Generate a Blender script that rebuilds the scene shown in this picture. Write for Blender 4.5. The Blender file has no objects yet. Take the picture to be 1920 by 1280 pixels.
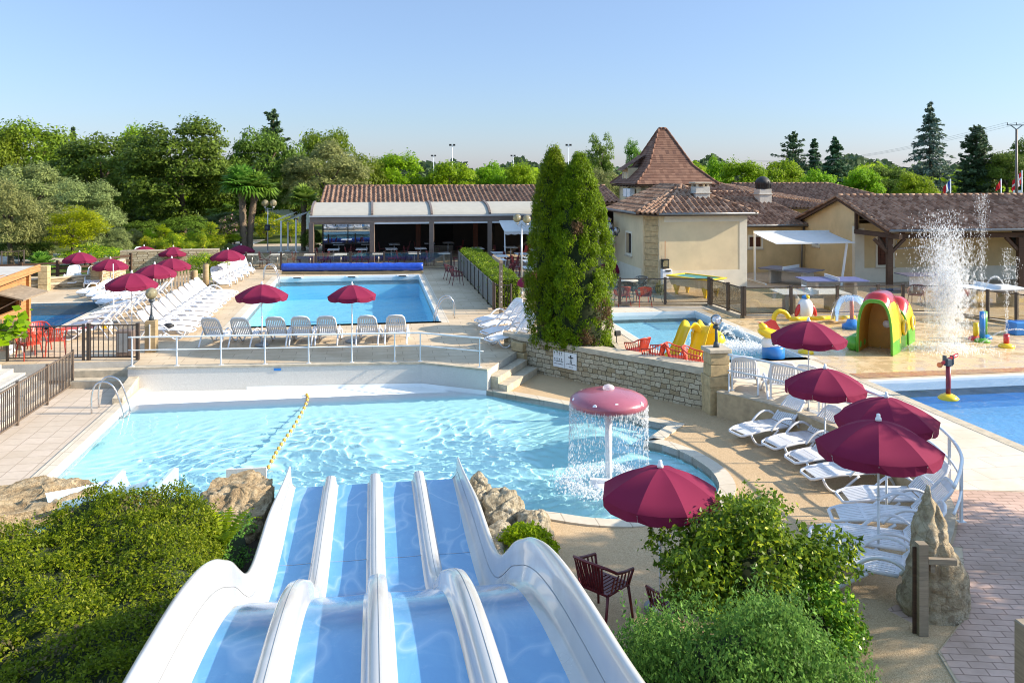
import bpy, math, random
import numpy as np
from mathutils import Vector, Matrix, Quaternion, noise as mnoise
from mathutils.geometry import delaunay_2d_cdt, tessellate_polygon

rnd = random.Random(7)
C = bpy.context.scene.collection
PI = math.pi
R = math.radians
# ------------------------------------------------------------------ frame of the place
# world: camera stands 6 m above the terrace, looks along +Y; the pools are laid out on a
# site grid (u, v) turned by 9.3 degrees
HY, FPX, CH = 325.0, 1600.0, 6.0
A9 = R(9.3); CA, SA = math.cos(A9), math.sin(A9)
def W(u, v, z=0.0): return Vector((u*CA - v*SA, u*SA + v*CA, z))
def UV(p): return (p[0]*CA + p[1]*SA, -p[0]*SA + p[1]*CA)
def P(px, py, z=0.0):                       # point of the horizontal plane z seen at this place of the photo
    Y = FPX*(CH - z)/(py - HY)
    return Vector(((px - 960)*Y/FPX, Y, z))
def PY(px, py, Y): return Vector(((px - 960)*Y/FPX, Y, CH - (py - HY)*Y/FPX))
UU = Vector((CA, SA, 0)); VV = Vector((-SA, CA, 0)); ZZ = Vector((0, 0, 1))

# ------------------------------------------------------------------ mesh builder
class MB:
    def __init__(s): s.v = []; s.f = []; s.mi = []; s.sm = []
    def add(s, vs, fs, mi=0, smooth=False):
        b = len(s.v); s.v += [tuple(x) for x in vs]
        for f in fs:
            s.f.append(tuple(i + b for i in f)); s.mi.append(mi); s.sm.append(smooth)
        return s
    def box(s, c, d, rz=0, mi=0, bev=0):
        x, y, z = d[0]/2, d[1]/2, d[2]/2
        cr, sr = math.cos(rz), math.sin(rz)
        def T(p): return (c[0] + p[0]*cr - p[1]*sr, c[1] + p[0]*sr + p[1]*cr, c[2] + p[2])
        if bev <= 0:
            vs = [T((i*x, j*y, k*z)) for k in (-1, 1) for j in (-1, 1) for i in (-1, 1)]
            return s.add(vs, [(0,2,3,1),(4,5,7,6),(0,1,5,4),(2,6,7,3),(0,4,6,2),(1,3,7,5)], mi)
        b = min(bev, x*.9, y*.9, z*.9)
        pr = []
        for (zz, ins) in ((-z, b), (-z+b, 0), (z-b, 0), (z, b)):
            xx, yy = x - ins, y - ins
            pr.append([T(p) for p in ((-xx+ (b if not ins else 0),-yy,zz),(xx-(b if not ins else 0),-yy,zz),(xx,-yy+(b if not ins else 0),zz),(xx,yy-(b if not ins else 0),zz),(xx-(b if not ins else 0),yy,zz),(-xx+(b if not ins else 0),yy,zz),(-xx,yy-(b if not ins else 0),zz),(-xx,-yy+(b if not ins else 0),zz))])
        vs = sum(pr, []); fs = [tuple(reversed(range(8))), tuple(range(24, 32))]
        for k in range(3):
            for i in range(8):
                j = (i+1) % 8; fs.append((k*8+i, k*8+j, k*8+8+j, k*8+8+i))
        return s.add(vs, fs, mi)
    def bar(s, p, q, w, h, up=(0, 0, 1), mi=0):
        p, q = Vector(p), Vector(q); d = (q - p)
        if d.length < 1e-6: return s
        d.normalize(); u = Vector(up)
        if abs(d.dot(u)) > .98: u = Vector((1, 0, 0)) if abs(d.x) < .9 else Vector((0, 1, 0))
        a = d.cross(u).normalized(); b = a.cross(d).normalized()
        vs = []
        for e in (p, q):
            for (i, j) in ((-1,-1),(1,-1),(1,1),(-1,1)): vs.append(e + a*(i*w/2) + b*(j*h/2))
        return s.add(vs, [(0,1,2,3),(7,6,5,4),(0,4,5,1),(1,5,6,2),(2,6,7,3),(3,7,4,0)], mi)
    def tube(s, pts, r, n=8, mi=0, closed=False, caps=True, smooth=True):
        pts = [Vector(p) for p in pts]; m = len(pts)
        rs = r if isinstance(r, (list, tuple)) else [r]*m
        tg = []
        for i in range(m):
            if closed: t = pts[(i+1) % m] - pts[i-1]
            else: t = pts[min(i+1, m-1)] - pts[max(i-1, 0)]
            tg.append(t.normalized() if t.length > 1e-9 else Vector((0, 0, 1)))
        a = tg[0].orthogonal().normalized(); vs = []
        for i in range(m):
            a = (a - tg[i]*a.dot(tg[i]))
            a = a.normalized() if a.length > 1e-6 else tg[i].orthogonal().normalized()
            b = tg[i].cross(a)
            for k in range(n):
                t = 2*PI*k/n; vs.append(pts[i] + (a*math.cos(t) + b*math.sin(t))*rs[i])
        fs = []
        for i in range(m if closed else m-1):
            i2 = (i+1) % m
            for k in range(n):
                k2 = (k+1) % n; fs.append((i*n+k, i*n+k2, i2*n+k2, i2*n+k))
        if caps and not closed: fs += [tuple(reversed(range(n))), tuple((m-1)*n + k for k in range(n))]
        return s.add(vs, fs, mi, smooth)
    def lathe(s, prof, c=(0, 0, 0), n=16, mi=0, smooth=True, sq=(1, 1)):
        vs = []; m = len(prof)
        for (r, z) in prof:
            for k in range(n):
                t = 2*PI*k/n; vs.append((c[0] + r*math.cos(t)*sq[0], c[1] + r*math.sin(t)*sq[1], c[2] + z))
        fs = []
        for i in range(m-1):
            for k in range(n):
                k2 = (k+1) % n; fs.append((i*n+k, i*n+k2, (i+1)*n+k2, (i+1)*n+k))
        fs += [tuple(reversed(range(n))), tuple((m-1)*n + k for k in range(n))]
        return s.add(vs, fs, mi, smooth)
    def ell(s, c, r, nu=14, nv=9, mi=0, q=None):
        rr = r if isinstance(r, (list, tuple)) else (r, r, r); vs = []; fs = []
        for j in range(nv+1):
            ph = PI*j/nv
            for i in range(nu):
                t = 2*PI*i/nu
                p = Vector((rr[0]*math.sin(ph)*math.cos(t), rr[1]*math.sin(ph)*math.sin(t), -rr[2]*math.cos(ph)))
                if q: p = q @ p
                vs.append((c[0]+p.x, c[1]+p.y, c[2]+p.z))
        for j in range(nv):
            for i in range(nu):
                i2 = (i+1) % nu; fs.append((j*nu+i, j*nu+i2, (j+1)*nu+i2, (j+1)*nu+i))
        return s.add(vs, fs, mi, True)
    def prism(s, poly, z0, z1, mi=0):       # poly: plan points; z0, z1 heights
        n = len(poly)
        ar = sum(poly[i][0]*poly[(i+1) % n][1] - poly[(i+1) % n][0]*poly[i][1] for i in range(n))
        if ar < 0: poly = poly[::-1]
        vs = [(p[0], p[1], z0) for p in poly] + [(p[0], p[1], z1) for p in poly]
        fs = [tuple(reversed(range(n))), tuple(range(n, 2*n))]
        for i in range(n):
            j = (i+1) % n; fs.append((i, j, n+j, n+i))
        return s.add(vs, fs, mi)
    def slab(s, pts, d, mi=0):              # polygon in space thickened by the vector d
        n = len(pts); d = Vector(d); vs = [Vector(p) for p in pts] + [Vector(p) + d for p in pts]
        fs = [tuple(range(n)), tuple(reversed(range(n, 2*n)))]
        for i in range(n):
            j = (i+1) % n; fs.append((j, i, n+i, n+j))
        return s.add(vs, fs, mi)
    def sheet(s, a, b, c, d, mi=0): return s.add([a, b, c, d], [(0, 1, 2, 3)], mi)
    def build(s, name, mats, parent=None, world=False, **kw):
        me = bpy.data.meshes.new(name); me.from_pydata(s.v, [], s.f)
        for m in (mats if isinstance(mats, (list, tuple)) else [mats]): me.materials.append(m)
        me.polygons.foreach_set('material_index', s.mi); me.polygons.foreach_set('use_smooth', s.sm)
        me.update()
        return link(name, me, parent, world, **kw)

def link(name, me, parent=None, world=False, **kw):
    o = bpy.data.objects.new(name, me); C.objects.link(o)
    if parent is not None:
        o.parent = parent
        if world:
            b = base_of(parent); me.transform(b.inverted())
    tag(o, **kw); return o
def base_of(o):
    m = Matrix.Identity(4)
    while o is not None:
        m = Matrix.LocRotScale(o.location, o.rotation_euler, o.scale) @ m; o = o.parent
    return m
def tag(o, label=None, cat=None, group=None, kind=None):
    if label: o['label'] = label
    if cat: o['category'] = cat
    if group: o['group'] = group
    if kind: o['kind'] = kind
    return o
def thing(name, label, cat, loc=(0, 0, 0), rz=0, group=None, sc=1.0):
    o = bpy.data.objects.new(name, None); C.objects.link(o); o.empty_display_size = .2
    o.location = loc; o.rotation_euler = (0, 0, rz); o.scale = (sc, sc, sc) if not isinstance(sc, tuple) else sc
    return tag(o, label, cat, group)
def copy_tree(o, parent=None):
    c = o.copy(); C.objects.link(c); c.parent = parent
    for ch in [x for x in KIDS.get(o.name, [])]: copy_tree(ch, c)
    return c
KIDS = {}
def remember(o):                            # children lists are read once per prototype
    KIDS.clear()
    for x in bpy.data.objects:
        if x.parent: KIDS.setdefault(x.parent.name, []).append(x)
def place(proto, used, loc, rz, label, group=None, sc=None):
    if not used: o = proto; used.append(1)
    else: o = copy_tree(proto)
    o.location = loc; o.rotation_euler = (0, 0, rz)
    if sc: o.scale = (sc, sc, sc)
    tag(o, label, None, group); return o
ORD = ['first','second','third','fourth','fifth','sixth','seventh','eighth','ninth','tenth','eleventh','twelfth','thirteenth','fourteenth']

def poly_sheet(outer, holes, z, name, m, kind='structure', zf=None, grid=None, drop=0):
    """flat or height-mapped sheet bounded by outer (xy list) with holes, faces up; drop>0 adds a skirt"""
    loops = [outer] + holes; pts = []; edges = []
    for lp in loops:
        b = len(pts); n = len(lp)
        pts += [Vector((p[0], p[1])) for p in lp]; edges += [(b+i, b+(i+1) % n) for i in range(n)]
    def inside(p, lp):
        c = False; n = len(lp); j = n-1
        for i in range(n):
            if (lp[i][1] > p[1]) != (lp[j][1] > p[1]) and p[0] < (lp[j][0]-lp[i][0])*(p[1]-lp[i][1])/(lp[j][1]-lp[i][1]) + lp[i][0]: c = not c
            j = i
        return c
    if grid:
        xs = [p[0] for p in outer]; ys = [p[1] for p in outer]
        x = min(xs) + grid/2
        while x < max(xs):
            y = min(ys) + grid/2
            while y < max(ys):
                q = (x + .02*math.sin(y*9), y)
                if inside(q, outer) and not any(inside(q, h) for h in holes): pts.append(Vector(q))
                y += grid
            x += grid
    r = delaunay_2d_cdt(pts, edges, [], 0, 1e-5)
    vs, fs = r[0], r[2]
    mb = MB(); keep = []
    for f in fs:
        cx = sum(vs[i][0] for i in f)/len(f); cy = sum(vs[i][1] for i in f)/len(f)
        if inside((cx, cy), outer) and not any(inside((cx, cy), h) for h in holes):
            a, b, c = [vs[i] for i in f[:3]]
            if (b[0]-a[0])*(c[1]-a[1]) - (b[1]-a[1])*(c[0]-a[0]) < 0: f = f[::-1]
            keep.append(tuple(f))
    zz = (lambda x, y: z) if zf is None else zf
    mb.add([(p[0], p[1], zz(p[0], p[1])) for p in vs], keep, 0, zf is not None)
    if drop:
        for k, lp in enumerate(loops):
            n = len(lp)
            ar = sum(lp[i][0]*lp[(i+1) % n][1] - lp[(i+1) % n][0]*lp[i][1] for i in range(n))
            if (ar > 0) == (k > 0): lp = lp[::-1]
            for i in range(n):
                a, b = lp[i], lp[(i+1) % n]; za, zb = zz(*a[:2]), zz(*b[:2])
                mb.add([(a[0],a[1],za),(b[0],b[1],zb),(b[0],b[1],zb-drop),(a[0],a[1],za-drop)], [(3,2,1,0)], 1 if isinstance(m, (list, tuple)) and len(m) > 1 else 0)
    return mb.build(name, m, kind=kind)
def XY(l): return [tuple(W(u, v))[:2] for (u, v) in l]
def arc(pts, n=6):                          # smooth curve through points (Catmull-Rom)
    pts = [Vector(p) for p in pts]; out = []
    for i in range(len(pts)-1):
        p0 = pts[max(i-1, 0)]; p1 = pts[i]; p2 = pts[i+1]; p3 = pts[min(i+2, len(pts)-1)]
        for k in range(n):
            t = k/n
            out.append(.5*((2*p1) + (p2-p0)*t + (2*p0-5*p1+4*p2-p3)*t*t + (3*p1-p0-3*p2+p3)*t**3))
    out.append(pts[-1]); return out
def sstep(a, b, x):
    t = max(0, min(1, (x-a)/(b-a))); return t*t*(3-2*t)
# ------------------------------------------------------------------ materials
def newmat(name):
    m = bpy.data.materials.new(name); m.use_nodes = True; nt = m.node_tree; nt.nodes.clear()
    return m, nt
def nd(nt, t, ins=None, **props):
    n = nt.nodes.new(t)
    for k, v in props.items(): setattr(n, k, v)
    for k, v in (ins or {}).items():
        s = n.inputs[k]
        if isinstance(v, bpy.types.NodeSocket): nt.links.new(v, s)
        elif isinstance(v, tuple) and len(v) == 3 and s.type == 'RGBA': s.default_value = (*v, 1)
        else: s.default_value = v
    return n
def coords(nt, rot=0, sc=(1, 1, 1)):
    t = nd(nt, 'ShaderNodeTexCoord')
    return nd(nt, 'ShaderNodeMapping', {'Vector': t.outputs['Object'], 'Rotation': (0, 0, rot), 'Scale': sc}).outputs[0]
def ramp(nt, fac, stops):
    r = nd(nt, 'ShaderNodeValToRGB', {'Fac': fac}); e = r.color_ramp.elements
    while len(e) < len(stops): e.new(.5)
    for i, (p, c) in enumerate(stops):
        e[i].position = p; e[i].color = (*c, 1) if len(c) == 3 else c
    return r.outputs[0]
def mixc(nt, f, a, b, mode='MIX'):
    n = nd(nt, 'ShaderNodeMix', data_type='RGBA', blend_type=mode)
    for k, v in ((0, f), (6, a), (7, b)):
        s = n.inputs[k]
        if isinstance(v, bpy.types.NodeSocket): nt.links.new(v, s)
        elif isinstance(v, tuple): s.default_value = (*v, 1)
        else: s.default_value = v
    return n.outputs[2]
def mth(nt, op, a, b=0.0):
    n = nd(nt, 'ShaderNodeMath', operation=op)
    for i, v in enumerate((a, b)):
        if isinstance(v, bpy.types.NodeSocket): nt.links.new(v, n.inputs[i])
        else: n.inputs[i].default_value = v
    return n.outputs[0]
def out(nt, sh): nd(nt, 'ShaderNodeOutputMaterial', {'Surface': sh})
def principled(nt, col, rough=.6, metal=0, spec=.5, normal=None, **kw):
    d = {'Base Color': col, 'Roughness': rough, 'Metallic': metal, 'Specular IOR Level': spec}
    if normal is not None: d['Normal'] = normal
    d.update(kw); return nd(nt, 'ShaderNodeBsdfPrincipled', d).outputs[0]
def bump(nt, h, st=.3, dist=.02, normal=None):
    d = {'Height': h, 'Strength': st, 'Distance': dist}
    if normal is not None: d['Normal'] = normal
    return nd(nt, 'ShaderNodeBump', d).outputs[0]
def noise(nt, vec, sc, det=4, rough=.55, dist=0):
    return nd(nt, 'ShaderNodeTexNoise', {'Vector': vec, 'Scale': sc, 'Detail': det, 'Roughness': rough, 'Distortion': dist})
def sc3(c, k): return tuple(min(1, x*k) for x in c)

def plain(name, col, rough=.5, metal=0, var=.12, scale=3, bs=0, bscale=40, spec=.5, dirt=None, coat=0):
    m, nt = newmat(name); v = coords(nt)
    f = noise(nt, v, scale, 5).outputs[0]
    c = ramp(nt, f, [(.3, sc3(col, 1-var)), (.7, sc3(col, 1+var))])
    if dirt:
        c = mixc(nt, ramp(nt, noise(nt, v, scale*.6, 6, .65).outputs[0], [(.52, (0,0,0)), (.75, (.7,.7,.7))]), c, dirt)
    nrm = bump(nt, noise(nt, v, bscale, 3).outputs[0], bs, .02) if bs else None
    rr = mth(nt, 'ADD', mth(nt, 'MULTIPLY', f, .15), rough-.07)
    out(nt, principled(nt, c, rr, metal, spec, nrm, **({'Coat Weight': coat} if coat else {}))); return m

def tiles(name, c1, c2, mortar, w, h, rot=0, gap=.012, off=.5, rough=.75, wet=0, stain=(.30,.22,.14), bumpy=.4, sq=1.0):
    m, nt = newmat(name); v = coords(nt, rot)
    b = nd(nt, 'ShaderNodeTexBrick', {'Vector': v, 'Color1': c1, 'Color2': c2, 'Mortar': mortar, 'Scale': 1.0, 'Mortar Size': gap, 'Mortar Smooth': .15, 'Bias': 0.0, 'Brick Width': w, 'Row Height': h}, offset=off)
    n1 = noise(nt, v, .55, 6, .62).outputs[0]; n2 = noise(nt, v, 9, 5, .6).outputs[0]
    c = mixc(nt, ramp(nt, n2, [(.35, (.0,)*3), (.75, (.35,)*3)]), b.outputs[0], sc3(c1, .62))
    c = mixc(nt, ramp(nt, n1, [(.45, (0,)*3), (.68, (.7,)*3)]), c, stain)
    nrm = bump(nt, mth(nt, 'SUBTRACT', mth(nt, 'MULTIPLY', n2, .25), b.outputs[1]), bumpy, .008)
    rr = ramp(nt, n1, [(.35, (rough-.25*wet,)*3), (.6, (rough,)*3)])
    out(nt, principled(nt, c, rr, 0, .4, nrm)); return m

def stone_wall(name, cols, mortar, w=.36, h=.145, axis='u'):
    """rubble stone courses on an upright wall: coords run along the wall and up"""
    m, nt = newmat(name)
    t = nd(nt, 'ShaderNodeTexCoord').outputs['Object']
    sp = nd(nt, 'ShaderNodeSeparateXYZ', {'Vector': t})
    ax = mth(nt, 'ADD', mth(nt, 'MULTIPLY', sp.outputs[0], .8), mth(nt, 'MULTIPLY', sp.outputs[1], -.75))
    vec = nd(nt, 'ShaderNodeCombineXYZ', {'X': ax, 'Y': sp.outputs[2], 'Z': 0.0}).outputs[0]
    dn = noise(nt, vec, 3.1, 2).outputs[1]
    vec2 = nd(nt, 'ShaderNodeVectorMath', {0: vec, 1: nd(nt, 'ShaderNodeVectorMath', {0: dn, 1: (.24, .13, 0)}, operation='MULTIPLY').outputs[0]}, operation='ADD').outputs[0]
    b = nd(nt, 'ShaderNodeTexBrick', {'Vector': vec2, 'Color1': (0,0,0), 'Color2': (1,1,1), 'Mortar': (.5,.5,.5), 'Scale': 1.0, 'Mortar Size': .010, 'Mortar Smooth': .3, 'Brick Width': w, 'Row Height': h}, offset=.41, offset_frequency=2, squash=.55, squash_frequency=3)
    n2 = noise(nt, t, 14, 6, .65).outputs[0]
    k = len(cols); c = ramp(nt, b.outputs[0], [(i/(k-1), cols[i]) for i in range(k)])
    c = mixc(nt, ramp(nt, n2, [(.3, (.0,)*3), (.8, (.7,)*3)]), c, sc3(cols[0], .6))
    c = mixc(nt, b.outputs[1], c, mortar)
    nrm = bump(nt, mth(nt, 'SUBTRACT', mth(nt, 'MULTIPLY', n2, .6), b.outputs[1]), .9, .03)
    out(nt, principled(nt, c, .9, 0, .2, nrm)); return m

def gravel(name, base, dark, light, scale=90, rough=.85):
    m, nt = newmat(name); v = coords(nt)
    vo = nd(nt, 'ShaderNodeTexVoronoi', {'Vector': v, 'Scale': scale})
    c = mixc(nt, .75, base, ramp(nt, nd(nt, 'ShaderNodeSeparateColor', {'Color': vo.outputs[1]}).outputs[0], [(0, dark), (.5, base), (1, light)]))
    n1 = noise(nt, v, .7, 6, .6).outputs[0]; n3 = noise(nt, v, 16, 5, .7).outputs[0]
    c = mixc(nt, ramp(nt, n1, [(.4, (0,)*3), (.75, (.45,)*3)]), c, sc3(dark, 1.3))
    c = mixc(nt, ramp(nt, n3, [(.35, (0,)*3), (.8, (.45,)*3)]), c, sc3(light, .9))
    nrm = bump(nt, vo.outputs[0], .5, .01)
    out(nt, principled(nt, c, rough, 0, .3, nrm)); return m

def wood(name, col, dark, rough=.7, sc=(1, 1, 1), plank=0):
    m, nt = newmat(name); v = coords(nt, 0, sc)
    w = noise(nt, nd(nt, 'ShaderNodeMapping', {'Vector': v, 'Scale': (3, 3, 40)}).outputs[0], 1.0, 5, .6, .6).outputs[0]
    c = ramp(nt, w, [(.3, dark), (.7, col)])
    c = mixc(nt, ramp(nt, noise(nt, v, 2.0, 4).outputs[0], [(.4, (0,)*3), (.8, (.4,)*3)]), c, sc3(dark, .8))
    h = w
    if plank:
        z = nd(nt, 'ShaderNodeSeparateXYZ', {'Vector': v}).outputs[2]
        fr = mth(nt, 'FRACT', mth(nt, 'DIVIDE', z, plank))
        g = mth(nt, 'LESS_THAN', fr, .06); c = mixc(nt, g, c, sc3(dark, .25)); h = mth(nt, 'SUBTRACT', w, g)
    out(nt, principled(nt, c, rough, 0, .3, bump(nt, h, .4, .006))); return m

def foliage(name, c_dark, c_light, trans=.35, rough=.55, hue=.03, spot=None, tcol=None):
    m, nt = newmat(name)
    g = nd(nt, 'ShaderNodeNewGeometry'); oi = nd(nt, 'ShaderNodeObjectInfo')
    c = ramp(nt, g.outputs['Random Per Island'], [(0, c_dark), (.75, c_light), (1, sc3(c_light, 1.35))] if spot is None else [(0, c_dark), (.72, c_light), (.9, spot), (1, sc3(spot, 1.2))])
    hs = nd(nt, 'ShaderNodeHueSaturation', {'Hue': mth(nt, 'ADD', mth(nt, 'MULTIPLY', oi.outputs['Random'], 2*hue), .5-hue), 'Saturation': 1.18, 'Value': mth(nt, 'ADD', mth(nt, 'MULTIPLY', oi.outputs['Random'], .3), .85), 'Color': c}).outputs[0]
    bs = principled(nt, hs, rough, 0, .16)
    tr = nd(nt, 'ShaderNodeBsdfTranslucent', {'Color': mixc(nt, .5, hs, tcol or sc3(c_light, 1.8), 'MIX')}).outputs[0]
    out(nt, nd(nt, 'ShaderNodeMixShader', {0: trans, 1: bs, 2: tr}).outputs[0]); return m

def roof_tile_mat(name, cols, moss=(.03,.03,.025)):
    m, nt = newmat(name); v = coords(nt, -A9)
    wn = nd(nt, 'ShaderNodeTexWhiteNoise', {'Vector': nd(nt, 'ShaderNodeVectorMath', {0: v, 1: (.24, .36, .30)}, operation='SNAP').outputs[0]}).outputs[0]
    c = ramp(nt, wn, [(i/(len(cols)-1), cols[i]) for i in range(len(cols))])
    n1 = noise(nt, v, 1.3, 6, .7).outputs[0]
    c = mixc(nt, ramp(nt, n1, [(.52, (0,)*3), (.8, (.5,)*3)]), c, moss)
    out(nt, principled(nt, c, .85, 0, .25, bump(nt, noise(nt, v, 30, 3).outputs[0], .4, .01))); return m

def glass_mat(name, tint, refl=.12, rough=.02):
    m, nt = newmat(name)
    fr = nd(nt, 'ShaderNodeFresnel', {'IOR': 1.5}).outputs[0]
    t = nd(nt, 'ShaderNodeBsdfTransparent', {'Color': tint}).outputs[0]
    g = nd(nt, 'ShaderNodeBsdfGlossy', {'Color': (.9,.95,1), 'Roughness': rough}).outputs[0]
    out(nt, nd(nt, 'ShaderNodeMixShader', {0: mth(nt, 'ADD', mth(nt, 'MULTIPLY', fr, .8), refl*.3), 1: t, 2: g}).outputs[0]); return m

def water_mat(name, tint=(1, 1, 1)):
    m, nt = newmat(name)
    out(nt, nd(nt, 'ShaderNodeBsdfGlass', {'Color': tint, 'IOR': 1.25, 'Roughness': 0.0}).outputs[0]); return m

def spray_mat(name, a=.5):
    m, nt = newmat(name)
    t = nd(nt, 'ShaderNodeBsdfTransparent').outputs[0]
    d = nd(nt, 'ShaderNodeMixShader', {0: .5, 1: nd(nt, 'ShaderNodeBsdfDiffuse', {'Color': (.93,.95,.97)}).outputs[0], 2: nd(nt, 'ShaderNodeBsdfTranslucent', {'Color': (.93,.95,.97)}).outputs[0]}).outputs[0]
    out(nt, nd(nt, 'ShaderNodeMixShader', {0: a, 1: t, 2: d}).outputs[0]); return m

def fabric(name, col, trans=.3):
    m, nt = newmat(name); v = coords(nt)
    n = noise(nt, v, 160, 2).outputs[0]
    c = mixc(nt, noise(nt, v, 2.5, 4).outputs[0], sc3(col, .88), sc3(col, 1.12))
    b = principled(nt, c, .85, 0, .2, bump(nt, n, .15, .002))
    t = nd(nt, 'ShaderNodeBsdfTranslucent', {'Color': sc3(col, 1.6)}).outputs[0]
    out(nt, nd(nt, 'ShaderNodeMixShader', {0: trans, 1: b, 2: t}).outputs[0]); return m

M = {}
M['white_plastic'] = plain('white_plastic', (.78,.78,.80), .38, var=.03, scale=6, dirt=(.62,.60,.56))
M['white_paint'] = plain('white_paint', (.78,.79,.80), .35, var=.04)
M['white_metal'] = plain('white_metal', (.70,.73,.75), .35, var=.05)
M['steel'] = plain('stainless_steel', (.62,.62,.64), .18, 1.0, var=.05)
M['alu'] = plain('aluminium', (.55,.56,.58), .4, .7, var=.05)
M['brown_metal'] = plain('brown_metal', (.060,.042,.032), .5, var=.2, scale=8)
M['brown_rail'] = plain('brown_rail', (.13,.095,.07), .55, var=.2, scale=8)
M['dark'] = plain('dark_rubber', (.02,.02,.022), .6)
M['grey_plastic'] = plain('grey_plastic', (.25,.26,.27), .6)
M['taupe'] = plain('taupe_metal', (.16,.12,.10), .5, var=.12)
M['burgundy'] = fabric('burgundy_canvas', (.195,.0145,.052), .10)
M['cream_fabric'] = fabric('cream_canvas', (.46,.445,.40), .2)
M['white_fabric'] = fabric('white_canvas', (.78,.79,.80), .3)
M['red_plastic'] = plain('red_plastic', (.50,.055,.03), .4, var=.1)
M['burg_plastic'] = plain('burgundy_plastic', (.13,.016,.022), .4, var=.1)
M['charcoal_plastic'] = plain('charcoal_plastic', (.05,.065,.08), .5)
M['yellow'] = plain('yellow_plastic', (.80,.55,.02), .3, var=.07)
M['green'] = plain('green_plastic', (.10,.36,.03), .3, var=.1)
M['red_gloss'] = plain('red_gloss', (.56,.03,.03), .2, var=.1, coat=.3)
M['blue_gloss'] = plain('blue_gloss', (.03,.20,.58), .3, var=.1)
M['white_gloss'] = plain('white_gloss', (.80,.80,.82), .25, var=.03)
M['orange'] = plain('orange_plastic', (.75,.20,.05), .4)
M['pink'] = plain('pink_gelcoat', (.34,.095,.135), .28, var=.12, scale=2, coat=.3)
M['deck_tile'] = tiles('deck_tile', (.62,.49,.335), (.54,.42,.28), (.33,.24,.155), 1.0, .5, -A9, .012, .5, .72, wet=.6, stain=(.40,.29,.18))
M['lower_tile'] = tiles('lower_tile', (.58,.48,.39), (.52,.43,.34), (.32,.25,.19), .5, .5, -A9, .012, 0, .75, stain=(.44,.35,.26))
M['pale_tile'] = tiles('pale_tile', (.70,.62,.52), (.66,.58,.47), (.45,.38,.30), 1.2, .6, -A9, .01, .5, .7, stain=(.55,.45,.32))
M['coping'] = tiles('coping_stone', (.66,.58,.46), (.60,.52,.41), (.38,.31,.23), .6, .9, -A9, .012, 0, .6, stain=(.48,.40,.30))
M['pavers'] = tiles('brick_pavers', (.64,.44,.355), (.56,.38,.30), (.27,.17,.13), .30, .15, -A9+.25, .008, .5, .8, stain=(.30,.2,.14), bumpy=.8)
M['terrace_tile'] = tiles('terrace_tile', (.52,.42,.31), (.46,.36,.26), (.27,.21,.15), .5, .5, -A9, .012, .5, .75, stain=(.34,.27,.19))
M['gravel'] = gravel('washed_gravel', (.52,.36,.20), (.29,.19,.10), (.70,.53,.34))
M['stone'] = stone_wall('rubble_stone', [(.36,.27,.155), (.54,.44,.29), (.64,.55,.40), (.46,.38,.26)], (.12,.09,.055))
M['dress_stone'] = plain('dressed_stone', (.46,.34,.18), .9, var=.25, scale=6, bs=.5)
M['cap_stone'] = plain('cap_stone', (.47,.40,.30), .85, var=.2, scale=5, bs=.4)
M['warm_stone'] = plain('warm_render', (.46,.34,.20), .9, var=.2, scale=4, bs=.4, dirt=(.28,.20,.12))
M['stucco'] = plain('cream_stucco', (.64,.52,.33), .95, var=.07, scale=1.2, bs=.5, bscale=60, dirt=(.54,.43,.28))
M['stucco2'] = plain('ochre_stucco', (.60,.45,.24), .95, var=.08, scale=1.2, bs=.5, bscale=60, dirt=(.45,.33,.18))
M['pale_band'] = plain('pale_band', (.66,.60,.48), .95, var=.05, bs=.4, bscale=60)
M['pool_wall'] = plain('pool_wall_pebble', (.60,.565,.52), .6, var=.1, scale=30, bs=.3, bscale=150)
M['mosaic'] = tiles('mosaic_strip', (.40,.10,.04), (.62,.36,.10), (.30,.20,.12), .07, .07, -A9, .006, 0, .5)
M['soil'] = plain('soil', (.055,.04,.026), 1, var=.3, scale=5, bs=1, bscale=20)
M['rock'] = None
def rock_mat(name, c1, c2, dark, sc=1.0):
    m, nt = newmat(name); v = coords(nt)
    n1 = noise(nt, v, 2.5*sc, 8, .65, .5).outputs[0]; n2 = noise(nt, v, 11*sc, 8, .7).outputs[0]
    c = ramp(nt, n1, [(.3, dark), (.48, c1), (.7, c2)])
    n4 = noise(nt, v, 34*sc, 6, .75).outputs[0]; vc = nd(nt, 'ShaderNodeTexVoronoi', {'Vector': v, 'Scale': 5*sc}, feature='DISTANCE_TO_EDGE').outputs[0]
    c = mixc(nt, ramp(nt, n2, [(.45, (0,)*3), (.65, (.8,)*3)]), c, sc3(dark, .9)); c = mixc(nt, ramp(nt, n4, [(.52, (0,)*3), (.72, (.35,)*3)]), c, dark); c = mixc(nt, ramp(nt, vc, [(0, (.5,)*3), (.035, (0,)*3)]), c, sc3(dark, .7))
    out(nt, principled(nt, c, .95, 0, .15, bump(nt, mth(nt, 'ADD', mth(nt, 'MULTIPLY', n1, 1.5), mth(nt, 'ADD', n2, mth(nt, 'MULTIPLY', n4, .5))), 1, .09))); return m
M['standing_stone'] = rock_mat('standing_stone', (.62,.50,.33), (.74,.65,.50), (.33,.24,.15), .8)
M['rock'] = rock_mat('limestone_rock', (.58,.43,.25), (.70,.58,.40), (.27,.18,.10))
M['grey_rock'] = rock_mat('grey_rock', (.56,.48,.34), (.70,.63,.50), (.22,.17,.11))
M['dark_wood'] = wood('dark_wood', (.10,.055,.032), (.045,.026,.018))
M['cedar'] = wood('cedar_boards', (.52,.27,.11), (.34,.16,.06), plank=.14)
M['grey_wood'] = wood('weathered_wood', (.34,.27,.19), (.20,.155,.11))
M['post_wood'] = wood('pale_post_wood', (.42,.32,.18), (.27,.19,.10))
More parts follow.
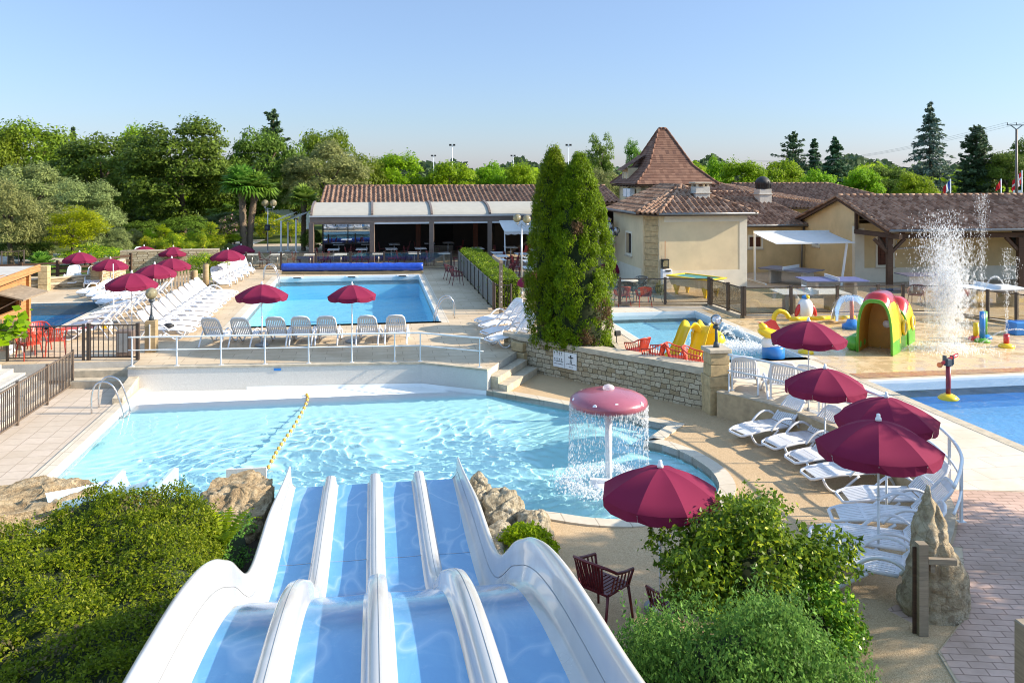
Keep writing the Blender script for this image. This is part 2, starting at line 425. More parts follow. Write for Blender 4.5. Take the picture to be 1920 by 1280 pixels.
M['tile_brown'] = roof_tile_mat('canal_tiles_brown', [(.15,.08,.05), (.25,.145,.095), (.38,.25,.175), (.19,.105,.07)])
M['tile_red'] = roof_tile_mat('canal_tiles_red', [(.14,.08,.055), (.22,.125,.085), (.31,.20,.14), (.17,.095,.065)])
M['tile_flat'] = roof_tile_mat('flat_tiles_red', [(.145,.075,.053), (.185,.098,.068), (.235,.13,.09), (.125,.066,.05)], (.14,.06,.04))
M['flat_roof'] = plain('grey_roof_sheet', (.45,.42,.38), .8, var=.1)
M['gutter'] = plain('zinc_gutter', (.20,.20,.20), .45, .4)
M['glass'] = glass_mat('clear_glass', (.86,.90,.89), .10)
M['bronze_glass'] = glass_mat('bronze_glass', (.80,.77,.70), .10)
M['window_glass'] = glass_mat('window_glass', (.50,.56,.58), 1.4, .01)
def globe_mat():
    m, nt = newmat('amber_globe'); fr = nd(nt, 'ShaderNodeFresnel', {'IOR': 1.5}).outputs[0]
    b = nd(nt, 'ShaderNodeMixShader', {0: .45, 1: nd(nt, 'ShaderNodeBsdfTransparent', {'Color': (.85,.80,.62)}).outputs[0], 2: nd(nt, 'ShaderNodeBsdfTranslucent', {'Color': (.75,.66,.40)}).outputs[0]}).outputs[0]
    b = nd(nt, 'ShaderNodeMixShader', {0: .35, 1: b, 2: nd(nt, 'ShaderNodeBsdfDiffuse', {'Color': (.55,.48,.30)}).outputs[0]}).outputs[0]
    out(nt, nd(nt, 'ShaderNodeMixShader', {0: fr, 1: b, 2: nd(nt, 'ShaderNodeBsdfGlossy', {'Roughness': .06}).outputs[0]}).outputs[0]); return m
M['globe'] = globe_mat()
M['clear_globe'] = glass_mat('clear_globe_glass', (.88,.85,.87), .8, .1)
M['blue_tarp'] = plain('blue_tarp', (.02,.075,.45), .35, var=.2, scale=6, bs=.8, bscale=9)
M['table_white'] = plain('white_table_top', (.72,.74,.78), .35, var=.05)
M['table_blue'] = plain('blue_table_top', (.12,.14,.32), .35, var=.06)
M['table_grey'] = plain('grey_table_top', (.13,.13,.19), .4, var=.08)
M['concrete'] = plain('pale_concrete', (.50,.47,.42), .85, var=.12, scale=4, bs=.3)
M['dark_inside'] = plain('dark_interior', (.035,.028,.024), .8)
M['rust_shutter'] = wood('brown_shutter', (.13,.045,.025), (.07,.025,.015))
M['water'] = water_mat('pool_water')
def flat_water(name):
    m, nt = newmat(name); v = coords(nt, -A9)
    h = noise(nt, v, 5.5, 3, .5, .8).outputs[0]; nr = bump(nt, mth(nt, 'ADD', h, mth(nt, 'MULTIPLY', noise(nt, v, 14, 2).outputs[0], .4)), 1.0, .14)
    fr = mth(nt, 'MULTIPLY', nd(nt, 'ShaderNodeFresnel', {'IOR': 1.33, 'Normal': nr}).outputs[0], .5)
    t = nd(nt, 'ShaderNodeBsdfTransparent', {'Color': (.93,.98,.99)}).outputs[0]
    g = nd(nt, 'ShaderNodeBsdfGlossy', {'Roughness': .04, 'Normal': nr}).outputs[0]
    out(nt, nd(nt, 'ShaderNodeMixShader', {0: fr, 1: t, 2: g}).outputs[0]); return m
M['pool_water_flat'] = flat_water('rippled_pool_water')
M['spray'] = spray_mat('water_spray', .50)
M['foam'] = spray_mat('water_foam', .55)
M['soft_spray'] = spray_mat('soft_water_spray', .10)
def liner(name, deep, shallow=None, z0=-1, z1=-.75):
    m, nt = newmat(name); v = coords(nt, -A9)
    c = mixc(nt, ramp(nt, noise(nt, v, .8, 4).outputs[0], [(.3, (0,)*3), (.7, (.25,)*3)]), deep, sc3(deep, 1.15))
    if shallow:
        z = nd(nt, 'ShaderNodeSeparateXYZ', {'Vector': v}).outputs[2]
        f = nd(nt, 'ShaderNodeMapRange', {0: z, 1: z0, 2: z1}).outputs[0]
        c = mixc(nt, f, c, shallow)
    out(nt, principled(nt, c, .5, 0, .3)); return m
M['liner_aqua'] = liner('aqua_liner', (.47,.90,.97), (.84,.86,.86), -.80, -.745)
M['liner_blue'] = liner('blue_liner', (.26,.68,.90))
M['liner_kids'] = liner('pale_blue_liner', (.30,.62,.75))
M['liner_right'] = liner('mid_blue_liner', (.19,.46,.80))
M['liner_dark'] = liner('dark_blue_liner', (.07,.36,.60))
def wetpad():
    m, nt = newmat('wet_splash_pad'); v = coords(nt, -A9)
    n1 = noise(nt, v, .5, 6, .6).outputs[0]; n2 = noise(nt, v, 120, 2).outputs[0]; n3 = noise(nt, v, 2.2, 5, .6).outputs[0]
    c = ramp(nt, n1, [(.3, (.66,.49,.28)), (.55, (.62,.44,.23)), (.75, (.70,.56,.36))])
    c = mixc(nt, mth(nt, 'MULTIPLY', n2, .3), c, (.5,.3,.12))
    rr = ramp(nt, n3, [(.42, (.06,)*3), (.58, (.5,)*3)])
    out(nt, principled(nt, c, rr, 0, .5, bump(nt, n3, .05, .01))); return m
M['splash'] = wetpad()
def ground_mat():
    m, nt = newmat('grass_ground'); v = coords(nt)
    c = ramp(nt, noise(nt, v, .25, 8, .65).outputs[0], [(.3, (.045,.075,.018)), (.55, (.09,.12,.03)), (.8, (.19,.16,.07))])
    out(nt, principled(nt, c, .95, 0, .1, bump(nt, noise(nt, v, 12, 4).outputs[0], 1, .05))); return m
M['ground'] = ground_mat()
def slide_lane_mat():
    m, nt = newmat('slide_lane_gelcoat'); v = coords(nt, -A9)
    n1 = noise(nt, nd(nt, 'ShaderNodeMapping', {'Vector': v, 'Scale': (1.2, .5, 1)}).outputs[0], 2.0, 6, .6, 1.2).outputs[0]
    c = ramp(nt, n1, [(.35, (.09,.29,.56)), (.6, (.11,.325,.59)), (.75, (.16,.38,.63))])
    wv = mth(nt, 'ABSOLUTE', mth(nt, 'SUBTRACT', noise(nt, nd(nt, 'ShaderNodeMapping', {'Vector': v, 'Scale': (1.0, .45, 1)}).outputs[0], 1.5, 1.5, .5, .8).outputs[0], .5))
    c = mixc(nt, ramp(nt, wv, [(0, (.42,)*3), (.012, (.25,)*3), (.05, (0,)*3)]), c, (.45,.62,.80))
    c = mixc(nt, ramp(nt, noise(nt, v, 6, 6, .7).outputs[0], [(.55, (0,)*3), (.8, (.3,)*3)]), c, (.35,.55,.78))
    h = noise(nt, nd(nt, 'ShaderNodeMapping', {'Vector': v, 'Scale': (2.2, .8, 1)}).outputs[0], 3.0, 5, .6, 1.8).outputs[0]
    out(nt, principled(nt, c, .16, 0, .5, bump(nt, h, .12, .02), **{'Coat Weight': .25, 'Coat Roughness': .08})); return m
M['lane'] = slide_lane_mat()
M['gelcoat'] = plain('white_gelcoat', (.50,.49,.475), .24, var=.035, scale=1.5, coat=.4, dirt=(.66,.65,.62))
# foliage
M['leaf_oak'] = foliage('oak_leaves', (.065,.100,.018), (.175,.235,.045), .32, hue=.012)
M['leaf_dark'] = foliage('dark_evergreen_leaves', (.050,.082,.018), (.130,.185,.044), .28, hue=.012)
M['leaf_olive'] = foliage('grey_olive_leaves', (0.111,0.140,0.058), (0.252,0.289,0.124), .3)
M['leaf_bright'] = foliage('bright_green_leaves', (0.090,0.165,0.016), (0.232,0.343,0.039), .4)
M['leaf_yellow'] = foliage('yellow_green_leaves', (0.119,0.188,0.013), (0.300,0.375,0.025), .45)
M['leaf_poplar'] = foliage('poplar_leaves', (0.053,0.105,0.018), (0.172,0.254,0.067), .4)
M['leaf_spruce'] = foliage('spruce_needles', (0.035,0.066,0.032), (0.087,0.137,0.071), .15)
M['leaf_cedar'] = foliage('blue_cedar_needles', (0.060,0.098,0.072), (0.144,0.195,0.152), .15)
M['leaf_thuja'] = foliage('thuja_sprays', (.055,.098,.009), (.150,.235,.018), .33, spot=(.22,.31,.024))
M['leaf_thuja_brown'] = foliage('dry_thuja_sprays', (0.070,0.050,0.025), (0.160,0.110,0.060), .2)
M['leaf_hedge'] = foliage('hedge_leaves', (.055,.095,.013), (.155,.235,.036), .35, spot=(.25,.31,.065))
M['leaf_hedge_dry'] = foliage('dry_hedge_leaves', (0.060,0.050,0.025), (0.150,0.130,0.070), .2)
M['leaf_shrub'] = foliage('glossy_shrub_leaves', (.050,.095,.018), (.145,.235,.048), .35, .3, spot=(.40,.47,.09))
M['leaf_fine'] = foliage('fine_shrub_leaves', (0.052,0.112,0.030), (0.164,0.270,0.075), .3)
M['leaf_palm'] = foliage('palm_fronds', (.060,.115,.022), (.165,.25,.06), .3)
M['leaf_flower'] = foliage('garden_leaves', (0.070,0.130,0.019), (0.234,0.341,0.065), .35, spot=(0.780,0.715,0.130))
M['pink_flower'] = foliage('pink_blossom', (.06,.10,.02), (.14,.19,.05), .3, spot=(.62,.34,.42))
M['bark'] = plain('bark', (.10,.075,.05), 1, var=.35, scale=6, bs=1, bscale=25)
M['palm_bark'] = plain('shaggy_palm_bark', (.17,.125,.085), 1, var=.5, scale=14, bs=1, bscale=30)
M['far_wood'] = foliage('far_woods', (.04,.065,.03), (.085,.12,.06), .2)
# ------------------------------------------------------------------ the setting: ground, decks, pools
def offset(pts, d):
    o = []; n = len(pts)
    for i in range(n):
        a = Vector(pts[max(i-1, 0)][:2]); b = Vector(pts[i][:2]); c = Vector(pts[min(i+1, n-1)][:2])
        t1 = (b-a).normalized() if (b-a).length > 1e-6 else (c-b).normalized()
        t2 = (c-b).normalized() if (c-b).length > 1e-6 else t1
        n1 = Vector((t1.y, -t1.x)); n2 = Vector((t2.y, -t2.x)); m = (n1+n2)
        m = m.normalized() if m.length > 1e-3 else n1
        k = 1/max(.5, m.dot(n1)); o.append(tuple(b + m*d*k))
    return o
def strip(mb, pts, d, z0, z1, mi=0, z1f=None):      # a kerb following plan points, d to the right of the walk
    q = offset(pts, d)
    for i in range(len(pts)-1):
        a, b, c, e = pts[i], pts[i+1], q[i+1], q[i]
        za = z1 if z1f is None else z1f(*a); zb = z1 if z1f is None else z1f(*b)
        vs = [(a[0],a[1],z0),(b[0],b[1],z0),(c[0],c[1],z0),(e[0],e[1],z0),(a[0],a[1],za),(b[0],b[1],zb),(c[0],c[1],zb),(e[0],e[1],za)]
        fs = [(4,7,6,5),(0,4,5,1),(2,6,7,3)]
        if i == 0: fs.append((3,7,4,0))
        if i == len(pts)-2: fs.append((1,5,6,2))
        if d < 0: fs = [f[::-1] for f in fs]
        mb.add(vs, fs, mi)

BIG = 1600
poly_sheet([(-BIG,-BIG),(BIG,-BIG),(BIG,BIG),(-BIG,BIG)], [XY([(-22,3),(36,3),(36,53.4),(-22,53.4)])], -.03, 'ground', M['ground'], drop=3)

LEFTB = [(-7.0, 16.9), (-7.0, 27.70)]
BACKB = [(1.52, 26.98), (3.42, 25.72)]
RIGHTB = [(5.18, 24.05), (7.67, 21.44), (6.6, 20.23)]
BAY = [tuple(p)[:2] for p in arc([(6.6,20.23,0),(6.95,19.88,0),(7.26,19.23,0),(7.41,18.43,0),(7.4,17.74,0),(7.2,17.0,0),(6.7,16.3,0),(6.0,15.85,0),(5.01,15.68,0),(4.15,15.88,0),(3.3,16.35,0),(2.3,16.6,0)], 3)]
LOWER = LEFTB + BACKB + RIGHTB + BAY[1:]
ARCW = [tuple(p)[:2] for p in arc([(9.45,22.15,0),(10.05,21.3,0),(10.62,20.0,0),(11.0,18.0,0),(11.05,16.3,0),(10.75,14.9,0),(10.2,13.7,0),(9.6,12.9,0),(9.05,12.3,0)], 4)]
def gz(u, v): return -.62 + .60*sstep(16.5, 11.8, v)*sstep(4.2, 6.9, u)
def gzw(x, y): u, v = UV((x, y)); return gz(u, v)
GRAVEL = [(-7.0,3),(6.9,3),(6.8,9.1),(7.0,9.7),(7.9,10.4)] + ARCW[::-1] + [(9.25,22.7),(4.95,28.4),(4.3,27.4),(3.42,25.74)] + RIGHTB + BAY[1:] + [(-7.0,16.9)]
poly_sheet(XY(GRAVEL), [], 0, 'gravel_path', M['gravel'], zf=gzw, grid=.45)
poly_sheet(XY([(-22,3),(-7.0,3),(-7.0,27.9),(-7.35,28.95),(-22,28.95)]), [], -.62, 'lower_deck', M['lower_tile'])
poly_sheet(XY([(-6.9,3.2),(3.0,3.2),(3.2,13.5),(2.2,16.2),(-6.9,16.7)]), [], -.60, 'planting_bed', M['soil'])

MAINP = [(-5.4,34.6),(2.75,34.6),(2.75,50.9),(-5.4,50.9)]
SMALLP = [(-17.5,35.6),(-12.1,35.6),(-12.1,42.3),(-17.5,42.3)]
KIDSP = [(9.5,25.9),(13.95,25.9),(13.95,35.5),(9.5,35.5)]
RIGHTP = [(14.15,13.2),(30,13.2),(30,22.75),(14.15,22.75)]
UPPER = [(-22,53.4),(-22,28.95),(-7.4,28.95),(-7.4,27.95),(1.53,27.23),(3.50,25.9),(4.3,27.4),(4.86,28.45),(5.2,28.72),(9.52,22.98)] + ARCW + [(7.9,10.4),(7.0,9.7),(6.8,9.1),(6.9,3),(36,3),(36,53.4)]
poly_sheet(XY(UPPER), [XY(MAINP), XY(SMALLP), XY(KIDSP), XY(RIGHTP)], 0, 'upper_deck', [M['deck_tile'], M['concrete']], drop=.55)
# pale paving by the right pool, wet pad, mosaic strip, brick paving and terraces lie on the deck
poly_sheet(XY([(9.0,26.0),(9.2,23.2)] + [(a+.1, b) for a, b in ARCW if b > 14.9] + [(10.95,14.62),(13.95,13.9),(13.95,25.75)]), [], .004, 'pale_paving', M['pale_tile'])
poly_sheet(XY([(7.3,35.75),(14.2,35.75),(14.2,25.8),(14.0,25.7),(14.0,24.5),(15.2,36.9),(7.3,38.2)]) if 0 else XY([(7.3,35.75),(15.6,35.75),(15.6,37.2),(7.3,38.4)]), [], .004, 'kids_pool_paving', M['pale_tile'])
poly_sheet(XY([(14.05,23.62),(34,22.9),(34,33.2),(25.6,32.0),(22.6,34.0),(15.65,34.2),(14.2,35.6)]), [], .006, 'splash_pad', M['splash'])
poly_sheet(XY([(14.1,22.95),(34,22.95),(34,22.89),(14.1,23.6)]) if 0 else XY([(14.1,22.98),(33,22.55+.43),(33,23.1),(14.1,23.6)]), [], .010, 'mosaic_strip', M['mosaic'])
poly_sheet(XY([(9.35,12.35)] + [(a+.06, b) for a, b in ARCW[::-1] if 12.4 < b < 14.7] + [(11.0,14.58),(20,12.2),(20,3.2),(6.95,3.2),(6.85,9.15),(7.05,9.72),(8.0,10.45)]), [], .005, 'brick_paving', M['pavers'])
mb = MB(); a, b, c, d = [W(*q) for q in ((5.6,10.0),(7.35,10.42),(7.2,10.85),(5.5,10.45))]
mb.sheet(*[Vector((p.x, p.y, gzw(p.x, p.y)+.03)) for p in (a, b, c, d)]); mb.build('paver_band', M['pavers'], kind='structure')
poly_sheet(XY([(8.2,38.6),(16,38.0),(16.0,34.6),(36,34.6),(36,53.3),(6,53.3),(6,40)]), [], .005, 'courtyard_paving', M['terrace_tile'])
poly_sheet(XY([(-9.9,53.6),(30,53.6),(30,75),(-9.9,75)]), [], 0, 'restaurant_floor', M['terrace_tile'])
poly_sheet(XY([(-30,61),(-9.9,58.5),(-9.9,75),(-9.5,80),(-11.5,80),(-12.5,70),(-30,68)]), [], .0, 'garden_path', M['concrete'])

# ---- pools
def waves(name, poly, z, amp, res, mat_, seed, kmin=3, kmax=11, extra=None):
    rg = np.random.default_rng(seed)
    us = [p[0] for p in poly]; vs = [p[1] for p in poly]
    nx = int((max(us)-min(us))/res)+2; ny = int((max(vs)-min(vs))/res)+2
    x = np.linspace(min(us), max(us), nx); y = np.linspace(min(vs), max(vs), ny); X, Y = np.meshgrid(x, y)
    Z = np.zeros_like(X)
    Xw = X + .35*np.sin(.9*Y+1) + .2*np.sin(1.7*X+.6*Y); Yw = Y + .35*np.sin(.8*X) + .2*np.sin(1.5*Y-.7*X+2)
    for i in range(34):
        k = rg.uniform(kmin, kmax); th = rg.uniform(0, 2*PI)
        Z += amp*(4/k)**1.5*np.sin(k*(Xw*math.cos(th)+Yw*math.sin(th))+rg.uniform(0, 2*PI))
    if extra: Z *= extra(X, Y)
    ins = np.zeros(X.shape, bool); n = len(poly); j = n-1
    for i in range(n):
        a, b = poly[i], poly[j]
        if a[1] != b[1]:
            ins ^= ((a[1] > Y) != (b[1] > Y)) & (X < (b[0]-a[0])*(Y-a[1])/(b[1]-a[1]) + a[0])
        j = i
    pad = ins.copy()                         # keep one ring of cells beyond the edge, they run under the coping
    pad[1:] |= ins[:-1]; pad[:-1] |= ins[1:]; pad[:, 1:] |= pad[:, :-1].copy(); pad[:, :-1] |= pad[:, 1:].copy()
    idx = np.arange(nx*ny).reshape(ny, nx)
    q = np.stack([idx[:-1, :-1], idx[:-1, 1:], idx[1:, 1:], idx[1:, :-1]], -1)
    ok = pad[:-1, :-1] & pad[:-1, 1:] & pad[1:, 1:] & pad[1:, :-1]
    q = q[ok]; used = np.unique(q); mp = -np.ones(nx*ny, int); mp[used] = np.arange(len(used))
    co = np.stack([(X*CA-Y*SA).ravel(), (X*SA+Y*CA).ravel(), (Z+z).ravel()], 1)[used]
    me = bpy.data.meshes.new(name); me.from_pydata(co.tolist(), [], mp[q].tolist()); me.materials.append(mat_)
    me.polygons.foreach_set('use_smooth', [True]*len(me.polygons)); me.update()
    o = link(name, me, kind='structure'); o.cycles.is_caustics_caster = mat_ == M['water']; return o
def basin(poly, zf, zw, m, grid=.5, top=0.0, name='pool_basin'):
    xy = XY(poly)
    o = poly_sheet(xy, [], 0, name, m, zf=lambda x, y: zf(*UV((x, y))), grid=grid)
    o.cycles.is_caustics_receiver = True
    mb = MB(); n = len(xy)
    ar = sum(xy[i][0]*xy[(i+1) % n][1] - xy[(i+1) % n][0]*xy[i][1] for i in range(n))
    for i in range(n):
        a, b = (xy[i], xy[(i+1) % n]) if ar < 0 else (xy[(i+1) % n], xy[i])
        za = zf(*UV(a))-.02; zb = zf(*UV(b))-.02
        mb.add([(a[0],a[1],za),(b[0],b[1],zb),(b[0],b[1],top),(a[0],a[1],top)], [(0,1,2,3)])
    w = mb.build('pool_side', m, kind='structure'); w.cycles.is_caustics_receiver = True
def lz(u, v):
    beach = -.70 - .036*max(0, 27.4-v)/1.15 if v > 26.2 else -.7375 - .92*sstep(26.2, 20.0, v)**.8
    bay = -.98
    if u > 5.9: return max(beach, bay - .0)
    return beach if u < 4.2 else beach + (max(beach, bay)-beach)*(u-4.2)/1.7
basin(LOWER, lz, -.72, M['liner_aqua'], .3, -.60)
waves('water', LOWER, -.735, .0092, .036, M['water'], 3, 9, 24, lambda X, Y: (.25 + .75*(1/(1+np.exp(-(Y*0+X+4.0)*1.2)))*1)*(1/(1+np.exp((Y-24.7)*3.0))))
basin(MAINP, lambda u, v: -1.35, -.09, M['liner_blue'], 2, -.01)
waves('water', MAINP, -.12, .0022, .10, M['pool_water_flat'], 5, 4, 11)
basin(KIDSP, lambda u, v: -.45, -.09, M['liner_kids'], 2, -.01)
waves('water', KIDSP, -.13, .006, .07, M['pool_water_flat'], 6, 6, 15)
basin(RIGHTP, lambda u, v: -.95, -.06, M['liner_right'], 2, -.01)
waves('water', RIGHTP, -.07, .0035, .10, M['pool_water_flat'], 8, 3, 9)
basin(SMALLP, lambda u, v: -1.2, -.09, M['liner_dark'], 2, -.01)
waves('water', SMALLP, -.11, .006, .12, M['pool_water_flat'], 9, 2, 7)
sk = W(-1.3,50.9,0)
for k, (uu, lb) in enumerate(((-4.3,'left'),(-1.2,'middle'),(1.75,'right'))):
    t = thing('pool_skimmer', 'small white skimmer mouth in the far wall of the long pool, %s one' % lb, 'skimmer', W(uu,50.8,-.06), 0, 'skimmers of the long pool')
    mb = MB(); mb.box(W(uu,50.83,-.055), (.62,.06,.10), A9); mb.build('frame', M['white_gloss'], t, True); mb = MB(); mb.box(W(uu,50.79,-.06), (.42,.03,.06), A9); mb.build('mouth', M['dark'], t, True)
# copings (walked so that the pool lies on the left)
def coping(name, pts, wid, z0, z1, m, z1f=None):
    mb = MB(); strip(mb, XY(pts), wid, z0, z1, 0, z1f); return mb.build(name, m, kind='structure')
coping('pool_coping', LEFTB, -.30, -.9, -.585, M['coping'])
mb = MB(); strip(mb, XY(LEFTB), .10, -1.0, -.592); mb.build('pool_lip', M['white_paint'], kind='structure')
coping('pool_coping', [(3.42,25.72)] + RIGHTB + BAY[1:], -.34, -.9, -.585, M['coping'])
for pl in (MAINP, KIDSP):
    coping('pool_coping', pl + pl[:2], .32, -.3, .012, M['coping'])
    coping('pool_lip', pl + pl[:2], -.05, -.3, .008, M['white_paint'])
coping('pool_coping', SMALLP + SMALLP[:2], .35, -.3, .012, M['coping'])
coping('pool_lip', [(30,22.75),(14.15,22.75)], -.16, -.3, .009, M['white_gloss'])
coping('pool_coping', [(14.15,22.75),(14.15,13.2)], .30, -.3, .012, M['cap_stone'])
# back wall of the slide pool
WALL = [(-7.4,27.72),(1.53,27.0),(3.46,25.72)]
t = thing('pool_retaining_wall', 'long pale pebbled wall with a cream coping behind the slide pool', 'wall', W(-3,27.4,-.7))
mb = MB(); strip(mb, XY(WALL), -.24, -1.1, .0); mb.build('wall_body', M['pool_wall'], t, True)
mb = MB(); strip(mb, XY(offset(WALL, .03)), -.30, .0, .055); mb.build('coping', M['cap_stone'], t, True)
mb = MB(); c = P(523, 688.5, -.08); d0 = W(-2.6,27.33); 
e0, e1 = Vector(W(-7.4,27.72)), Vector(W(1.53,27.0)); ed = (e1-e0).normalized(); en = Vector((ed.y, -ed.x, 0))
q = e0 + ed*(c-e0).dot(ed) + en*.012
mb.bar(q - ed*.11 + ZZ*-.09, q + ed*.11 + ZZ*-.09, .016, .07); mb.build('depth_plate', M['blue_gloss'], t, True, label='small blue depth marker plate')
# sloping kerb at the left end of that wall
t = thing('sloping_kerb', 'short white kerb sloping down beside the pool ladder', 'kerb', W(-7.2,26.8,-.6))
a, b = W(-7.36,27.7), W(-7.36,26.0); h = UU*.28
mb = MB(); mb.add([a+ZZ*-.62, a+h+ZZ*-.62, b+h+ZZ*-.62, b+ZZ*-.62, a+ZZ*-.22, a+h+ZZ*-.22, b+h+ZZ*-.45, b+ZZ*-.45], [(0,3,2,1),(4,5,6,7),(0,1,5,4),(1,2,6,5),(2,3,7,6),(3,0,4,7)])
mb.build('kerb_block', M['cap_stone'], t, True)
# low curved wall of the right terrace
t = thing('curved_low_wall', 'low curved rendered wall edging the sun terrace behind the reclining loungers', 'wall', W(10.5,18,-.6))
mb = MB(); strip(mb, XY(ARCW), .26, -.9, .05); mb.build('wall_body', M['warm_stone'], t, True)
mb = MB(); strip(mb, XY(offset(ARCW, -.015)), .29, .05, .085); mb.build('coping', M['cap_stone'], t, True)
# steps right of the wall and left at the gate
def steps(name, label, pts):
    t = thing(name, label, 'steps', W(*pts[0][0], -.6))
    for (quad, z1) in [(p[1], p[2]) for p in pts]:
        mb = MB(); mb.prism(XY(quad), -.7, z1); mb.build('step', M['cap_stone'], t, True)
    return t
steps('stone_steps', 'short flight of stone steps between the pebbled wall and the rubble planter', [((4,26.9), [(3.55,25.95),(4.85,28.25),(5.08,27.95),(3.78,25.7)], -.2), ((4,26.6), [(3.79,25.7),(5.09,27.95),(5.36,27.6),(4.02,25.42)], -.4)])
steps('entrance_steps', 'two broad sandy steps below the dark metal gate', [((-8.4,28.9), [(-9.35,29.0),(-7.42,28.9),(-7.42,28.55),(-9.35,28.65)], -.2), ((-8.4,28.6), [(-9.35,28.64),(-7.42,28.54),(-7.42,27.95),(-9.35,28.1)], -.41)])
# rubble stone planter wall, its corner and pillar
t = thing('stone_planter_wall', 'rubble stone retaining wall with a sloping cap round the tall conifers', 'wall', W(7,25.5,-.62))
SW = [(4.52,29.35),(4.92,28.45),(9.2,22.72)]
def swz(x, y): u, v = UV((x, y)); return .40 + .08*sstep(28.4, 22.7, v)
mb = MB(); strip(mb, XY(SW), -.45, -.9, .4, 0, swz); mb.build('stone_courses', M['stone'], t, True)
mb = MB(); strip(mb, XY(offset(SW, .05)), -.62, .36, .5, 0, lambda x, y: swz(x, y)+.08)
mb.build('cap', M['cap_stone'], t, True)
for k, z in enumerate((-.5, -.17, .16)):
    c = W(4.93, 28.42, z); mb = MB(); mb.box(c, (.52+.12*(k % 2), .34, .30), R(9.3)-.9, 0, .02); mb.build('quoin', M['dress_stone'], t, True)
mb = MB(); mb.prism(XY([(4.75,29.2),(5.8,29.6),(7.2,29.4),(8.0,28.4),(7.7,26.0),(7.3,25.7),(5.25,28.4)]), -.1, .34); mb.build('planter_soil', M['soil'], t, True)
mb = MB(); strip(mb, XY([(4.55,29.35),(5.8,29.75),(7.2,29.55),(8.1,28.5),(7.75,25.2)]), .16, -.05, .40); mb.build('back_kerb', M['cap_stone'], t, True)
# sign with two panels on it
sg = thing('safety_sign', 'white twin panel safety sign with black pictograms on the rubble wall', 'sign', W(6.6,25.9,.1))
sa, sb = Vector(XY(offset(SW, .01))[1]).to_3d(), Vector(XY(offset(SW, .01))[2]).to_3d(); sd = (sb-sa).normalized(); sn = Vector((sd.y, -sd.x, 0)); sn = sn if sn.y < 0 else -sn
L0 = (sb-sa).length
def on_wall(px, py):      # point of the wall face seen at px, py
    dx, dz = (px-960)/FPX, -(py-HY)/FPX
    k = (sa.x*sn.x + sa.y*sn.y)/(dx*sn.x + sn.y); return Vector((dx*k, k, CH+dz*k))
p0 = on_wall(1038.5, 670); p1 = on_wall(1082, 674); sz = p0.z
so = Vector((sn.x, sn.y, 0))*.03
mb = MB(); w_ = (p1-p0).xy.length
def S3(a, b, off=.0): return p0 + sd*a*w_ + so*(1+off) + ZZ*(b*.52 - .27)
for k in (0, 1):
    a0, a1 = (.0, .49) if k == 0 else (.51, 1.0)
    mb.slab([S3(a0,0), S3(a1,0), S3(a1,1), S3(a0,1)], -so*.6)
mb.build('panel', M['white_paint'], sg, True)
mb = MB()
for r_ in range(2):
    for c_ in range(4): 
        q = S3(.07+.1*c_, .90-.38*r_, .1); mb.ell(q, (.018,.018,.02), 6, 4); mb.bar(q-ZZ*.03, q-ZZ*.075, .02, .008)
for y_ in (.36, .2):
    for c_ in range(7): mb.bar(S3(.05+.055*c_, y_+.02*(c_ % 2), .1), S3(.105+.055*c_, y_+.02*((c_+1) % 2), .1), .01, .012)
q = S3(.76, .82, .1); mb.ell(q, (.03,.02,.03), 8, 5); mb.bar(q-ZZ*.03, q-ZZ*.16, .05, .012)
mb.bar(q-ZZ*.05-sd*.10, q-ZZ*.05+sd*.10, .012, .03); mb.bar(q-ZZ*.16-sd*.02, q-ZZ*.24-sd*.03, .025, .012); mb.bar(q-ZZ*.16+sd*.02, q-ZZ*.24+sd*.03, .025, .012)
for c_ in range(6): mb.bar(S3(.56+.07*c_, .30+.03*(c_ % 2), .1), S3(.63+.07*c_, .30+.03*((c_+1) % 2), .1), .01, .014)
for c_ in range(5): mb.bar(S3(.70+.035*c_, .12, .1), S3(.70+.035*c_, .17-.02*(c_ % 2), .1), .022, .01)
mb.build('pictogram', M['dark'], sg, True)
# pillar with a globe lamp
PILP = W(9.42, 22.45)
t = thing('stone_pillar', 'square dressed stone pillar carrying a globe lamp at the end of the rubble wall', 'pillar', (PILP.x, PILP.y, -.62))
mb = MB(); mb.box((PILP.x, PILP.y, -.25), (.62,.60,.9), A9, 0, .015); mb.box((PILP.x, PILP.y, .28), (.66,.64,.28), A9, 0, .015); mb.build('base', M['dress_stone'], t, True)
mb = MB(); mb.box((PILP.x, PILP.y, .58), (.55,.53,.32), A9, 0, .015); mb.box((PILP.x, PILP.y, .90), (.55,.53,.31), A9, 0, .015); mb.build('shaft', M['dress_stone'], t, True)
mb = MB(); mb.box((PILP.x, PILP.y, 1.12), (.66,.64,.12), A9, 0, .02); mb.build('cap', M['cap_stone'], t, True)
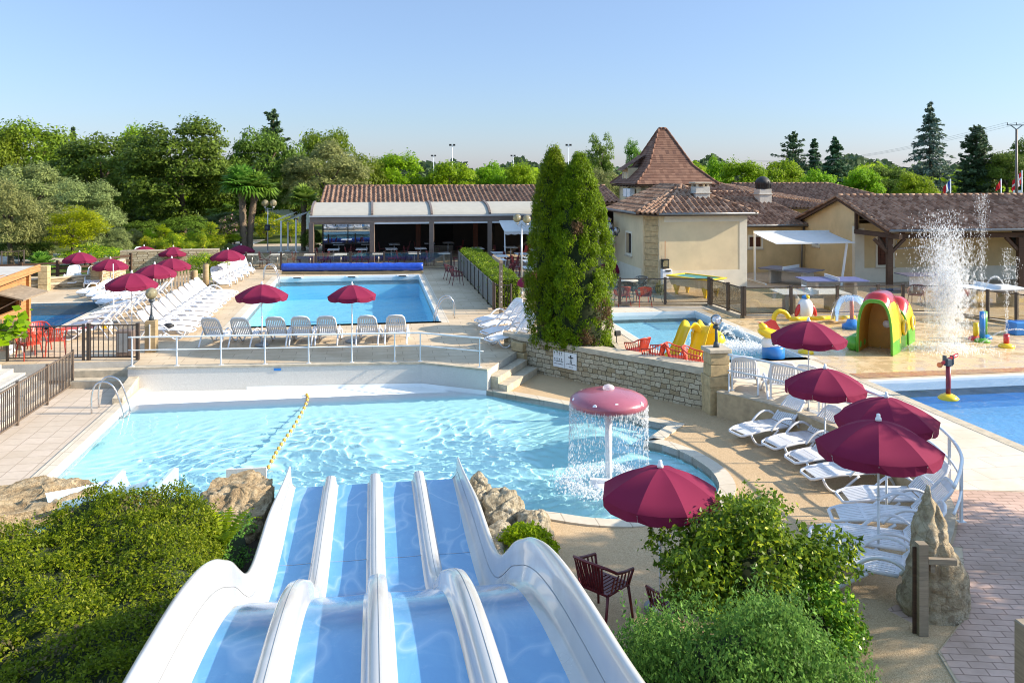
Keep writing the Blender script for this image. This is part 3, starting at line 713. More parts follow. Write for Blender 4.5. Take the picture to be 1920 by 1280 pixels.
# ------------------------------------------------------------------ buildings
def tile_roof(mb, A, B, Cc, D, pitch=.30, row=.42, amp=.095, mi=0, flat=False):
    """canal tiles laid on the quad A-B (eave) Cc-D (ridge)"""
    A, B, Cc, D = Vector(A), Vector(B), Vector(Cc), Vector(D)
    e = (B-A).normalized(); up = ((D+Cc)-(A+B))/2; up = up - e*up.dot(e); n = e.cross(up).normalized()
    nr = max(1, int(up.length/row)); sub = 1 if flat else 6; st = pitch/sub
    def xr(t):
        L = A+(D-A)*t; Rr = B+(Cc-B)*t; return (L-A).dot(e), (Rr-A).dot(e)
    for j in range(nr):
        t0, t1 = j/nr, (j+1)/nr
        l0, r0 = xr(t0); l1, r1 = xr(t1)
        k0 = math.floor(min(l0, l1)/st); k1 = math.ceil(max(r0, r1)/st)
        if k1 <= k0: continue
        vs = []; fs = []; jit = rnd.uniform(-.4, .4)*pitch*.12
        def base(t, x): return A + up*t + e*x
        for k in range(k0, k1+1):
            x = k*st + jit
            h = 0 if flat else amp*max(0, math.cos(2*PI*k/sub)*.62+.38)
            x0 = min(max(x, l0), r0); x1 = min(max(x, l1), r1); hh = .032 if not flat else .018
            vs += [base(t0, x0)+n*(h-.03), base(t0, x0)+n*(h+hh), base(t1, x1)+n*(h+.0)]
        m = k1-k0+1
        for k in range(m-1):
            fs += [(k*3, k*3+3, k*3+4, k*3+1), (k*3+1, k*3+4, k*3+5, k*3+2)]
        mb.add(vs, fs, mi, False)
def roof_under(mb, pts, th=.10, mi=1): mb.slab([Vector(p)-ZZ*.05 for p in pts], (0, 0, -th), mi)
def ridge(mb, a, b, r=.11, mi=0):
    a, b = Vector(a), Vector(b); n = max(2, int((b-a).length/.4)); pts = []; rs = []
    for i in range(n):
        p = a+(b-a)*(i/n); q = a+(b-a)*((i+1)/n)
        mb.tube([p+ZZ*.02, q+ZZ*.02], [r*1.1, r*.9], 6, mi)
def wall_quad(mb, a, b, z0, z1, th=.25, holes=(), mi=0):
    """upright wall from plan point a to b (thickness to the left of the walk) with openings (s0, s1, z0, z1)"""
    a, b = Vector(a).to_3d() if len(a) == 2 else Vector((a[0], a[1], 0)), Vector((b[0], b[1], 0))
    d = (b-a); L = d.length; d.normalize(); n = Vector((-d.y, d.x, 0))*th
    xs = sorted({0, L, *[h[0] for h in holes], *[h[1] for h in holes]}); zs = sorted({z0, z1, *[h[2] for h in holes], *[h[3] for h in holes]})
    for i in range(len(xs)-1):
        for j in range(len(zs)-1):
            xm, zm = (xs[i]+xs[i+1])/2, (zs[j]+zs[j+1])/2
            if any(h[0] < xm < h[1] and h[2] < zm < h[3] for h in holes): continue
            p = a+d*xs[i]; q = a+d*xs[i+1]
            vs = [p+ZZ*zs[j], q+ZZ*zs[j], q+ZZ*zs[j+1], p+ZZ*zs[j+1]]
            vs += [v+n for v in vs]
            # only the faces that are not shared with a neighbour cell
            def solid(x, z): return z0 < z < z1 and 0 < x < L and not any(h[0] < x < h[1] and h[2] < z < h[3] for h in holes)
            fs = [(0,1,2,3), (5,4,7,6)]; ep = 1e-3
            if not solid(xs[i]-ep, zm): fs.append((4,0,3,7))
            if not solid(xs[i+1]+ep, zm): fs.append((1,5,6,2))
            if not solid(xm, zs[j]-ep): fs.append((4,5,1,0))
            if not solid(xm, zs[j+1]+ep): fs.append((3,2,6,7))
            mb.add(vs, fs, mi)
def window(parent, a, b, s0, s1, z0, z1, frame=.12, kind='shutter', sill=True):
    """framed window in the wall a-b, opening s0..s1, z0..z1; the face looks to the right of the walk"""
    a, b = Vector((a[0], a[1], 0)), Vector((b[0], b[1], 0)); d = (b-a).normalized(); n = Vector((d.y, -d.x, 0))
    def q(s, z, o): return a + d*s + n*o + ZZ*z
    mb = MB()
    for (x0, x1, y0, y1) in ((s0-frame, s0, z0-frame, z1+frame), (s1, s1+frame, z0-frame, z1+frame), (s0, s1, z1, z1+frame), (s0, s1, z0-frame, z0)):
        mb.slab([q(x0,y0,.02), q(x1,y0,.02), q(x1,y1,.02), q(x0,y1,.02)], -n*.017)
    w = mb.build('window', M['pale_band'], parent, True)
    mb = MB()
    if kind == 'shutter':
        mb.slab([q(s0,z0,-.10), q(s1,z0,-.10), q(s1,z1,-.10), q(s0,z1,-.10)], -n*.05)
        k = 4
        for i in range(k): 
            x0 = s0+(s1-s0)*i/k+.01; x1 = s0+(s1-s0)*(i+1)/k-.01
            mb.slab([q(x0,z0+.02,-.08), q(x1,z0+.02,-.08), q(x1,z1-.02,-.08), q(x0,z1-.02,-.08)], -n*.018)
        mb.build('shutter', M['rust_shutter'], w, True)
    elif kind == 'louvre':
        mb.slab([q(s0,z0,-.16), q(s1,z0,-.16), q(s1,z1,-.16), q(s0,z1,-.16)], -n*.03, 0)
        k = 7
        for i in range(k):
            z = z0+(z1-z0)*(i+.5)/k; mb.slab([q(s0,z-.03,-.02), q(s1,z-.03,-.02), q(s1,z+.03,-.10), q(s0,z+.03,-.10)], ZZ*.012)
        mb.build('louvre', M['dark'], w, True)
    else:
        mb.slab([q(s0,z0,-.14), q(s1,z0,-.14), q(s1,z1,-.14), q(s0,z1,-.14)], -n*.02)
        mb.build('pane', M['window_glass'] if kind == 'glass' else M['dark_inside'], w, True)
    if sill:
        mb = MB(); mb.slab([q(s0-frame-.05,z0-frame-.07,.07), q(s1+frame+.05,z0-frame-.07,.07), q(s1+frame+.05,z0-frame,.07), q(s0-frame-.05,z0-frame,.07)], -n*.066); mb.build('sill', M['cap_stone'], w, True)
    return w
def gutter(parent, a, b, r=.07):
    mb = MB(); mb.tube([a, b], r, 8); return mb.build('gutter', M['gutter'], parent, True)

# ---- pavilion with the stone corner
hb = thing('cream_pavilion', 'cream rendered pavilion with a stone corner, hipped tile roof and square chimney', 'house', W(16.5,44,0))
c0, c1, c2, c3, c4 = [(13.9,48.2),(13.9,42.75),(14.5,41.9),(19.25,41.9),(19.25,48.2)]
mb = MB()
wl = (Vector(W(*c0)), Vector(W(*c1)))
sL = (wl[1]-wl[0]).length
wh = (2.55, 3.5, 1.62, 2.72)
wall_quad(mb, wl[0], wl[1], 0, 3.9, .25, [wh])
for a, b in ((c2, c3), (c3, c4)): wall_quad(mb, W(*a), W(*b), 0, 3.9, .25)
mb.build('wall', M['stucco'], hb, True)
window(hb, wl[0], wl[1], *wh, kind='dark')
mb = MB()
for i in range(13): wall_quad(mb, W(c1[0]-.004*(i % 2), c1[1]+.10+.05*(i % 2)), W(c2[0]+.08+.06*(i % 2), c2[1]-.004*(i % 2)), .005+i*.3, .295+i*.3, .22)
mb.build('stone_corner', M['dress_stone'], hb, True)
def band(pts, z0, z1, o): 
    m_ = MB()
    for i in range(len(pts)-1): wall_quad(m_, W(*pts[i]), W(*pts[i+1]), z0, z1, .1)
    return m_
mb = band([(13.885,48.2),(13.885,42.95)], .0, 1.0, 0); wall_quad(mb, W(14.75,41.885), W(19.27,41.885), 0, 1.0, .1); wall_quad(mb, W(14.75,41.88), W(19.28,41.88), 3.5, 3.86, .1); wall_quad(mb, W(18.85,41.884), W(19.27,41.884), 1.0, 3.5, .1)
mb.build('pale_plinth', M['pale_band'], hb, True)
ap = W(16.7,44.6,5.3); e_ = .42; ez = 3.93
q0, q1, q2, q3, q4 = W(13.9-e_,48.2,ez), W(13.9-e_,42.6,ez), W(14.35,41.9-e_,ez), W(19.25+e_,41.9-e_,ez), W(19.25+e_,48.2,ez)
mb = MB(); ap2 = W(16.7,48.2,5.3)
tile_roof(mb, q0, q1, ap, ap2); tile_roof(mb, q1, q2, ap, ap); tile_roof(mb, q2, q3, ap, ap); tile_roof(mb, q3, q4, ap2, ap)
for q in (q1, q2, q3): ridge(mb, q, ap)
ridge(mb, ap, ap2); roof_under(mb, [q0, q1, q2, q3, q4], .06, 1)
rf = mb.build('roof', [M['tile_brown'], M['dark_wood']], hb, True)
def chimney(roof, u, v, z0, z1, w, cowl=False):
    mb = MB(); c = W(u, v, 0)
    mb.box((c.x, c.y, (z0+z1)/2), (w, w, z1-z0), A9, 0, .01); mb.box((c.x, c.y, z1-.32), (w*1.14, w*1.14, .07), A9, 0, .01)
    ch = mb.build('chimney', M['concrete'], roof, True)
    mb = MB()
    if not cowl:
        for i in (-1, 1):
            for j in (-1, 1):
                p = W(u+i*w*.38, v+j*w*.38, 0); mb.box((p.x, p.y, z1+.09), (.12,.12,.17), A9)
        mb.box((c.x, c.y, z1+.21), (w*1.22, w*1.22, .08), A9, 0, .01); 
        return ch, mb
    mb.lathe([(w*.5,z1),(w*.56,z1+.05),(w*.56,z1+.3),(w*.62,z1+.34),(w*.6,z1+.5),(w*.45,z1+.68),(w*.2,z1+.8),(.05,z1+.83)], (c.x, c.y, 0), 12)
    for i in range(12):
        t = 2*PI*i/12; mb.bar((c.x+w*.6*math.cos(t), c.y+w*.6*math.sin(t), z1+.05), (c.x+w*.6*math.cos(t), c.y+w*.6*math.sin(t), z1+.5), .03, .03)
    return ch, mb
ch, mb = chimney(rf, 17.35, 43.5, 4.1, 5.28, .78); mb.build('chimney_cap', M['cap_stone'], M and rf, True)
gutter(hb, q2, q3); gutter(hb, q1, q0)
# lantern on the pavilion wall and the box under it
t = thing('wall_lantern', 'dark square lantern hung on a chain from the pavilion wall', 'lantern', W(14.75,41.8,1.6))
c = W(14.75, 41.72, 0); mb = MB()
for i in (-1, 1):
    for j in (-1, 1): mb.bar((c.x+i*.15, c.y+j*.15, 1.2), (c.x+i*.15, c.y+j*.15, 1.6), .03, .03)
for z in (1.2, 1.6): mb.box((c.x, c.y, z), (.36,.36,.04))
mb.build('frame', M['dark'], t, True)
mb = MB(); mb.box((c.x, c.y, 1.4), (.27,.27,.36)); mb.build('pane', M['glass'], t, True)
mb = MB(); mb.bar((c.x, c.y, 1.62), (c.x, c.y, 2.55), .03, .03); mb.build('chain', M['orange'], t, True)
t = thing('utility_box', 'white wall cabinet with a dark slot below the lantern', 'cabinet', W(14.8,41.7,0))
c = W(14.8, 41.68, 0); mb = MB(); mb.box((c.x, c.y, .62), (.52,.32,1.0), A9, 0, .02); mb.build('body', M['white_paint'], t, True)
mb = MB(); c = W(14.83, 41.51, 0); mb.box((c.x, c.y, 1.05), (.28,.03,.08), A9); mb.build('slot', M['dark'], t, True)

# ---- tower with the steep hipped roof
tw = thing('square_tower', 'square tower with a steep flat tile pyramid roof rising behind the pavilion', 'tower', W(19,54,0))
u0, u1, v0, v1 = 16.5, 20.9, 51.0, 55.8
mb = MB(); cs = [(u0,v1),(u0,v0),(u1,v0),(u1,v1)]
for i in range(4): wall_quad(mb, W(*cs[i]), W(*cs[(i+1) % 4]), 0, 5.4, .25)
mb.build('wall', M['stucco'], tw, True)
mb = MB(); cu, cv = 18.7, 53.4; lv = [(.5, 5.33), (.06, 5.72), (-.75, 6.5), (-1.8, 8.72)]
ring = []
for (o, z) in lv: ring.append([W(u0-o,v1+o,z), W(u0-o,v0-o,z), W(u1+o,v0-o,z), W(u1+o,v1+o,z)])
top = [W(cu-.25,cv,8.9), W(cu-.25,cv,8.9), W(cu+.25,cv,8.9), W(cu+.25,cv,8.9)]; ring[-1] = top
for k in range(3):
    for i in range(4): tile_roof(mb, ring[k][i], ring[k][(i+1) % 4], ring[k+1][(i+1) % 4], ring[k+1][i], .2, .14, 0, 0, True)
for i in range(4):
    for k in range(3): ridge(mb, ring[k][i], ring[k+1][i], .07)
ridge(mb, top[0], top[2], .09)
roof_under(mb, ring[0], .05, 1)
rf = mb.build('roof', [M['tile_flat'], M['dark_wood']], tw, True)
mb = MB()
for i in range(9):
    for (a, b, o) in ((ring[0][1], ring[0][2], VV), (ring[0][0], ring[0][1], UU)):
        p = a+(b-a)*((i+.5)/9); mb.bar(p+o*.02-ZZ*.14, p+o*.5-ZZ*.05, .09, .11)
mb.build('corbel', M['dark_wood'], tw, True)
mb = MB(); wall_quad(mb, W(16.35,54.6), W(16.35,53.4), 4.3, 6.35, 1.2); dm = mb.build('dormer', M['stucco'], rf, True)
window(tw, W(16.34,54.6), W(16.34,53.4), .25, .95, 4.7, 6.0, .08, 'dark')
mb = MB(); tile_roof(mb, W(16.0,54.8,6.2), W(16.0,53.2,6.2), W(17.5,53.3,7.2), W(17.5,54.7,7.2), .2, .14, 0, 0, True); mb.build('dormer_roof', M['tile_flat'], rf, True)
for k, vv in enumerate((53.2, 52.4)):
    mb = MB(); c = W(16.25, vv, 4.75); mb.box(c, (.35,.62,.55), A9, 0, .03)
    mb.build('air_conditioner', M['white_paint'], tw, True)

# ---- long wing with the gable and the timber porch
gw = thing('games_wing', 'long cream wing with a brown tile roof, gable end and timber posted porch', 'building', W(32,45,0))
U0, U1 = 26.1, 46
mb = MB()
gA, gB = W(U0,48.9), W(U0,43.1)
gh = (1.3, 1.95, 1.75, 2.45)
wall_quad(mb, gA, gB, 0, 3.1, .25, [gh])
sh = (1.35, 2.25, .95, 2.6); lh = (9.6, 11.6, 2.0, 2.75)
wall_quad(mb, gB, W(U1,43.1), 0, 3.25, .25, [sh, lh]); wall_quad(mb, W(U1,43.1), W(U1,48.9), 0, 3.1, .25); wall_quad(mb, W(U1,48.9), gA, 0, 3.1, .25)
# gable triangle over the left end
n_ = UU*.25
mb.slab([W(U0,48.9,3.1), W(U0,43.1,3.1), W(U0,43.1,4.15), W(U0,44.4,4.62)][::-1], n_)
mb.build('wall', M['stucco2'], gw, True)
mb = MB(); wall_quad(mb, W(U0-.012,43.35), W(U0-.012,43.1), 0, 3.1, .05); wall_quad(mb, W(U0,43.085), W(U0+.55,43.085), 0, 3.0, .05); wall_quad(mb, W(U0+.55,43.086), W(U1,43.086), 0, .8, .05); mb.build('pale_quoin', M['pale_band'], gw, True)
window(gw, gA, gB, *gh, kind='shutter'); window(gw, gB, W(U1,43.1), *sh, kind='shutter'); window(gw, gB, W(U1,43.1), *lh, frame=.05, kind='louvre', sill=False)
mb = MB(); c = W(28.9,43.06,2.78); mb.box(c, (.32,.05,.26), A9); mb.build('vent_grille', M['rust_shutter'], gw, True)
mb = MB(); mb.tube([W(28.5,43.0,2.3), W(28.5,43.0,1.85), W(31.5,43.0,1.9)], .03, 6); mb.build('pipe', M['white_metal'], gw, True)
er, eb, rz_ = 39.45, 49.35, 4.72
A_, B_, C_, D_ = W(U0-.35,er,3.12), W(U1,er,3.12), W(U1,44.4,rz_), W(U0-.35,44.4,rz_)
mb = MB(); tile_roof(mb, A_, B_, C_, D_); E_, F_ = W(U0-.35,eb,3.12), W(U1,eb,3.12); tile_roof(mb, F_, E_, D_, C_)
ridge(mb, D_, C_, .12); ridge(mb, A_, D_, .09); ridge(mb, E_, D_, .09)
mb.slab([A_-ZZ*.06, B_-ZZ*.06, C_-ZZ*.06, D_-ZZ*.06], (0,0,-.07), 1); mb.slab([F_-ZZ*.06, E_-ZZ*.06, D_-ZZ*.06, C_-ZZ*.06], (0,0,-.07), 1)
mb.build('roof', [M['tile_brown'], M['dark_wood']], gw, True)
gutter(gw, A_-ZZ*.03-VV*.06, B_-ZZ*.03-VV*.06)
mb = MB(); mb.bar(W(U0-.1,39.95,2.78), W(U1,39.95,2.78), .2, .26); mb.bar(W(U0-.0,39.0,2.82), W(U0-.0,43.05,2.82), .18, .24); mb.bar(A_-ZZ*.12+UU*.06, D_-ZZ*.12+UU*.06, .12, .22); mb.bar(D_-ZZ*.12+UU*.06, E_-ZZ*.12+UU*.06, .12, .22); mb.bar(W(U0+.02,43.0,2.9), W(U0+.02,43.0,4.1), .16, .16)
mb.build('porch_beam', M['dark_wood'], gw, True)
for uu in (26.1, 33.6, 41):
    mb = MB(); mb.bar(W(uu,39.95,0), W(uu,39.95,2.66), .27, .27)
    mb.bar(W(uu+.1,39.95,1.95), W(uu+.85,39.95,2.65), .13, .15); mb.bar(W(uu-.1,39.95,1.95), W(uu-.85,39.95,2.65), .13, .15); mb.bar(W(uu,40.05,1.95), W(uu,40.85,2.68), .13, .15)
    mb.build('porch_post', M['dark_wood'], gw, True)

# ---- middle wing between pavilion and games wing
mw = thing('middle_wing', 'ochre wing recessed between pavilion and games wing with hipped brown roof and domed chimney', 'building', W(22.5,50,0))
mA, mB_ = W(19.0,48.7), W(26.3,48.7); mh = (3.55, 4.3, 1.55, 2.15)
mb = MB(); wall_quad(mb, mA, mB_, 0, 2.85, .25, [mh]); mb.build('wall', M['stucco2'], mw, True)
window(mw, mA, mB_, *mh, kind='shutter')
mb = MB(); a, b, c, d = W(18.3,48.2,2.85), W(27.2,48.2,2.85), W(24.6,53.6,4.7), W(18.3,53.6,4.85)
tile_roof(mb, a, b, c, d); e = W(29.5,57.5,3.0); ridge(mb, b, c); tile_roof(mb, b, e, c, c); ridge(mb, d, c)
a2, b2, c2, d2 = W(20.5,53.6,4.75), W(24.6,53.6,4.7), W(24.2,58.5,5.35), W(20.5,58.5,5.35); tile_roof(mb, a2, b2, c2, d2); ridge(mb, d2, c2); f = W(34.5,58.4,3.6); tile_roof(mb, b2, f, c2, c2)
roof_under(mb, [a, b, e, W(29.5,62,3.0), W(18.3,62,2.9)], .05, 1)
rf = mb.build('roof', [M['tile_brown'], M['dark_wood']], mw, True)
ch, mb = chimney(rf, 25.0, 52.0, 3.9, 4.98, .82, True); mb.build('chimney_cowl', M['dark'], rf, True)
gutter(mw, a, b)
mb = MB(); mb.tube([W(26.0,48.55,2.75), W(26.0,48.55,2.45), W(25.85,48.5,2.3), W(25.85,48.5,.0)], .06, 8); mb.build('drainpipe', M['gutter'], mw, True)
# far wing, red tiles
fw = thing('far_wing', 'far wing with a reddish tiled roof showing above the games wing', 'building', W(33,62,0))
mb = MB(); 
for (p, q) in (((27,60),(40,60)),((40,60),(40,70)),((40,70),(27,70)),((27,70),(27,60))): wall_quad(mb, W(*p), W(*q), 0, 3.4, .25)
mb.build('wall', M['stucco2'], fw, True)
mb = MB(); a, b, c, d = W(26.5,59.5,3.4), W(42,59.5,3.4), W(37,65,5.15), W(28.6,65,5.15); tile_roof(mb, a, b, c, d, .3); tile_roof(mb, b, W(42,70.5,3.4), c, c, .3); tile_roof(mb, W(26.5,70.5,3.4), a, d, d, .3); ridge(mb, d, c); ridge(mb, b, c); roof_under(mb, [a, b, W(42,70.5,3.4), W(26.5,70.5,3.4)], .05, 1)
mb.build('roof', [M['tile_red'], M['dark_wood']], fw, True)

# ---- restaurant with the glazed pergola
rs = thing('restaurant', 'long low restaurant with a canal tile roof and a pergola of arched cream awnings', 'restaurant', W(5,60,0))
VF, VB = 57.6, 61.4; UL = -3.95; BAYW = 3.95; NB = 5; UR = UL+BAYW*NB
mb = MB(); mb.bar(W(UL-.1,VF,2.93), W(UR+.1,VF,2.93), .26, .36); mb.bar(W(UL,VF,2.95), W(UL,VB+5,2.95), .22, .3); mb.build('front_beam', M['taupe'], rs, True)
mb = MB(); mb.box(W((UL+UR)/2,VF-.16,3.16), (UR-UL+.3,.16,.10), A9); mb.build('gutter', M['alu'], rs, True)
for k in range(NB+1):
    u = UL+BAYW*k
    mb = MB(); mb.bar(W(u,VF,0), W(u,VF,2.74), .30, .30, (0,1,0)); mb.build('pergola_post', M['taupe'], rs, True)
    mb = MB(); pts = [W(u, VF-.08+ (VB-VF+.1)*math.sin(s*PI/2*.98)**1.15 if 0 else VF-.1+(VB-VF+.1)*(1-math.cos(s*PI/2)) , 3.12+.86*math.sin(s*PI/2)) for s in [i/10 for i in range(11)]]
    for i in range(10): mb.bar(pts[i], pts[i+1], .14, .16)
    mb.build('arched_rib', M['taupe'], rs, True)
    if k < NB:
        mb = MB()
        for i in range(10):
            a, b = [W(u+.07, VF-.1+(VB-VF+.1)*(1-math.cos(s*PI/2)), 3.10+.86*math.sin(s*PI/2)) for s in (i/10, (i+1)/10)]
            o = UU*(BAYW-.14); mb.add([a, a+o, b+o, b, a-ZZ*.03, a+o-ZZ*.03, b+o-ZZ*.03, b-ZZ*.03], [(0,1,2,3),(7,6,5,4)], 0, True)
        mb.build('awning', M['cream_fabric'], rs, True)
        mb = MB(); mb.bar(W(u+.15,VF-.02,2.68), W(u+BAYW-.15,VF-.02,2.68), .12, .12); mb.build('blind_box', M['white_metal'] if k in (1, 2, 3) else M['taupe'], rs, True)
mb = MB(); a, b, c, d = W(UL+.4,VB-.15,3.86), W(UR+2.5,VB-.15,3.86), W(UR+2.5,66,4.98), W(UL+.5,66,4.98); tile_roof(mb, a, b, c, d, .34, .45, .11)
a2, b2 = W(UL+.4,70.5,3.8), W(UR+2.5,70.5,3.8); tile_roof(mb, b2, a2, d, c, .34, .45, .11); ridge(mb, d, c, .14); ridge(mb, a, d, .12)
mb.slab([x-ZZ*.06 for x in (a, b, c, d)], (0,0,-.12), 1); mb.slab([x-ZZ*.06 for x in (b2, a2, d, c)], (0,0,-.12), 1)
mb.build('roof', [M['tile_red'], M['dark_wood']], rs, True)
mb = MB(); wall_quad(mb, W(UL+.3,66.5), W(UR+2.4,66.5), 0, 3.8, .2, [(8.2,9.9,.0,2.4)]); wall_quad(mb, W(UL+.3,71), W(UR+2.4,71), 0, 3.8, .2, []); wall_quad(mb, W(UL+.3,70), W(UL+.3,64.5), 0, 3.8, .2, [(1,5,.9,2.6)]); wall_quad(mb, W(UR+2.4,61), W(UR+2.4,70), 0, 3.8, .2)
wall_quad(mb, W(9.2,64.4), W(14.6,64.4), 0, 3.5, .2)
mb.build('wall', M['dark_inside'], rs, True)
for (u_, v_) in ((3.3,62.2),(7.5,62.4),(11.6,62.4)):
    mb = MB(); mb.bar(W(u_,v_,0), W(u_,v_,3.7), .34, .34, (0,1,0)); mb.build('brick_column', M['rust_shutter'], rs, True)
for k in range(2):
    u = UL+.55+k*1.72
    mb = MB(); mb.slab([W(u,61.9,1.05), W(u+1.66,61.9,1.05), W(u+1.66,61.9,2.65), W(u,61.9,2.65)], VV*.03); g = mb.build('glass_panel', M['window_glass'], rs, True)
mb = MB(); mb.bar(W(UL+.35,61.9,1.0), W(UL+4.0,61.9,1.0), .08, .1); mb.bar(W(UL+2.24,61.86,1.05), W(UL+2.24,61.86,2.7), .06, .06, (0,1,0)); mb.bar(W(UL+.5,61.86,1.05), W(UL+.5,61.86,2.7), .06, .06, (0,1,0)); mb.build('window_frame', M['dark'], rs, True)
# counter and bottles wall inside stay dark; passage right of the conifers
pg = thing('timber_passage', 'timber framed passage with cross braced brackets between restaurant and pavilion', 'passage', W(13,50,0))
mb = MB(); a, b, c, d = W(11.0,47.0,3.3), W(13.45,47.0,3.3), W(13.45,57,4.9), W(11.0,57,4.9); tile_roof(mb, a, b, c, d); mb.slab([x-ZZ*.06 for x in (a,b,c,d)], (0,0,-.1), 1); mb.build('roof', [M['tile_brown'], M['dark_wood']], pg, True)
for uu in (11.15, 13.3):
    mb = MB(); mb.bar(W(uu,47.3,0), W(uu,47.3,3.2), .26, .26, (0,1,0)); mb.build('post', M['rust_shutter'], pg, True)
mb = MB(); mb.bar(W(11.1,47.3,3.1), W(13.4,47.3,3.1), .2, .22); mb.bar(W(11.1,47.3,2.1), W(13.4,47.3,2.1), .14, .14)
for i in range(3):
    a, b = 11.2+.72*i, 11.2+.72*(i+1); mb.bar(W(a,47.3,2.15), W(b,47.3,3.0), .1, .1); mb.bar(W(a,47.33,3.0), W(b,47.33,2.15), .1, .1); mb.bar(W(a,47.36,2.15), W(a,47.36,3.0), .1, .1)
mb.build('cross_brace', M['dark_wood'], pg, True)
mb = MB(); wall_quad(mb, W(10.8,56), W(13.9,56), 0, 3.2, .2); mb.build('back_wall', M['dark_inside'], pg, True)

# ---- wooden kiosk by the left pool
kk = thing('wooden_kiosk', 'cedar boarded kiosk with a grey flat roof and a flap counter beside the left pool', 'kiosk', W(-15.5,32.5,0))
k0, k1, k2, k3 = (-19.5,35.2),(-19.5,31.1),(-13.0,31.1),(-13.0,35.2)
mb = MB(); wall_quad(mb, W(*k1), W(*k2), 0, 2.25, .12); wall_quad(mb, W(*k2), W(*k3), 0, 2.35, .12, [(1.0,3.3,.95,1.75)]); wall_quad(mb, W(*k3), W(*k0), 0, 2.35, .12)
mb.build('wall', M['cedar'], kk, True)
mb = MB(); mb.slab([W(-20,30.9,2.28), W(-12.75,30.9,2.28), W(-12.75,35.6,2.42), W(-20,35.6,2.42)], (0,0,-.10)); mb.build('roof', M['flat_roof'], kk, True)
mb = MB(); mb.bar(W(-20,30.88,2.2), W(-12.73,30.88,2.2), .05, .26); mb.bar(W(-12.72,30.9,2.2), W(-12.72,35.6,2.35), .05, .26); mb.build('fascia', M['cedar'], kk, True)
mb = MB(); mb.slab([W(-12.95,32.1,1.85), W(-12.95,34.4,1.85), W(-12.0,34.4,1.6), W(-12.0,32.1,1.6)], (0,0,-.05)); mb.bar(W(-12.95,32.2,1.2), W(-12.15,32.2,1.62), .03, .03); mb.bar(W(-12.95,34.3,1.2), W(-12.15,34.3,1.62), .03, .03); mb.build('flap', M['grey_wood'], kk, True)
mb = MB(); mb.bar(W(-12.95,31.2,0), W(-12.95,31.2,2.3), .14, .14, (0,1,0)); mb.bar(W(-12.95,35.1,0), W(-12.95,35.1,2.35), .14, .14, (0,1,0)); mb.build('corner_post', M['cedar'], kk, True)
# ------------------------------------------------------------------ furniture and equipment
KF = 1.1
# ---- sun lounger: foot end at +y, head end at -y
def make_lounger(tilt=48, name='sun_lounger'):
    t = thing(name, 'white slatted plastic sun lounger', 'sun lounger')
    m = M['white_plastic']; hy = -.22
    def slats(mb, y0, y1, w0, w1, T):
        n = 9
        for i in range(n):
            f0, f1 = (i+.12)/n*2-1, (i+.88)/n*2-1
            vs = [T(f0*w0, y0, .0), T(f1*w0, y0, .0), T(f1*w1, y1, .0), T(f0*w1, y1, .0)]
            vs += [T(f0*w0, y0, -.014), T(f1*w0, y0, -.014), T(f1*w1, y1, -.014), T(f0*w1, y1, -.014)]
            mb.add(vs, [(0,1,2,3),(7,6,5,4),(0,4,5,1),(1,5,6,2),(2,6,7,3),(3,7,4,0)])
    mb = MB(); T = lambda x, y, z: (x, y, .34+z)
    slats(mb, hy+.03, .55, .30, .30, T)
    T2 = lambda x, y, z: (x, y, .34 - .5*(max(0, y-.55))**2 + z); slats(mb, .57, .93, .30, .27, T2)
    mb.tube([(-.31,hy,.33),(-.32,.5,.33),(-.30,.85,.29),(-.26,1.0,.25),(-.2,1.04,.235),(.2,1.04,.235),(.26,1.0,.25),(.30,.85,.29),(.32,.5,.33),(.31,hy,.33)], .028, 6)
    for y in (hy+.02, .18, .56): mb.bar((-.31,y,.328), (.31,y,.328), .05, .02)
    mb.build('seat', m, t)
    a = R(tilt); T3 = lambda x, y, z: (x, hy-.02 - y*math.cos(a) - z*math.sin(a), .35 + y*math.sin(a) + z*math.cos(a))
    mb = MB(); slats(mb, .04, .62, .27, .25, T3)
    mb.tube([T3(-.29,0,0), T3(-.29,.4,0), T3(-.27,.62,0), T3(-.2,.72,0), T3(0,.745,0), T3(.2,.72,0), T3(.27,.62,0), T3(.29,.4,0), T3(.29,0,0)], .028, 6)
    for y in (.03, .34): mb.bar(T3(-.28,y,-.012), T3(.28,y,-.012), .05, .02)
    mb.slab([T3(-.25,.62,.002), T3(.25,.62,.002), T3(.2,.71,.002), T3(-.2,.71,.002)], (0, .0, -.015))
    mb.build('backrest', m, t)
    for s in (-1, 1):
        mb = MB(); x = .345*s
        mb.tube(arc([(x,.34,.30),(x,.2,.44),(x*1.03,.02,.53),(x*1.03,-.18,.52),(x*1.02,-.36,.40),(x,-.52,.18),(x,-.62,.02)], 3), [.026]*19, 6); mb.build('armrest', m, t)
        mb = MB(); mb.tube(arc([(x*.95,.86,.27),(x,.80,.14),(x,.68,.04),(x,.52,.03),(x,.36,.14),(x,.14,.30)], 3), .026, 6); mb.build('leg', m, t)
    return t
lg = make_lounger(48); lg_up = make_lounger(55); lg_flat = make_lounger(20)
remember(None)
UL_ = {'a': [], 'b': [], 'c': []}
def lounger(foot, hinge, zg, label, group, kind='a', sc=KF):
    """foot end and back hinge of the seat as seen in the photo, ground height zg"""
    zs = zg + .34*sc; f = P(*foot, zs); h = P(*hinge, zs); d = (f-h); d.z = 0
    rz = math.atan2(d.y, d.x) - PI/2; d.normalize()
    o = h + d*.22*sc
    return place({'a': lg, 'b': lg_up, 'c': lg_flat}[kind], UL_[kind], (o.x, o.y, zg), rz, label, group, sc)
def lerp2(a, b, t): return (a[0]+(b[0]-a[0])*t, a[1]+(b[1]-a[1])*t)
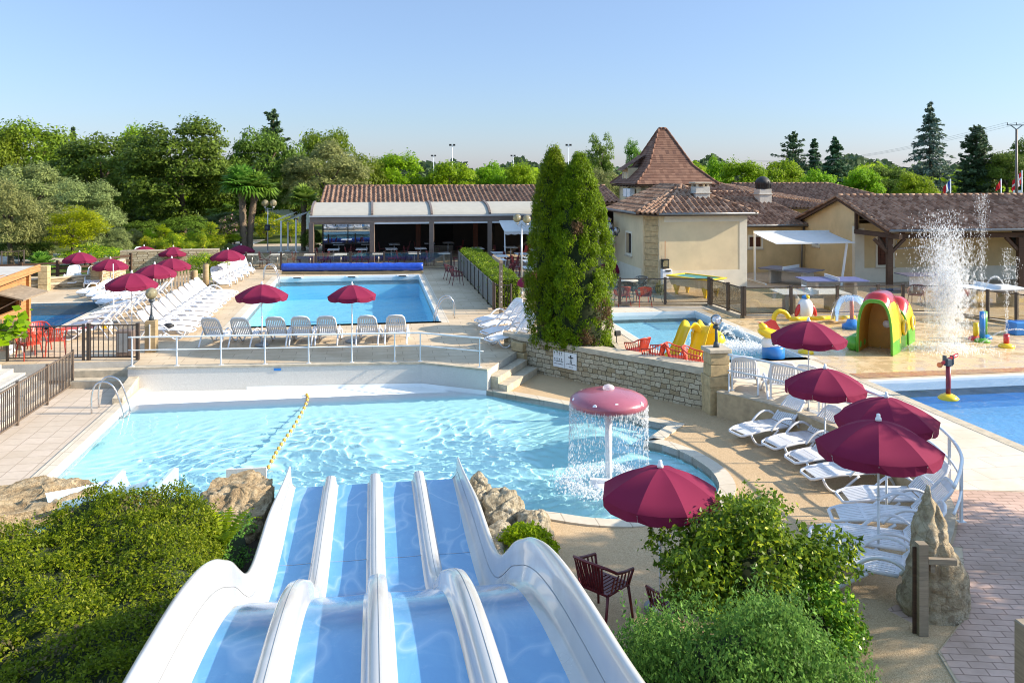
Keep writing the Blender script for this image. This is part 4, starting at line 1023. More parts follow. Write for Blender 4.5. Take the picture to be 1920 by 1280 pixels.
# row behind the white railing, seen from behind
G = 'sun loungers facing the long pool behind the white railing'
side = ['leftmost of the row', 'left of the first parasol pole', 'just right of the first parasol pole', 'fourth from the left', 'just left of the second parasol pole', 'just right of the second parasol pole', 'rightmost of the row']
for k, (x, y, dr) in enumerate([(408,646,-.10),(462,646,-.10),(524,644,-.02),(569,643,.02),(616,642,.03),(692,641,0),(744,640,.02)]):
    p = P(x, y, 0)
    place(lg_up, UL_['b'], (p.x, p.y, 0), A9*.3+dr*1.2, 'white lounger seen from behind by the long pool, ' + side[k], G, KF)
# right hand row of ten, feet towards the long pool
G = 'white loungers in the long row left of the long pool'
n = 10
for k in range(n):
    t = k/(n-1); t = 1 - (1-t)**1.0
    f = P(*lerp2((338,608),(411,551),0), .37); 
    v = 33.0 + (43.0-33.0)*t
    o = W(-7.55, v-.3)
    place(lg, UL_['a'], (o.x, o.y, 0), R(-90)+A9-.10+rnd.uniform(-.03, .03), 'white lounger facing the long pool, %s from the lamp post in its row' % ORD[k], G, KF)
G = 'loungers in the row along the left pool'
n = 8
for k in range(n):
    v = 33.2 + 9.4*k/(n-1); o = W(-10.15, v)
    place(lg, UL_['a'], (o.x, o.y, 0), R(90)+A9+.06+rnd.uniform(-.03, .03), 'white lounger facing the left pool, %s from the dark fence in its row' % ORD[k], G, KF)
G = 'loungers near the far ladder'
for k in range(5):
    t = k/4; f = lerp2((441,536),(491,511), t); h = lerp2((410,523),(455,500), t)
    lounger(f, h, 0, 'white lounger beyond the hedge gap near the far pool ladder, %s of five' % ORD[k], G)
for k, (f, h) in enumerate([((121,533),(137,521)),((164,535),(176,522))]):
    lounger(f, h, 0, ['white lounger by the low stone wall, left of the parasol pole', 'white lounger by the low stone wall, right of the parasol pole'][k], 'pair of loungers by the low stone wall')
G = 'loungers beyond the left pool'
for k, (f, h) in enumerate([((152,545),(190,538)),((168,551),(206,543)),((184,556),(220,549)),((198,562),(234,556))]):
    lounger(f, h, 0, 'white lounger laid out beyond the left pool, %s from the far end' % ORD[k], G, 'c')
for k, (f, h) in enumerate([((262,495),(262,483))]):
    lounger(f, h, 0, 'single white lounger against the pale brick wall under the parasols', None, 'b')
G = 'loungers left of the tall conifers'
for k, (f, h) in enumerate([((904,596),(952,591)),((910,606),(960,600)),((916,618),(967,612)),((924,631),(976,624))]):
    lounger(f, h, 0, 'white lounger beside the tall conifers, %s from the wooden shower post' % ORD[k], G)
G = 'loungers on the right terrace behind the railing'
for k, (x, y, rz) in enumerate([(1394,730,-.42),(1460,742,-.30)]):
    p = P(x, y, 0); place(lg_up, UL_['b'], (p.x, p.y, 0), A9+rz, ['white lounger seen from behind next to the stone pillar', 'white lounger seen from behind at the second railing post from the pillar'][k], G, KF)
p = P(1535, 752, 0); place(lg_up, UL_['b'], (p.x, p.y, 0), A9-.9, 'white lounger mostly hidden behind the second front parasol', G, KF)
# lower row on the gravel along the curved wall
G = 'reclining loungers on the gravel along the curved wall'
LR = [((1386,803),(1464,792)),((1445,826),(1531,815)),((1497,851),(1588,845)),((1526,880),(1626,875)),((1572,921),(1714,925)),((1566,954),(1716,965)),((1528,989),(1695,1012)),((1520,1026),(1688,1060))]
wl_ = ['nearest the stone pillar', 'next to the one by the stone pillar', 'third from the stone pillar', 'fourth from the stone pillar', 'just behind the front parasol pole', 'right after the front parasol pole', 'last but one before the upright rock', 'closest to the upright rock']
for k, (f, h) in enumerate(LR):
    q = P(*lerp2(f, h, .3), -.1); zg = gz(*UV(q)); q = P(*lerp2(f, h, .3), zg+.37); zg = gz(*UV(q))
    lounger(f, h, zg, 'white reclining lounger on the gravel, ' + wl_[k], G, 'a')

def towel(name, label, loung, m, y0, y1, cat='towel'):
    mb = MB(); n = 8; vs = []
    for i in range(n+1):
        y = y0+(y1-y0)*i/n
        for j in range(7):
            x = (j/6-.5)*.60*1.1; q = Vector((x, y, (.362 if abs(x) < .30 else .33)*KF+.006*math.sin(i*2.1+j*1.3))); q.rotate(loung.rotation_euler); vs.append(q+loung.location)
    fs = [(i*7+j, i*7+j+1, (i+1)*7+j+1, (i+1)*7+j) for i in range(n) for j in range(6)]
    mb.add(vs, fs, 0, True); o = mb.build(name, m); tag(o, label, cat); return o
lf = [o for o in bpy.data.objects if o.get('group') == 'loungers in the row along the left pool']
towel('towel', 'red beach towel spread on the lounger nearest the dark fence by the left pool', lf[0], M['red_plastic'], -.1, 1.0)
lr_ = [o for o in bpy.data.objects if o.get('group') == 'white loungers in the long row left of the long pool']
b = lr_[0].location
t = thing('bag', 'small black bag lying on the first lounger of the long row', 'bag', b+Vector((.25,-.02,.41))); mb = MB(); mb.ell(b+Vector((.25,-.02,.47)), (.17,.12,.09), 12, 8); mb.ell(b+Vector((.36,.04,.46)), (.08,.07,.06), 10, 6); mb.build('body', M['dark'], t, True)
q = P(200,618,0); t = thing('beach_bag', 'white and yellow beach bag on the ground behind the dark gate', 'bag', q); mb = MB(); mb.box(q+ZZ*.14, (.42,.2,.28), .3, 0, .05); mb.build('body', M['white_gloss'], t, True); mb = MB(); mb.box(q+ZZ*.15+Vector((0,-.105,0)), (.2,.03,.16), .3); mb.build('pocket', M['yellow'], t, True)
q = P(300,629,0); t = thing('flip_flops', 'pale flip flops left beside the lamp pillar', 'sandals', q)
for k in (0, 1): mb = MB(); mb.ell(q+Vector((.14*k, .05*k, .025)), (.05,.13,.02), 10, 6); mb.build('sole', M['white_plastic'], t, True)
# ---- parasols
def parasol(px, ytop, wpx, zb, label, group, D=1.85, H=None, rot=None, tilt=0, base=None, pole=True):
    s = wpx/D; Y = FPX/s
    X = (px-960)/s; zt = CH - (ytop-HY)/s
    if base: b = P(*base, zb); X, Y = b.x, b.y; zt = CH - (ytop-HY)*Y/FPX; D = wpx*Y/FPX
    Hh = zt - zb; r0 = D/2
    t = thing('parasol', label, 'parasol', (X, Y, zb), rnd.uniform(0, .7) if rot is None else rot, group)
    zr = Hh - .06 - .215*D; mb = MB()
    N_ = 8; K = 6; vs = []; fs = []
    def pt(i, k, sub):   # k along the rib 0..K, sub 0..4 across the panel
        a = 2*PI*(i+sub/4)/N_; f = k/K
        c0 = math.cos(PI/N_)/math.cos(((sub/4)-.5)*2*PI/N_)
        r = r0*f*c0
        z = Hh-.06 - (Hh-.06-zr)*(f**1.7) - .014*D*math.sin(PI*sub/4)*f
        return (r*math.cos(a), r*math.sin(a), z)
    for i in range(N_):
        b = len(vs)
        for k in range(K+1):
            for q in range(5): vs.append(pt(i, k, q))
        for q in range(5):                       # valance flap
            x, y, z = pt(i, K, q); sq = 1-.04*(q in (0, 4)); drop = .145 - .02*(q in (0, 4)); ph = rnd.uniform(-.008, .012)
            vs.append(((x)*(1.005+ph)*sq, y*(1.005+ph)*sq, z-drop))
        for k in range(K+1):
            for q in range(4): fs.append((b+k*5+q, b+(k+1)*5+q, b+(k+1)*5+q+1, b+k*5+q+1))
    mb.add(vs, fs, 0, False)
    for k in range(len(mb.f)): mb.sm[k] = (k % ((K+1)*4)) < K*4
    mb.build('canopy', M['burgundy'], t)
    for i in range(N_):
        a = 2*PI*i/N_; mb = MB()
        pp = [(r0*f*.99*math.cos(a), r0*f*.99*math.sin(a), Hh-.075-(Hh-.06-zr)*(f**1.7)-.02) for f in (.03, .25, .5, .75, 1.0)]
        mb.tube(pp, .008, 4); mb.tube([(r0*.45*math.cos(a), r0*.45*math.sin(a), Hh-.10-(Hh-.06-zr)*(.45**1.7)), (.03*math.cos(a), .03*math.sin(a), zr+.02)], .007, 4)
        mb.build('rib', M['white_metal'], t)
    mb = MB(); mb.lathe([(.012,Hh+.05),(.028,Hh+.04),(.03,Hh),(.045,Hh-.02),(.05,Hh-.06),(.0,Hh-.07)], n=10); mb.build('finial', M['white_plastic'], t)
    if pole:
        mb = MB(); mb.tube([(0,0,.03),(0,0,Hh*.45)], .021, 8); mb.tube([(0,0,Hh*.44),(0,0,Hh-.03)], .016, 8); mb.tube([(0,0,Hh*.44),(0,0,Hh*.44+.06)], .028, 8); mb.build('pole', M['white_metal'], t)
        mb = MB(); mb.lathe([(.0,.0),(.24,.0),(.245,.05),(.2,.075),(.05,.085),(.035,.16),(.0,.16)], n=16); mb.build('foot', M['grey_plastic'], t)
    return t
G = 'burgundy parasols round the left pool'
parasol(147,471,62,0,'burgundy parasol standing between the two loungers by the low stone wall',G,base=(149,527))
parasol(207,483,66,0,'burgundy parasol left of the pale brick wall, a bare white pole in front of it',G)
parasol(247,509,95,0,'large burgundy parasol over the loungers, second nearest the lamp post',G,D=1.9)
parasol(290,493,79,0,'burgundy parasol above the orange lifebuoy',G)
parasol(322,482,70,0,'burgundy parasol just behind the one above the lifebuoy',G)
parasol(270,460,53,0,'leftmost burgundy parasol in front of the pale brick wall',G)
parasol(325,461,55,0,'middle burgundy parasol in front of the pale brick wall',G)
parasol(358,467,49,0,'darker burgundy parasol half hidden behind the flowering hedge',G)
parasol(427,466,64,0,'burgundy parasol over the five loungers by the far ladder',G)
parasol(452,458,50,0,'burgundy parasol below the twin palms at the start of the glass fence',G)
G = 'burgundy parasols in front of the long pool'
parasol(490,530,97,0,'burgundy parasol left of centre at the near edge of the long pool',G,base=(491,648))
parasol(660,531,92,0,'burgundy parasol centred on the near edge of the long pool',G,base=(660,641),rot=.39)
G = 'burgundy parasols near the tall conifers'
parasol(1012,505,90,0,'sunlit magenta parasol peeping out left of the tall conifers',G)
parasol(1034,524,96,0,'lower magenta parasol almost hidden behind the tall conifers',G)
parasol(1146,489,60,0,'bright pink parasol peeping out right of the tall conifers over the cafe table',G)
G = 'burgundy parasols along the sun terrace on the right'
parasol(1516,598,139,0,'burgundy parasol on the right terrace in front of the splash pad',G,rot=.3)
parasol(1547,686,152,-.6,'burgundy parasol over the loungers nearest the stone pillar',G,rot=.15)
parasol(1662,739,187,-.42,'burgundy parasol second from the front, partly behind the front one',G,rot=.55)
parasol(1647,781,225,-.04,'dark burgundy parasol over the front loungers, nearest of the terrace row',G,rot=.39)
parasol(1238,868,229,-.6,'dark burgundy parasol rising out of the glossy shrub beside the round bay',None,rot=.25)
t = thing('bare_parasol_pole', 'bare white parasol pole without canopy beside the left pool', 'pole', P(213,604,0))
mb = MB(); mb.tube([(0,0,0),(.0,0,1.2)], .022, 8); mb.tube([(0,0,1.18),(-.02,0,2.35)], .017, 8); mb.build('shaft', M['white_metal'], t)
mb = MB(); mb.lathe([(.0,.0),(.24,.0),(.245,.05),(.05,.085),(.0,.16)], n=14); mb.build('foot', M['grey_plastic'], t)

# ---- chairs and tables
def make_armchair(name, m, cat='chair'):
    t = thing(name, 'plastic armchair', cat)
    mb = MB()
    for i in range(9):
        x = (i-4)*.055; mb.bar((x,-.21,.44), (x*1.08,.22,.44), .038, .016)
    mb.bar((-.25,.22,.435), (.25,.22,.435), .04, .03); mb.bar((-.24,-.21,.435), (.24,-.21,.435), .04, .03)
    mb.tube([(-.25,.22,.44),(-.25,-.2,.44)], .018, 6); mb.tube([(.25,.22,.44),(.25,-.2,.44)], .018, 6); mb.build('seat', m, t)
    mb = MB()
    for i in range(10):
        a = (i-4.5)*.155; x = .33*math.sin(a); y = -.30+.06*(1-math.cos(a)*1); mb.bar((x*.75,-.21,.44), (x,y-.02,.80), .026, .014)
    pts = [(.30,.24,.64),(.31,.05,.665),(.31,-.12,.70),(.26,-.25,.78),(.14,-.31,.81),(0,-.325,.815),(-.14,-.31,.81),(-.26,-.25,.78),(-.31,-.12,.70),(-.31,.05,.665),(-.30,.24,.64)]
    mb.tube(pts, .02, 6)
    for s in (-1, 1):
        for y in (.16, .08, 0, -.08, -.16): mb.bar((s*.25,y,.44), (s*.305,y,.66), .022, .012)
    mb.build('backrest', m, t)
    for s in (-1, 1):
        mb = MB(); mb.tube([(s*.25,.21,.44),(s*.30,.24,.64)], .018, 6); mb.tube([(s*.24,.21,.44),(s*.27,.27,.0)], [.02,.016], 6); mb.build('leg', m, t)
        mb = MB(); mb.tube([(s*.23,-.2,.44),(s*.27,-.31,.0)], [.02,.016], 6); mb.build('leg', m, t)
    return t
ch_red = make_armchair('armchair', M['red_plastic']); ch_burg = make_armchair('armchair', M['burg_plastic']); ch_dark = make_armchair('armchair', M['charcoal_plastic'])
remember(None); UC = {'r': [], 'b': [], 'd': []}
def chair(kind, p, rz, label, group=None, sc=KF):
    return place({'r': ch_red, 'b': ch_burg, 'd': ch_dark}[kind], UC[kind], p, rz, label, group, sc)
def Pg(px, py):
    q = P(px, py, -.6)
    for _ in range(4): q = P(px, py, gz(*UV(q)))
    return q
p = Pg(1130, 1158); chair('b', p, -.75, 'burgundy slatted armchair on the gravel beside the water slide', None, 1.18)
p = Pg(1268, 1198); chair('b', p, .4, 'burgundy armchair almost hidden behind the low fine leaved shrub')
G = 'red low chairs on the paving behind the rubble wall'
for k, (x, y, rz) in enumerate([(1196,684,.7),(1226,696,1.0),(1270,700,-1.9),(1302,708,-2.0)]):
    p = P(x, y, 0); chair('r', p, rz, 'red slatted chair behind the rubble wall, %s from the conifers' % ORD[k], G)
G = 'red chairs behind the dark gate'
for k, (x, y, rz) in enumerate([(55,672,.9),(74,655,-2.4),(104,664,.5)]):
    p = P(x, y, 0); chair('r', p, rz, 'red armchair behind the dark fence, %s' % ['nearest the white notice board', 'behind the other two', 'nearest the gate post'][k], G)
G = 'burgundy chairs stacked beside the hedge fence'
for k, (x, y) in enumerate([(845,524),(856,534)]):
    p = P(x, y, 0); chair('b', p, -1.2, 'burgundy chair beside the mesh fence of the clipped hedge, %s one' % ['farther', 'nearer'][k], G)
G = 'chairs round the cafe table'
ct = P(1177, 557, 0)
t = thing('cafe_table', 'round white cafe table right of the tall conifers', 'table', (ct.x, ct.y, 0), 0, None, KF)
mb = MB(); mb.lathe([(0,.72),(.46,.72),(.47,.735),(.46,.75),(0,.75)], n=24); mb.build('tabletop', M['table_white'], t)
mb = MB(); mb.tube([(0,0,.02),(0,0,.72)], .03, 8); mb.lathe([(0,0),(.26,0),(.24,.03),(0,.04)], n=14); mb.build('pedestal', M['charcoal_plastic'], t)
for k, (kd, x, y, rz, lb) in enumerate([('r',1167,573,.2,'red cafe chair at the white round table, left one'),('r',1207,574,.1,'red cafe chair at the white round table, right one'),('d',1182,562,-.5,'charcoal chair tucked under the white round table'),('d',1233,567,1.1,'charcoal chair standing right of the red cafe chairs'),('d',1200,553,2.6,'charcoal chair on the far side of the white round table'),('d',1152,556,-2.0,'charcoal chair half hidden by the conifers')]):
    p = P(x, y, 0); chair(kd, p, rz, lb, G)
p = P(1718, 572, 0); chair('b', p, 2.4, 'brown woven chair behind the caterpillar playhouse')
# ping pong tables
def ping_pong(c, rz, top, label, z0=0):
    t = thing('table_tennis_table', label, 'table tennis table', (c.x, c.y, z0), rz, 'table tennis tables', KF)
    mb = MB(); mb.box((0,0,.745), (2.74,1.525,.04), 0, 0, .008); mb.build('tabletop', top, t)
    mb = MB(); mb.box((0,0,.84), (.03,1.7,.15)); mb.build('net', M['white_metal'], t)
    for s in (-1, 1):
        mb = MB(); mb.box((s*.85,0,.36), (.14,1.1,.72), 0, 0, .02); mb.build('leg', M['concrete'], t)
    mb = MB()
    for y in (-.72, .72): mb.box((0,y,.71), (2.6,.05,.05))
    mb.build('apron', M['grey_plastic'], t)
    return t
def tt(px4, z): 
    q = [P(x, y, z) for x, y in px4]; c = sum(q, Vector())/len(q); d = (q[1]-q[0]); return c, math.atan2(d.y, d.x)
c = W(18.9,34.75); ping_pong(c, A9-.02-.10, M['table_white'], 'white topped table tennis table right behind the glass fence')
c = W(22.2,38.7); ping_pong(c, A9-.15, M['table_blue'], 'blue topped table tennis table in the middle of the courtyard')
c = W(22.4,43.2); ping_pong(c, A9-.95, M['table_grey'], 'grey topped table tennis table under the white awning')
c = W(27.6,34.8); ping_pong(c, A9-.05, M['table_white'], 'white table tennis table at the right edge behind the tall water jet')
t = thing('folded_table', 'dark grey folding games table standing under the timber porch', 'table', W(27.6,39.3,0), A9-.1, None, KF)
mb = MB(); mb.box((0,0,.80), (2.2,1.3,.04), 0, 0, .01); mb.build('tabletop', M['table_grey'], t)
mb = MB(); mb.prism([(-.5,-.02),(.5,-.02),(.7,.02),(-.7,.02)], .05, .76); mb.build('side_panel', M['white_metal'], t)
# billiard table
bt = thing('billiard_table', 'cream and yellow billiard table with conical yellow legs behind the glass fence', 'billiard table', W(15.7,39.9,0), A9-1.05, None, KF)
mb = MB(); mb.add([(-1.1,-.6,.82),(1.1,-.6,.82),(1.1,.6,.82),(-1.1,.6,.82),(-1.0,-.5,.42),(1.0,-.5,.42),(1.0,.5,.42),(-1.0,.5,.42)], [(0,1,5,4),(1,2,6,5),(2,3,7,6),(3,0,4,7),(7,4,5,6)]); mb.build('body', M['pale_band'], bt)
mb = MB()
for (a, b) in (((-1.15,-.62),(1.15,-.62)),((1.15,.62),(-1.15,.62))): mb.bar((*a,.84), (*b,.84), .09, .05)
for (a, b) in (((-1.12,-.68),(-1.12,.68)),((1.12,.68),(1.12,-.68))): mb.bar((*a,.842), (*b,.842), .09, .05)
mb.build('cushion_rim', M['yellow'], bt)
mb = MB(); mb.box((0,0,.815), (2.15,1.12,.02)); mb.build('cloth', plain('teal_cloth', (.05,.22,.22), .9), bt)
for i in (-1, 1):
    for j in (-1, 1):
        mb = MB(); mb.lathe([(.04,0),(.07,.0),(.06,.05),(.10,.2),(.17,.46),(.0,.47)], (i*.8,j*.38,0), 10); mb.build('leg', M['yellow'], bt)

# ---- water slide
sl = thing('multi_lane_slide', 'four lane white and blue water slide with wavy white side walls in the foreground', 'water slide', W(.1,12,-.6))
PR = [(2.0,2.5),(3.5,2.24),(5.0,1.95),(6.2,1.77),(7.2,1.67),(8.2,1.55),(9.0,1.40),(9.6,1.24),(10.2,1.02),(10.7,.79),(11.2,.55),(11.8,.18),(12.4,-.16),(13.0,-.38),(13.6,-.48),(14.4,-.51),(16,-.52),(18.25,-.54)]
def lane_z(v):
    for i in range(len(PR)-1):
        if PR[i][0] <= v <= PR[i+1][0]:
            p0 = PR[max(i-1,0)]; p1 = PR[i]; p2 = PR[i+1]; p3 = PR[min(i+2,len(PR)-1)]; t = (v-p1[0])/(p2[0]-p1[0])
            m1 = (p2[1]-p0[1])/(p2[0]-p0[0])*(p2[0]-p1[0]); m2 = (p3[1]-p1[1])/(p3[0]-p1[0])*(p2[0]-p1[0])
            return (2*t**3-3*t*t+1)*p1[1]+(t**3-2*t*t+t)*m1+(-2*t**3+3*t*t)*p2[1]+(t**3-t*t)*m2
    return PR[-1][1]
VS = [3.0+i*.15 for i in range(int((18.25-3.0)/.15)+1)] + [18.25]
U0S = .06; LW = .915; DW = .115           # lane pitch and half width of a divider
def sweep(mb, sec, mi=0, vs_=VS, smooth=True, endcap=True):
    """sec(v) -> list of (u, z above lane) points"""
    n = len(sec(vs_[0])); vv = []
    for v in vs_:
        z0 = lane_z(v)
        for (u, z) in sec(v): vv.append(W(u, v, z0+z))
    fs = []
    for i in range(len(vs_)-1):
        for k in range(n-1): fs.append((i*n+k, i*n+k+1, (i+1)*n+k+1, (i+1)*n+k))
    mb.add(vv, fs, mi, smooth)
    if endcap: mb.add(vv[-n:], [tuple(range(n))], mi)
for k in range(4):
    uc = U0S + (k-1.5)*LW; hw = LW/2-DW*.6
    mb = MB(); sweep(mb, lambda v: [(uc-hw+2*hw*i/8, .015*((i-4)/4)**2+.001) for i in range(9)], endcap=False); ln = mb.build('lane', M['lane'], sl, True)
    for v in (6.1, 11.2, 14.6): mb = MB(); mb.tube([W(uc-hw*1.0+2*hw*i/6, v, lane_z(v)+.004+.015*((i-3)/3)**2) for i in range(7)], .004, 4); mb.build('joint', M['alu'], ln, True)
def divh(v): return .30 + .06*math.sin((v-10)*.5)
for k in range(3):
    uc = U0S + (k-1)*LW
    def sec(v, uc=uc):
        w = DW; h = .25
        if v > 17.2: h *= 1-.15*sstep(17.2, 18.25, v)
        return [(uc-w*1.5,.0),(uc-w*1.12,.03),(uc-w*1.0,.09),(uc-w*.92,h-.05),(uc-w*.7,h-.012),(uc-.02,h+.004),(uc+.02,h+.004),(uc+w*.7,h-.012),(uc+w*.92,h-.05),(uc+w*1.0,.09),(uc+w*1.12,.03),(uc+w*1.5,.0)]
    mb = MB(); sweep(mb, sec); ld = mb.build('lane_divider', M['gelcoat'], sl, True)
    mb = MB(); mb.tube([W(uc, v, lane_z(v)+(.25*(1-.15*sstep(17.2,18.25,v)))+.004) for v in VS], .0045, 4); mb.build('seam', M['grey_plastic'], ld, True)
for s in (-1, 1):
    ub = U0S + s*(2*LW-.16)
    def sec(v):
        e = sstep(15.0, 18.25, v); h = .56 - .10*e; f = 1-.72*e
        top = .46*f*.55
        pr = [(-.10,.0),(.0,.025),(.055,.09),(.08,.20),(.095,.225),(.10,h-.16),(.11,h-.06),(.13,h-.01),(.16,h+.005),(.20,h-.015),(.225,h-.08),(.225,h-.30)]
        k = .35+.65*f
        return [(ub + s*x*k, z) for x, z in pr]
    mb = MB(); sweep(mb, sec)
    if s < 0: mb.f = [f[::-1] for f in mb.f]
    mb.build('side_wall', M['gelcoat'], sl, True)
    mb = MB(); vs_ = [v for v in VS if 3 <= v <= 18.0]
    pl = [W(ub+s*(.079+.02)*(.35+.65*(1-.72*sstep(15.0,18.25,v))), v, lane_z(v)+.226) for v in vs_]
    mb.tube([p-UU*s*.004+ZZ*.004 for p in pl], .006, 4); mb.build('parting_line', M['grey_plastic'], sl, True)
for v in (7.5, 9.8, 12.0):
    for s in (-1, 1): mb = MB(); mb.tube([W(U0S+s*1.7,v,-.7), W(U0S+s*1.7,v,lane_z(v)-.02)], .07, 8); mb.build('support', M['white_metal'], sl, True)
# second slide, its chute leaves the hedge on the left
s2 = thing('curved_slide', 'pale blue curved slide whose chute ends show behind the clipped hedge', 'water slide', W(-5,17.5,-.6))
path = arc([(-6.0,17.5,-.36),(-5.75,17.75,-.40),(-5.5,18.05,-.45),(-5.2,18.4,-.49),(-4.85,18.9,-.54)], 6)
mb = MB(); n = 9; vs = []
for i, p in enumerate(path):
    a = path[min(i+1, len(path)-1)] - path[max(i-1, 0)]; nn = Vector((a.y, -a.x, 0)).normalized()
    for k in range(n):
        t = (k/(n-1)*2-1); vs.append(W(*(Vector((p.x, p.y, 0))+nn*t*.34).xy, p.z-.06+.24*abs(t)**3))
fs = [(i*n+k, i*n+k+1, (i+1)*n+k+1, (i+1)*n+k) for i in range(len(path)-1) for k in range(n-1)]
mb.add(vs, fs, 0, True); mb.build('chute', plain('pale_blue_gelcoat', (.34,.48,.66), .3), s2, True)
for uu in (-5.2, -4.15):
    a_, b_ = W(uu-.30,18.2,0), W(uu+.05,18.95,0); mb = MB(); mb.slab([a_-ZZ*.8, b_-ZZ*.8, b_-ZZ*.22, b_+(a_-b_)*.15-ZZ*.17, a_-ZZ*.46], UU*.06); mb.build('end_fin', bpy.data.materials['pale_blue_gelcoat'], s2, True)
t = thing('grey_panel', 'low grey panel standing in the water beside the left rock', 'panel', P(460,905,-.7))
mb = MB(); a, b = P(424,906,-.75), P(499,902,-.75); mb.slab([a, b, b+ZZ*.30, a+ZZ*.30], (0,.06,0)); mb.build('board', M['pool_wall'], t, True)
# float line
fl = thing('float_line', 'curving line of small yellow floats across the slide pool', 'float line', P(540,800,-.73))
pts = arc([P(572,737,-.70), P(577,745,-.72), P(572,762,-.72), P(561,783,-.72), P(548,805,-.72), P(533,826,-.72), P(520,846,-.72), P(509,866,-.72), P(501,882,-.72)], 5)
mb = MB(); mb.tube([p+ZZ*.01 for p in pts], .008, 5); mb.build('rope', M['white_plastic'], fl, True)
L = 0; last = None
acc = .0
for i in range(len(pts)-1):
    acc += (pts[i+1]-pts[i]).length
    if acc > .27:
        acc = 0; mb = MB(); q = Quaternion((0,0,1), math.atan2((pts[i+1]-pts[i]).y, (pts[i+1]-pts[i]).x)); mb.ell(pts[i]+ZZ*.02, (.068,.05,.05), 8, 6, 0, q); mb.build('float', plain('amber_float', (.66,.36,.06), .5) if L == 0 else bpy.data.materials['amber_float'], fl, True); L = 1
# ladders
def ladder(p, d, label, z=0, hh=.75, drop=.5, w=.5):
    """p: middle of the pool edge, d: direction towards the water"""
    t = thing('pool_ladder', label, 'ladder', p, 0, 'steel pool ladders')
    s = Vector((-d.y, d.x, 0))
    for k in (-1, 1):
        b = Vector(p)+s*k*w/2
        mb = MB(); mb.tube(arc([b-d*.62+ZZ*.0, b-d*.62+ZZ*hh*.6, b-d*.5+ZZ*hh*.93, b-d*.28+ZZ*hh, b-d*.05+ZZ*hh*.82, b+d*.12+ZZ*.25, b+d*.2-ZZ*.1, b+d*.22-ZZ*drop], 4), .024, 8); mb.build('handrail', M['steel'], t, True)
    mb = MB()
    for z_ in (-.2, -.42): mb.bar(Vector(p)+d*.21-s*w/2+ZZ*z_, Vector(p)+d*.21+s*w/2+ZZ*z_, .08, .03)
    mb.build('tread', M['steel'], t, True)
ladder(W(-7.0,25.35,-.6), UU, 'steel pool ladder at the left edge of the slide pool', hh=.85, w=.62)
ladder(W(2.75,35.6,0), -UU, 'steel pool ladder at the near right corner of the long pool', hh=.85, w=.6)
ladder(W(-5.4,49.8,0), UU, 'steel pool ladder at the far left corner of the long pool', hh=.85, w=.6)
# ---- mushroom fountain
mf = thing('mushroom_fountain', 'pink mushroom fountain with white spots shedding a ring of water', 'fountain', PY(1140,905,18.6)*1)
c = PY(1141,752,18.55); cx, cy = c.x, c.y; rm = 146/2*18.55/FPX; zr = CH-(752-HY)*18.55/FPX
mf.location = (cx, cy, -1)
mb = MB(); mb.lathe([(0,zr-.10),(rm*.90,zr-.12),(rm*.97,zr-.09),(rm*1.0,zr-.02),(rm*.985,zr+.045),(rm*.92,zr+.10),(rm*.78,zr+.16),(rm*.55,zr+.22),(rm*.28,zr+.262),(0,zr+.275)], (cx,cy,0), 40); mb.build('cap', M['pink'], mf, True)
mb = MB()
for (ang, f) in ((-2.05,.95),(-1.45,.88),(-.62,.96),(-2.95,.95),(1.2,.9),(2.4,.9)):
    r = rm*f; z = zr + .01 + (1-f)*.62*rm*.9
    q = Vector((math.cos(ang)*f*.9, math.sin(ang)*f*.9, .55)).normalized(); qq = Vector((0,0,1)).rotation_difference(q)
    mb.ell((cx+r*math.cos(ang), cy+r*math.sin(ang), z+.035), (.05,.05,.006), 12, 6, 0, qq)
mb.build('spot', M['white_gloss'], mf, True)
mb = MB(); mb.tube([(cx,cy,-1.2),(cx,cy,zr-.1)], .075, 14); mb.build('stem', M['white_gloss'], mf, True)
mb = MB(); mb.ell((cx,cy,zr+.29), (.13,.13,.08), 12, 8); mb.build('bubbling_water', M['foam'], mf, True)
def drops(n, fn, r0, r1, st=1.0):
    """many small drops as tiny octahedra"""
    v = []; f = []
    for i in range(n):
        p, k = fn(i); r = rnd.uniform(r0, r1)*k; sz = r*rnd.uniform(1.0, 2.2)*(st if rnd.random() < .6 else 1); b = len(v)
        v += [(p[0]+r,p[1],p[2]),(p[0],p[1]+r,p[2]),(p[0]-r,p[1],p[2]),(p[0],p[1]-r,p[2]),(p[0],p[1],p[2]+sz),(p[0],p[1],p[2]-sz)]
        f += [(b,b+1,b+4),(b+1,b+2,b+4),(b+2,b+3,b+4),(b+3,b,b+4),(b+1,b,b+5),(b+2,b+1,b+5),(b+3,b+2,b+5),(b,b+3,b+5)]
    m_ = MB(); m_.v = v; m_.f = f; m_.mi = [0]*len(f); m_.sm = [True]*len(f); return m_
def fall(i):
    h = rnd.random()**1.5; a = rnd.uniform(0, 2*PI); st = math.floor(a*14)/14+rnd.gauss(0, .02)
    a = st if rnd.random() < .6 else a
    r = rm*(.99 + .04*h + rnd.gauss(0, .012)); return (cx+r*math.cos(a), cy+r*math.sin(a), zr-.08-h*(zr+.62)), 1.25-.5*h
ws = tag(drops(3800, fall, .0026, .0070, 4.5).build('falling_water', M['spray']), 'ring of falling water drops below the pink mushroom cap', 'water drops', None, 'stuff')
mb = MB(); q = W(UV((cx,cy))[0]-.35, UV((cx,cy))[1]-.5, -.66); 
t = thing('jet_nozzle', 'white bar shaped jet nozzle at the foot of the mushroom fountain', 'nozzle', (cx-.25, cy-.3, -.7))
mb.bar((cx-.42,cy-.2,-.62), (cx+.1,cy-.25,-.62), .12, .12); mb.ell((cx-.2,cy-.35,-.68), (.2,.15,.06), 10, 6); mb.build('body', M['white_gloss'], t, True)
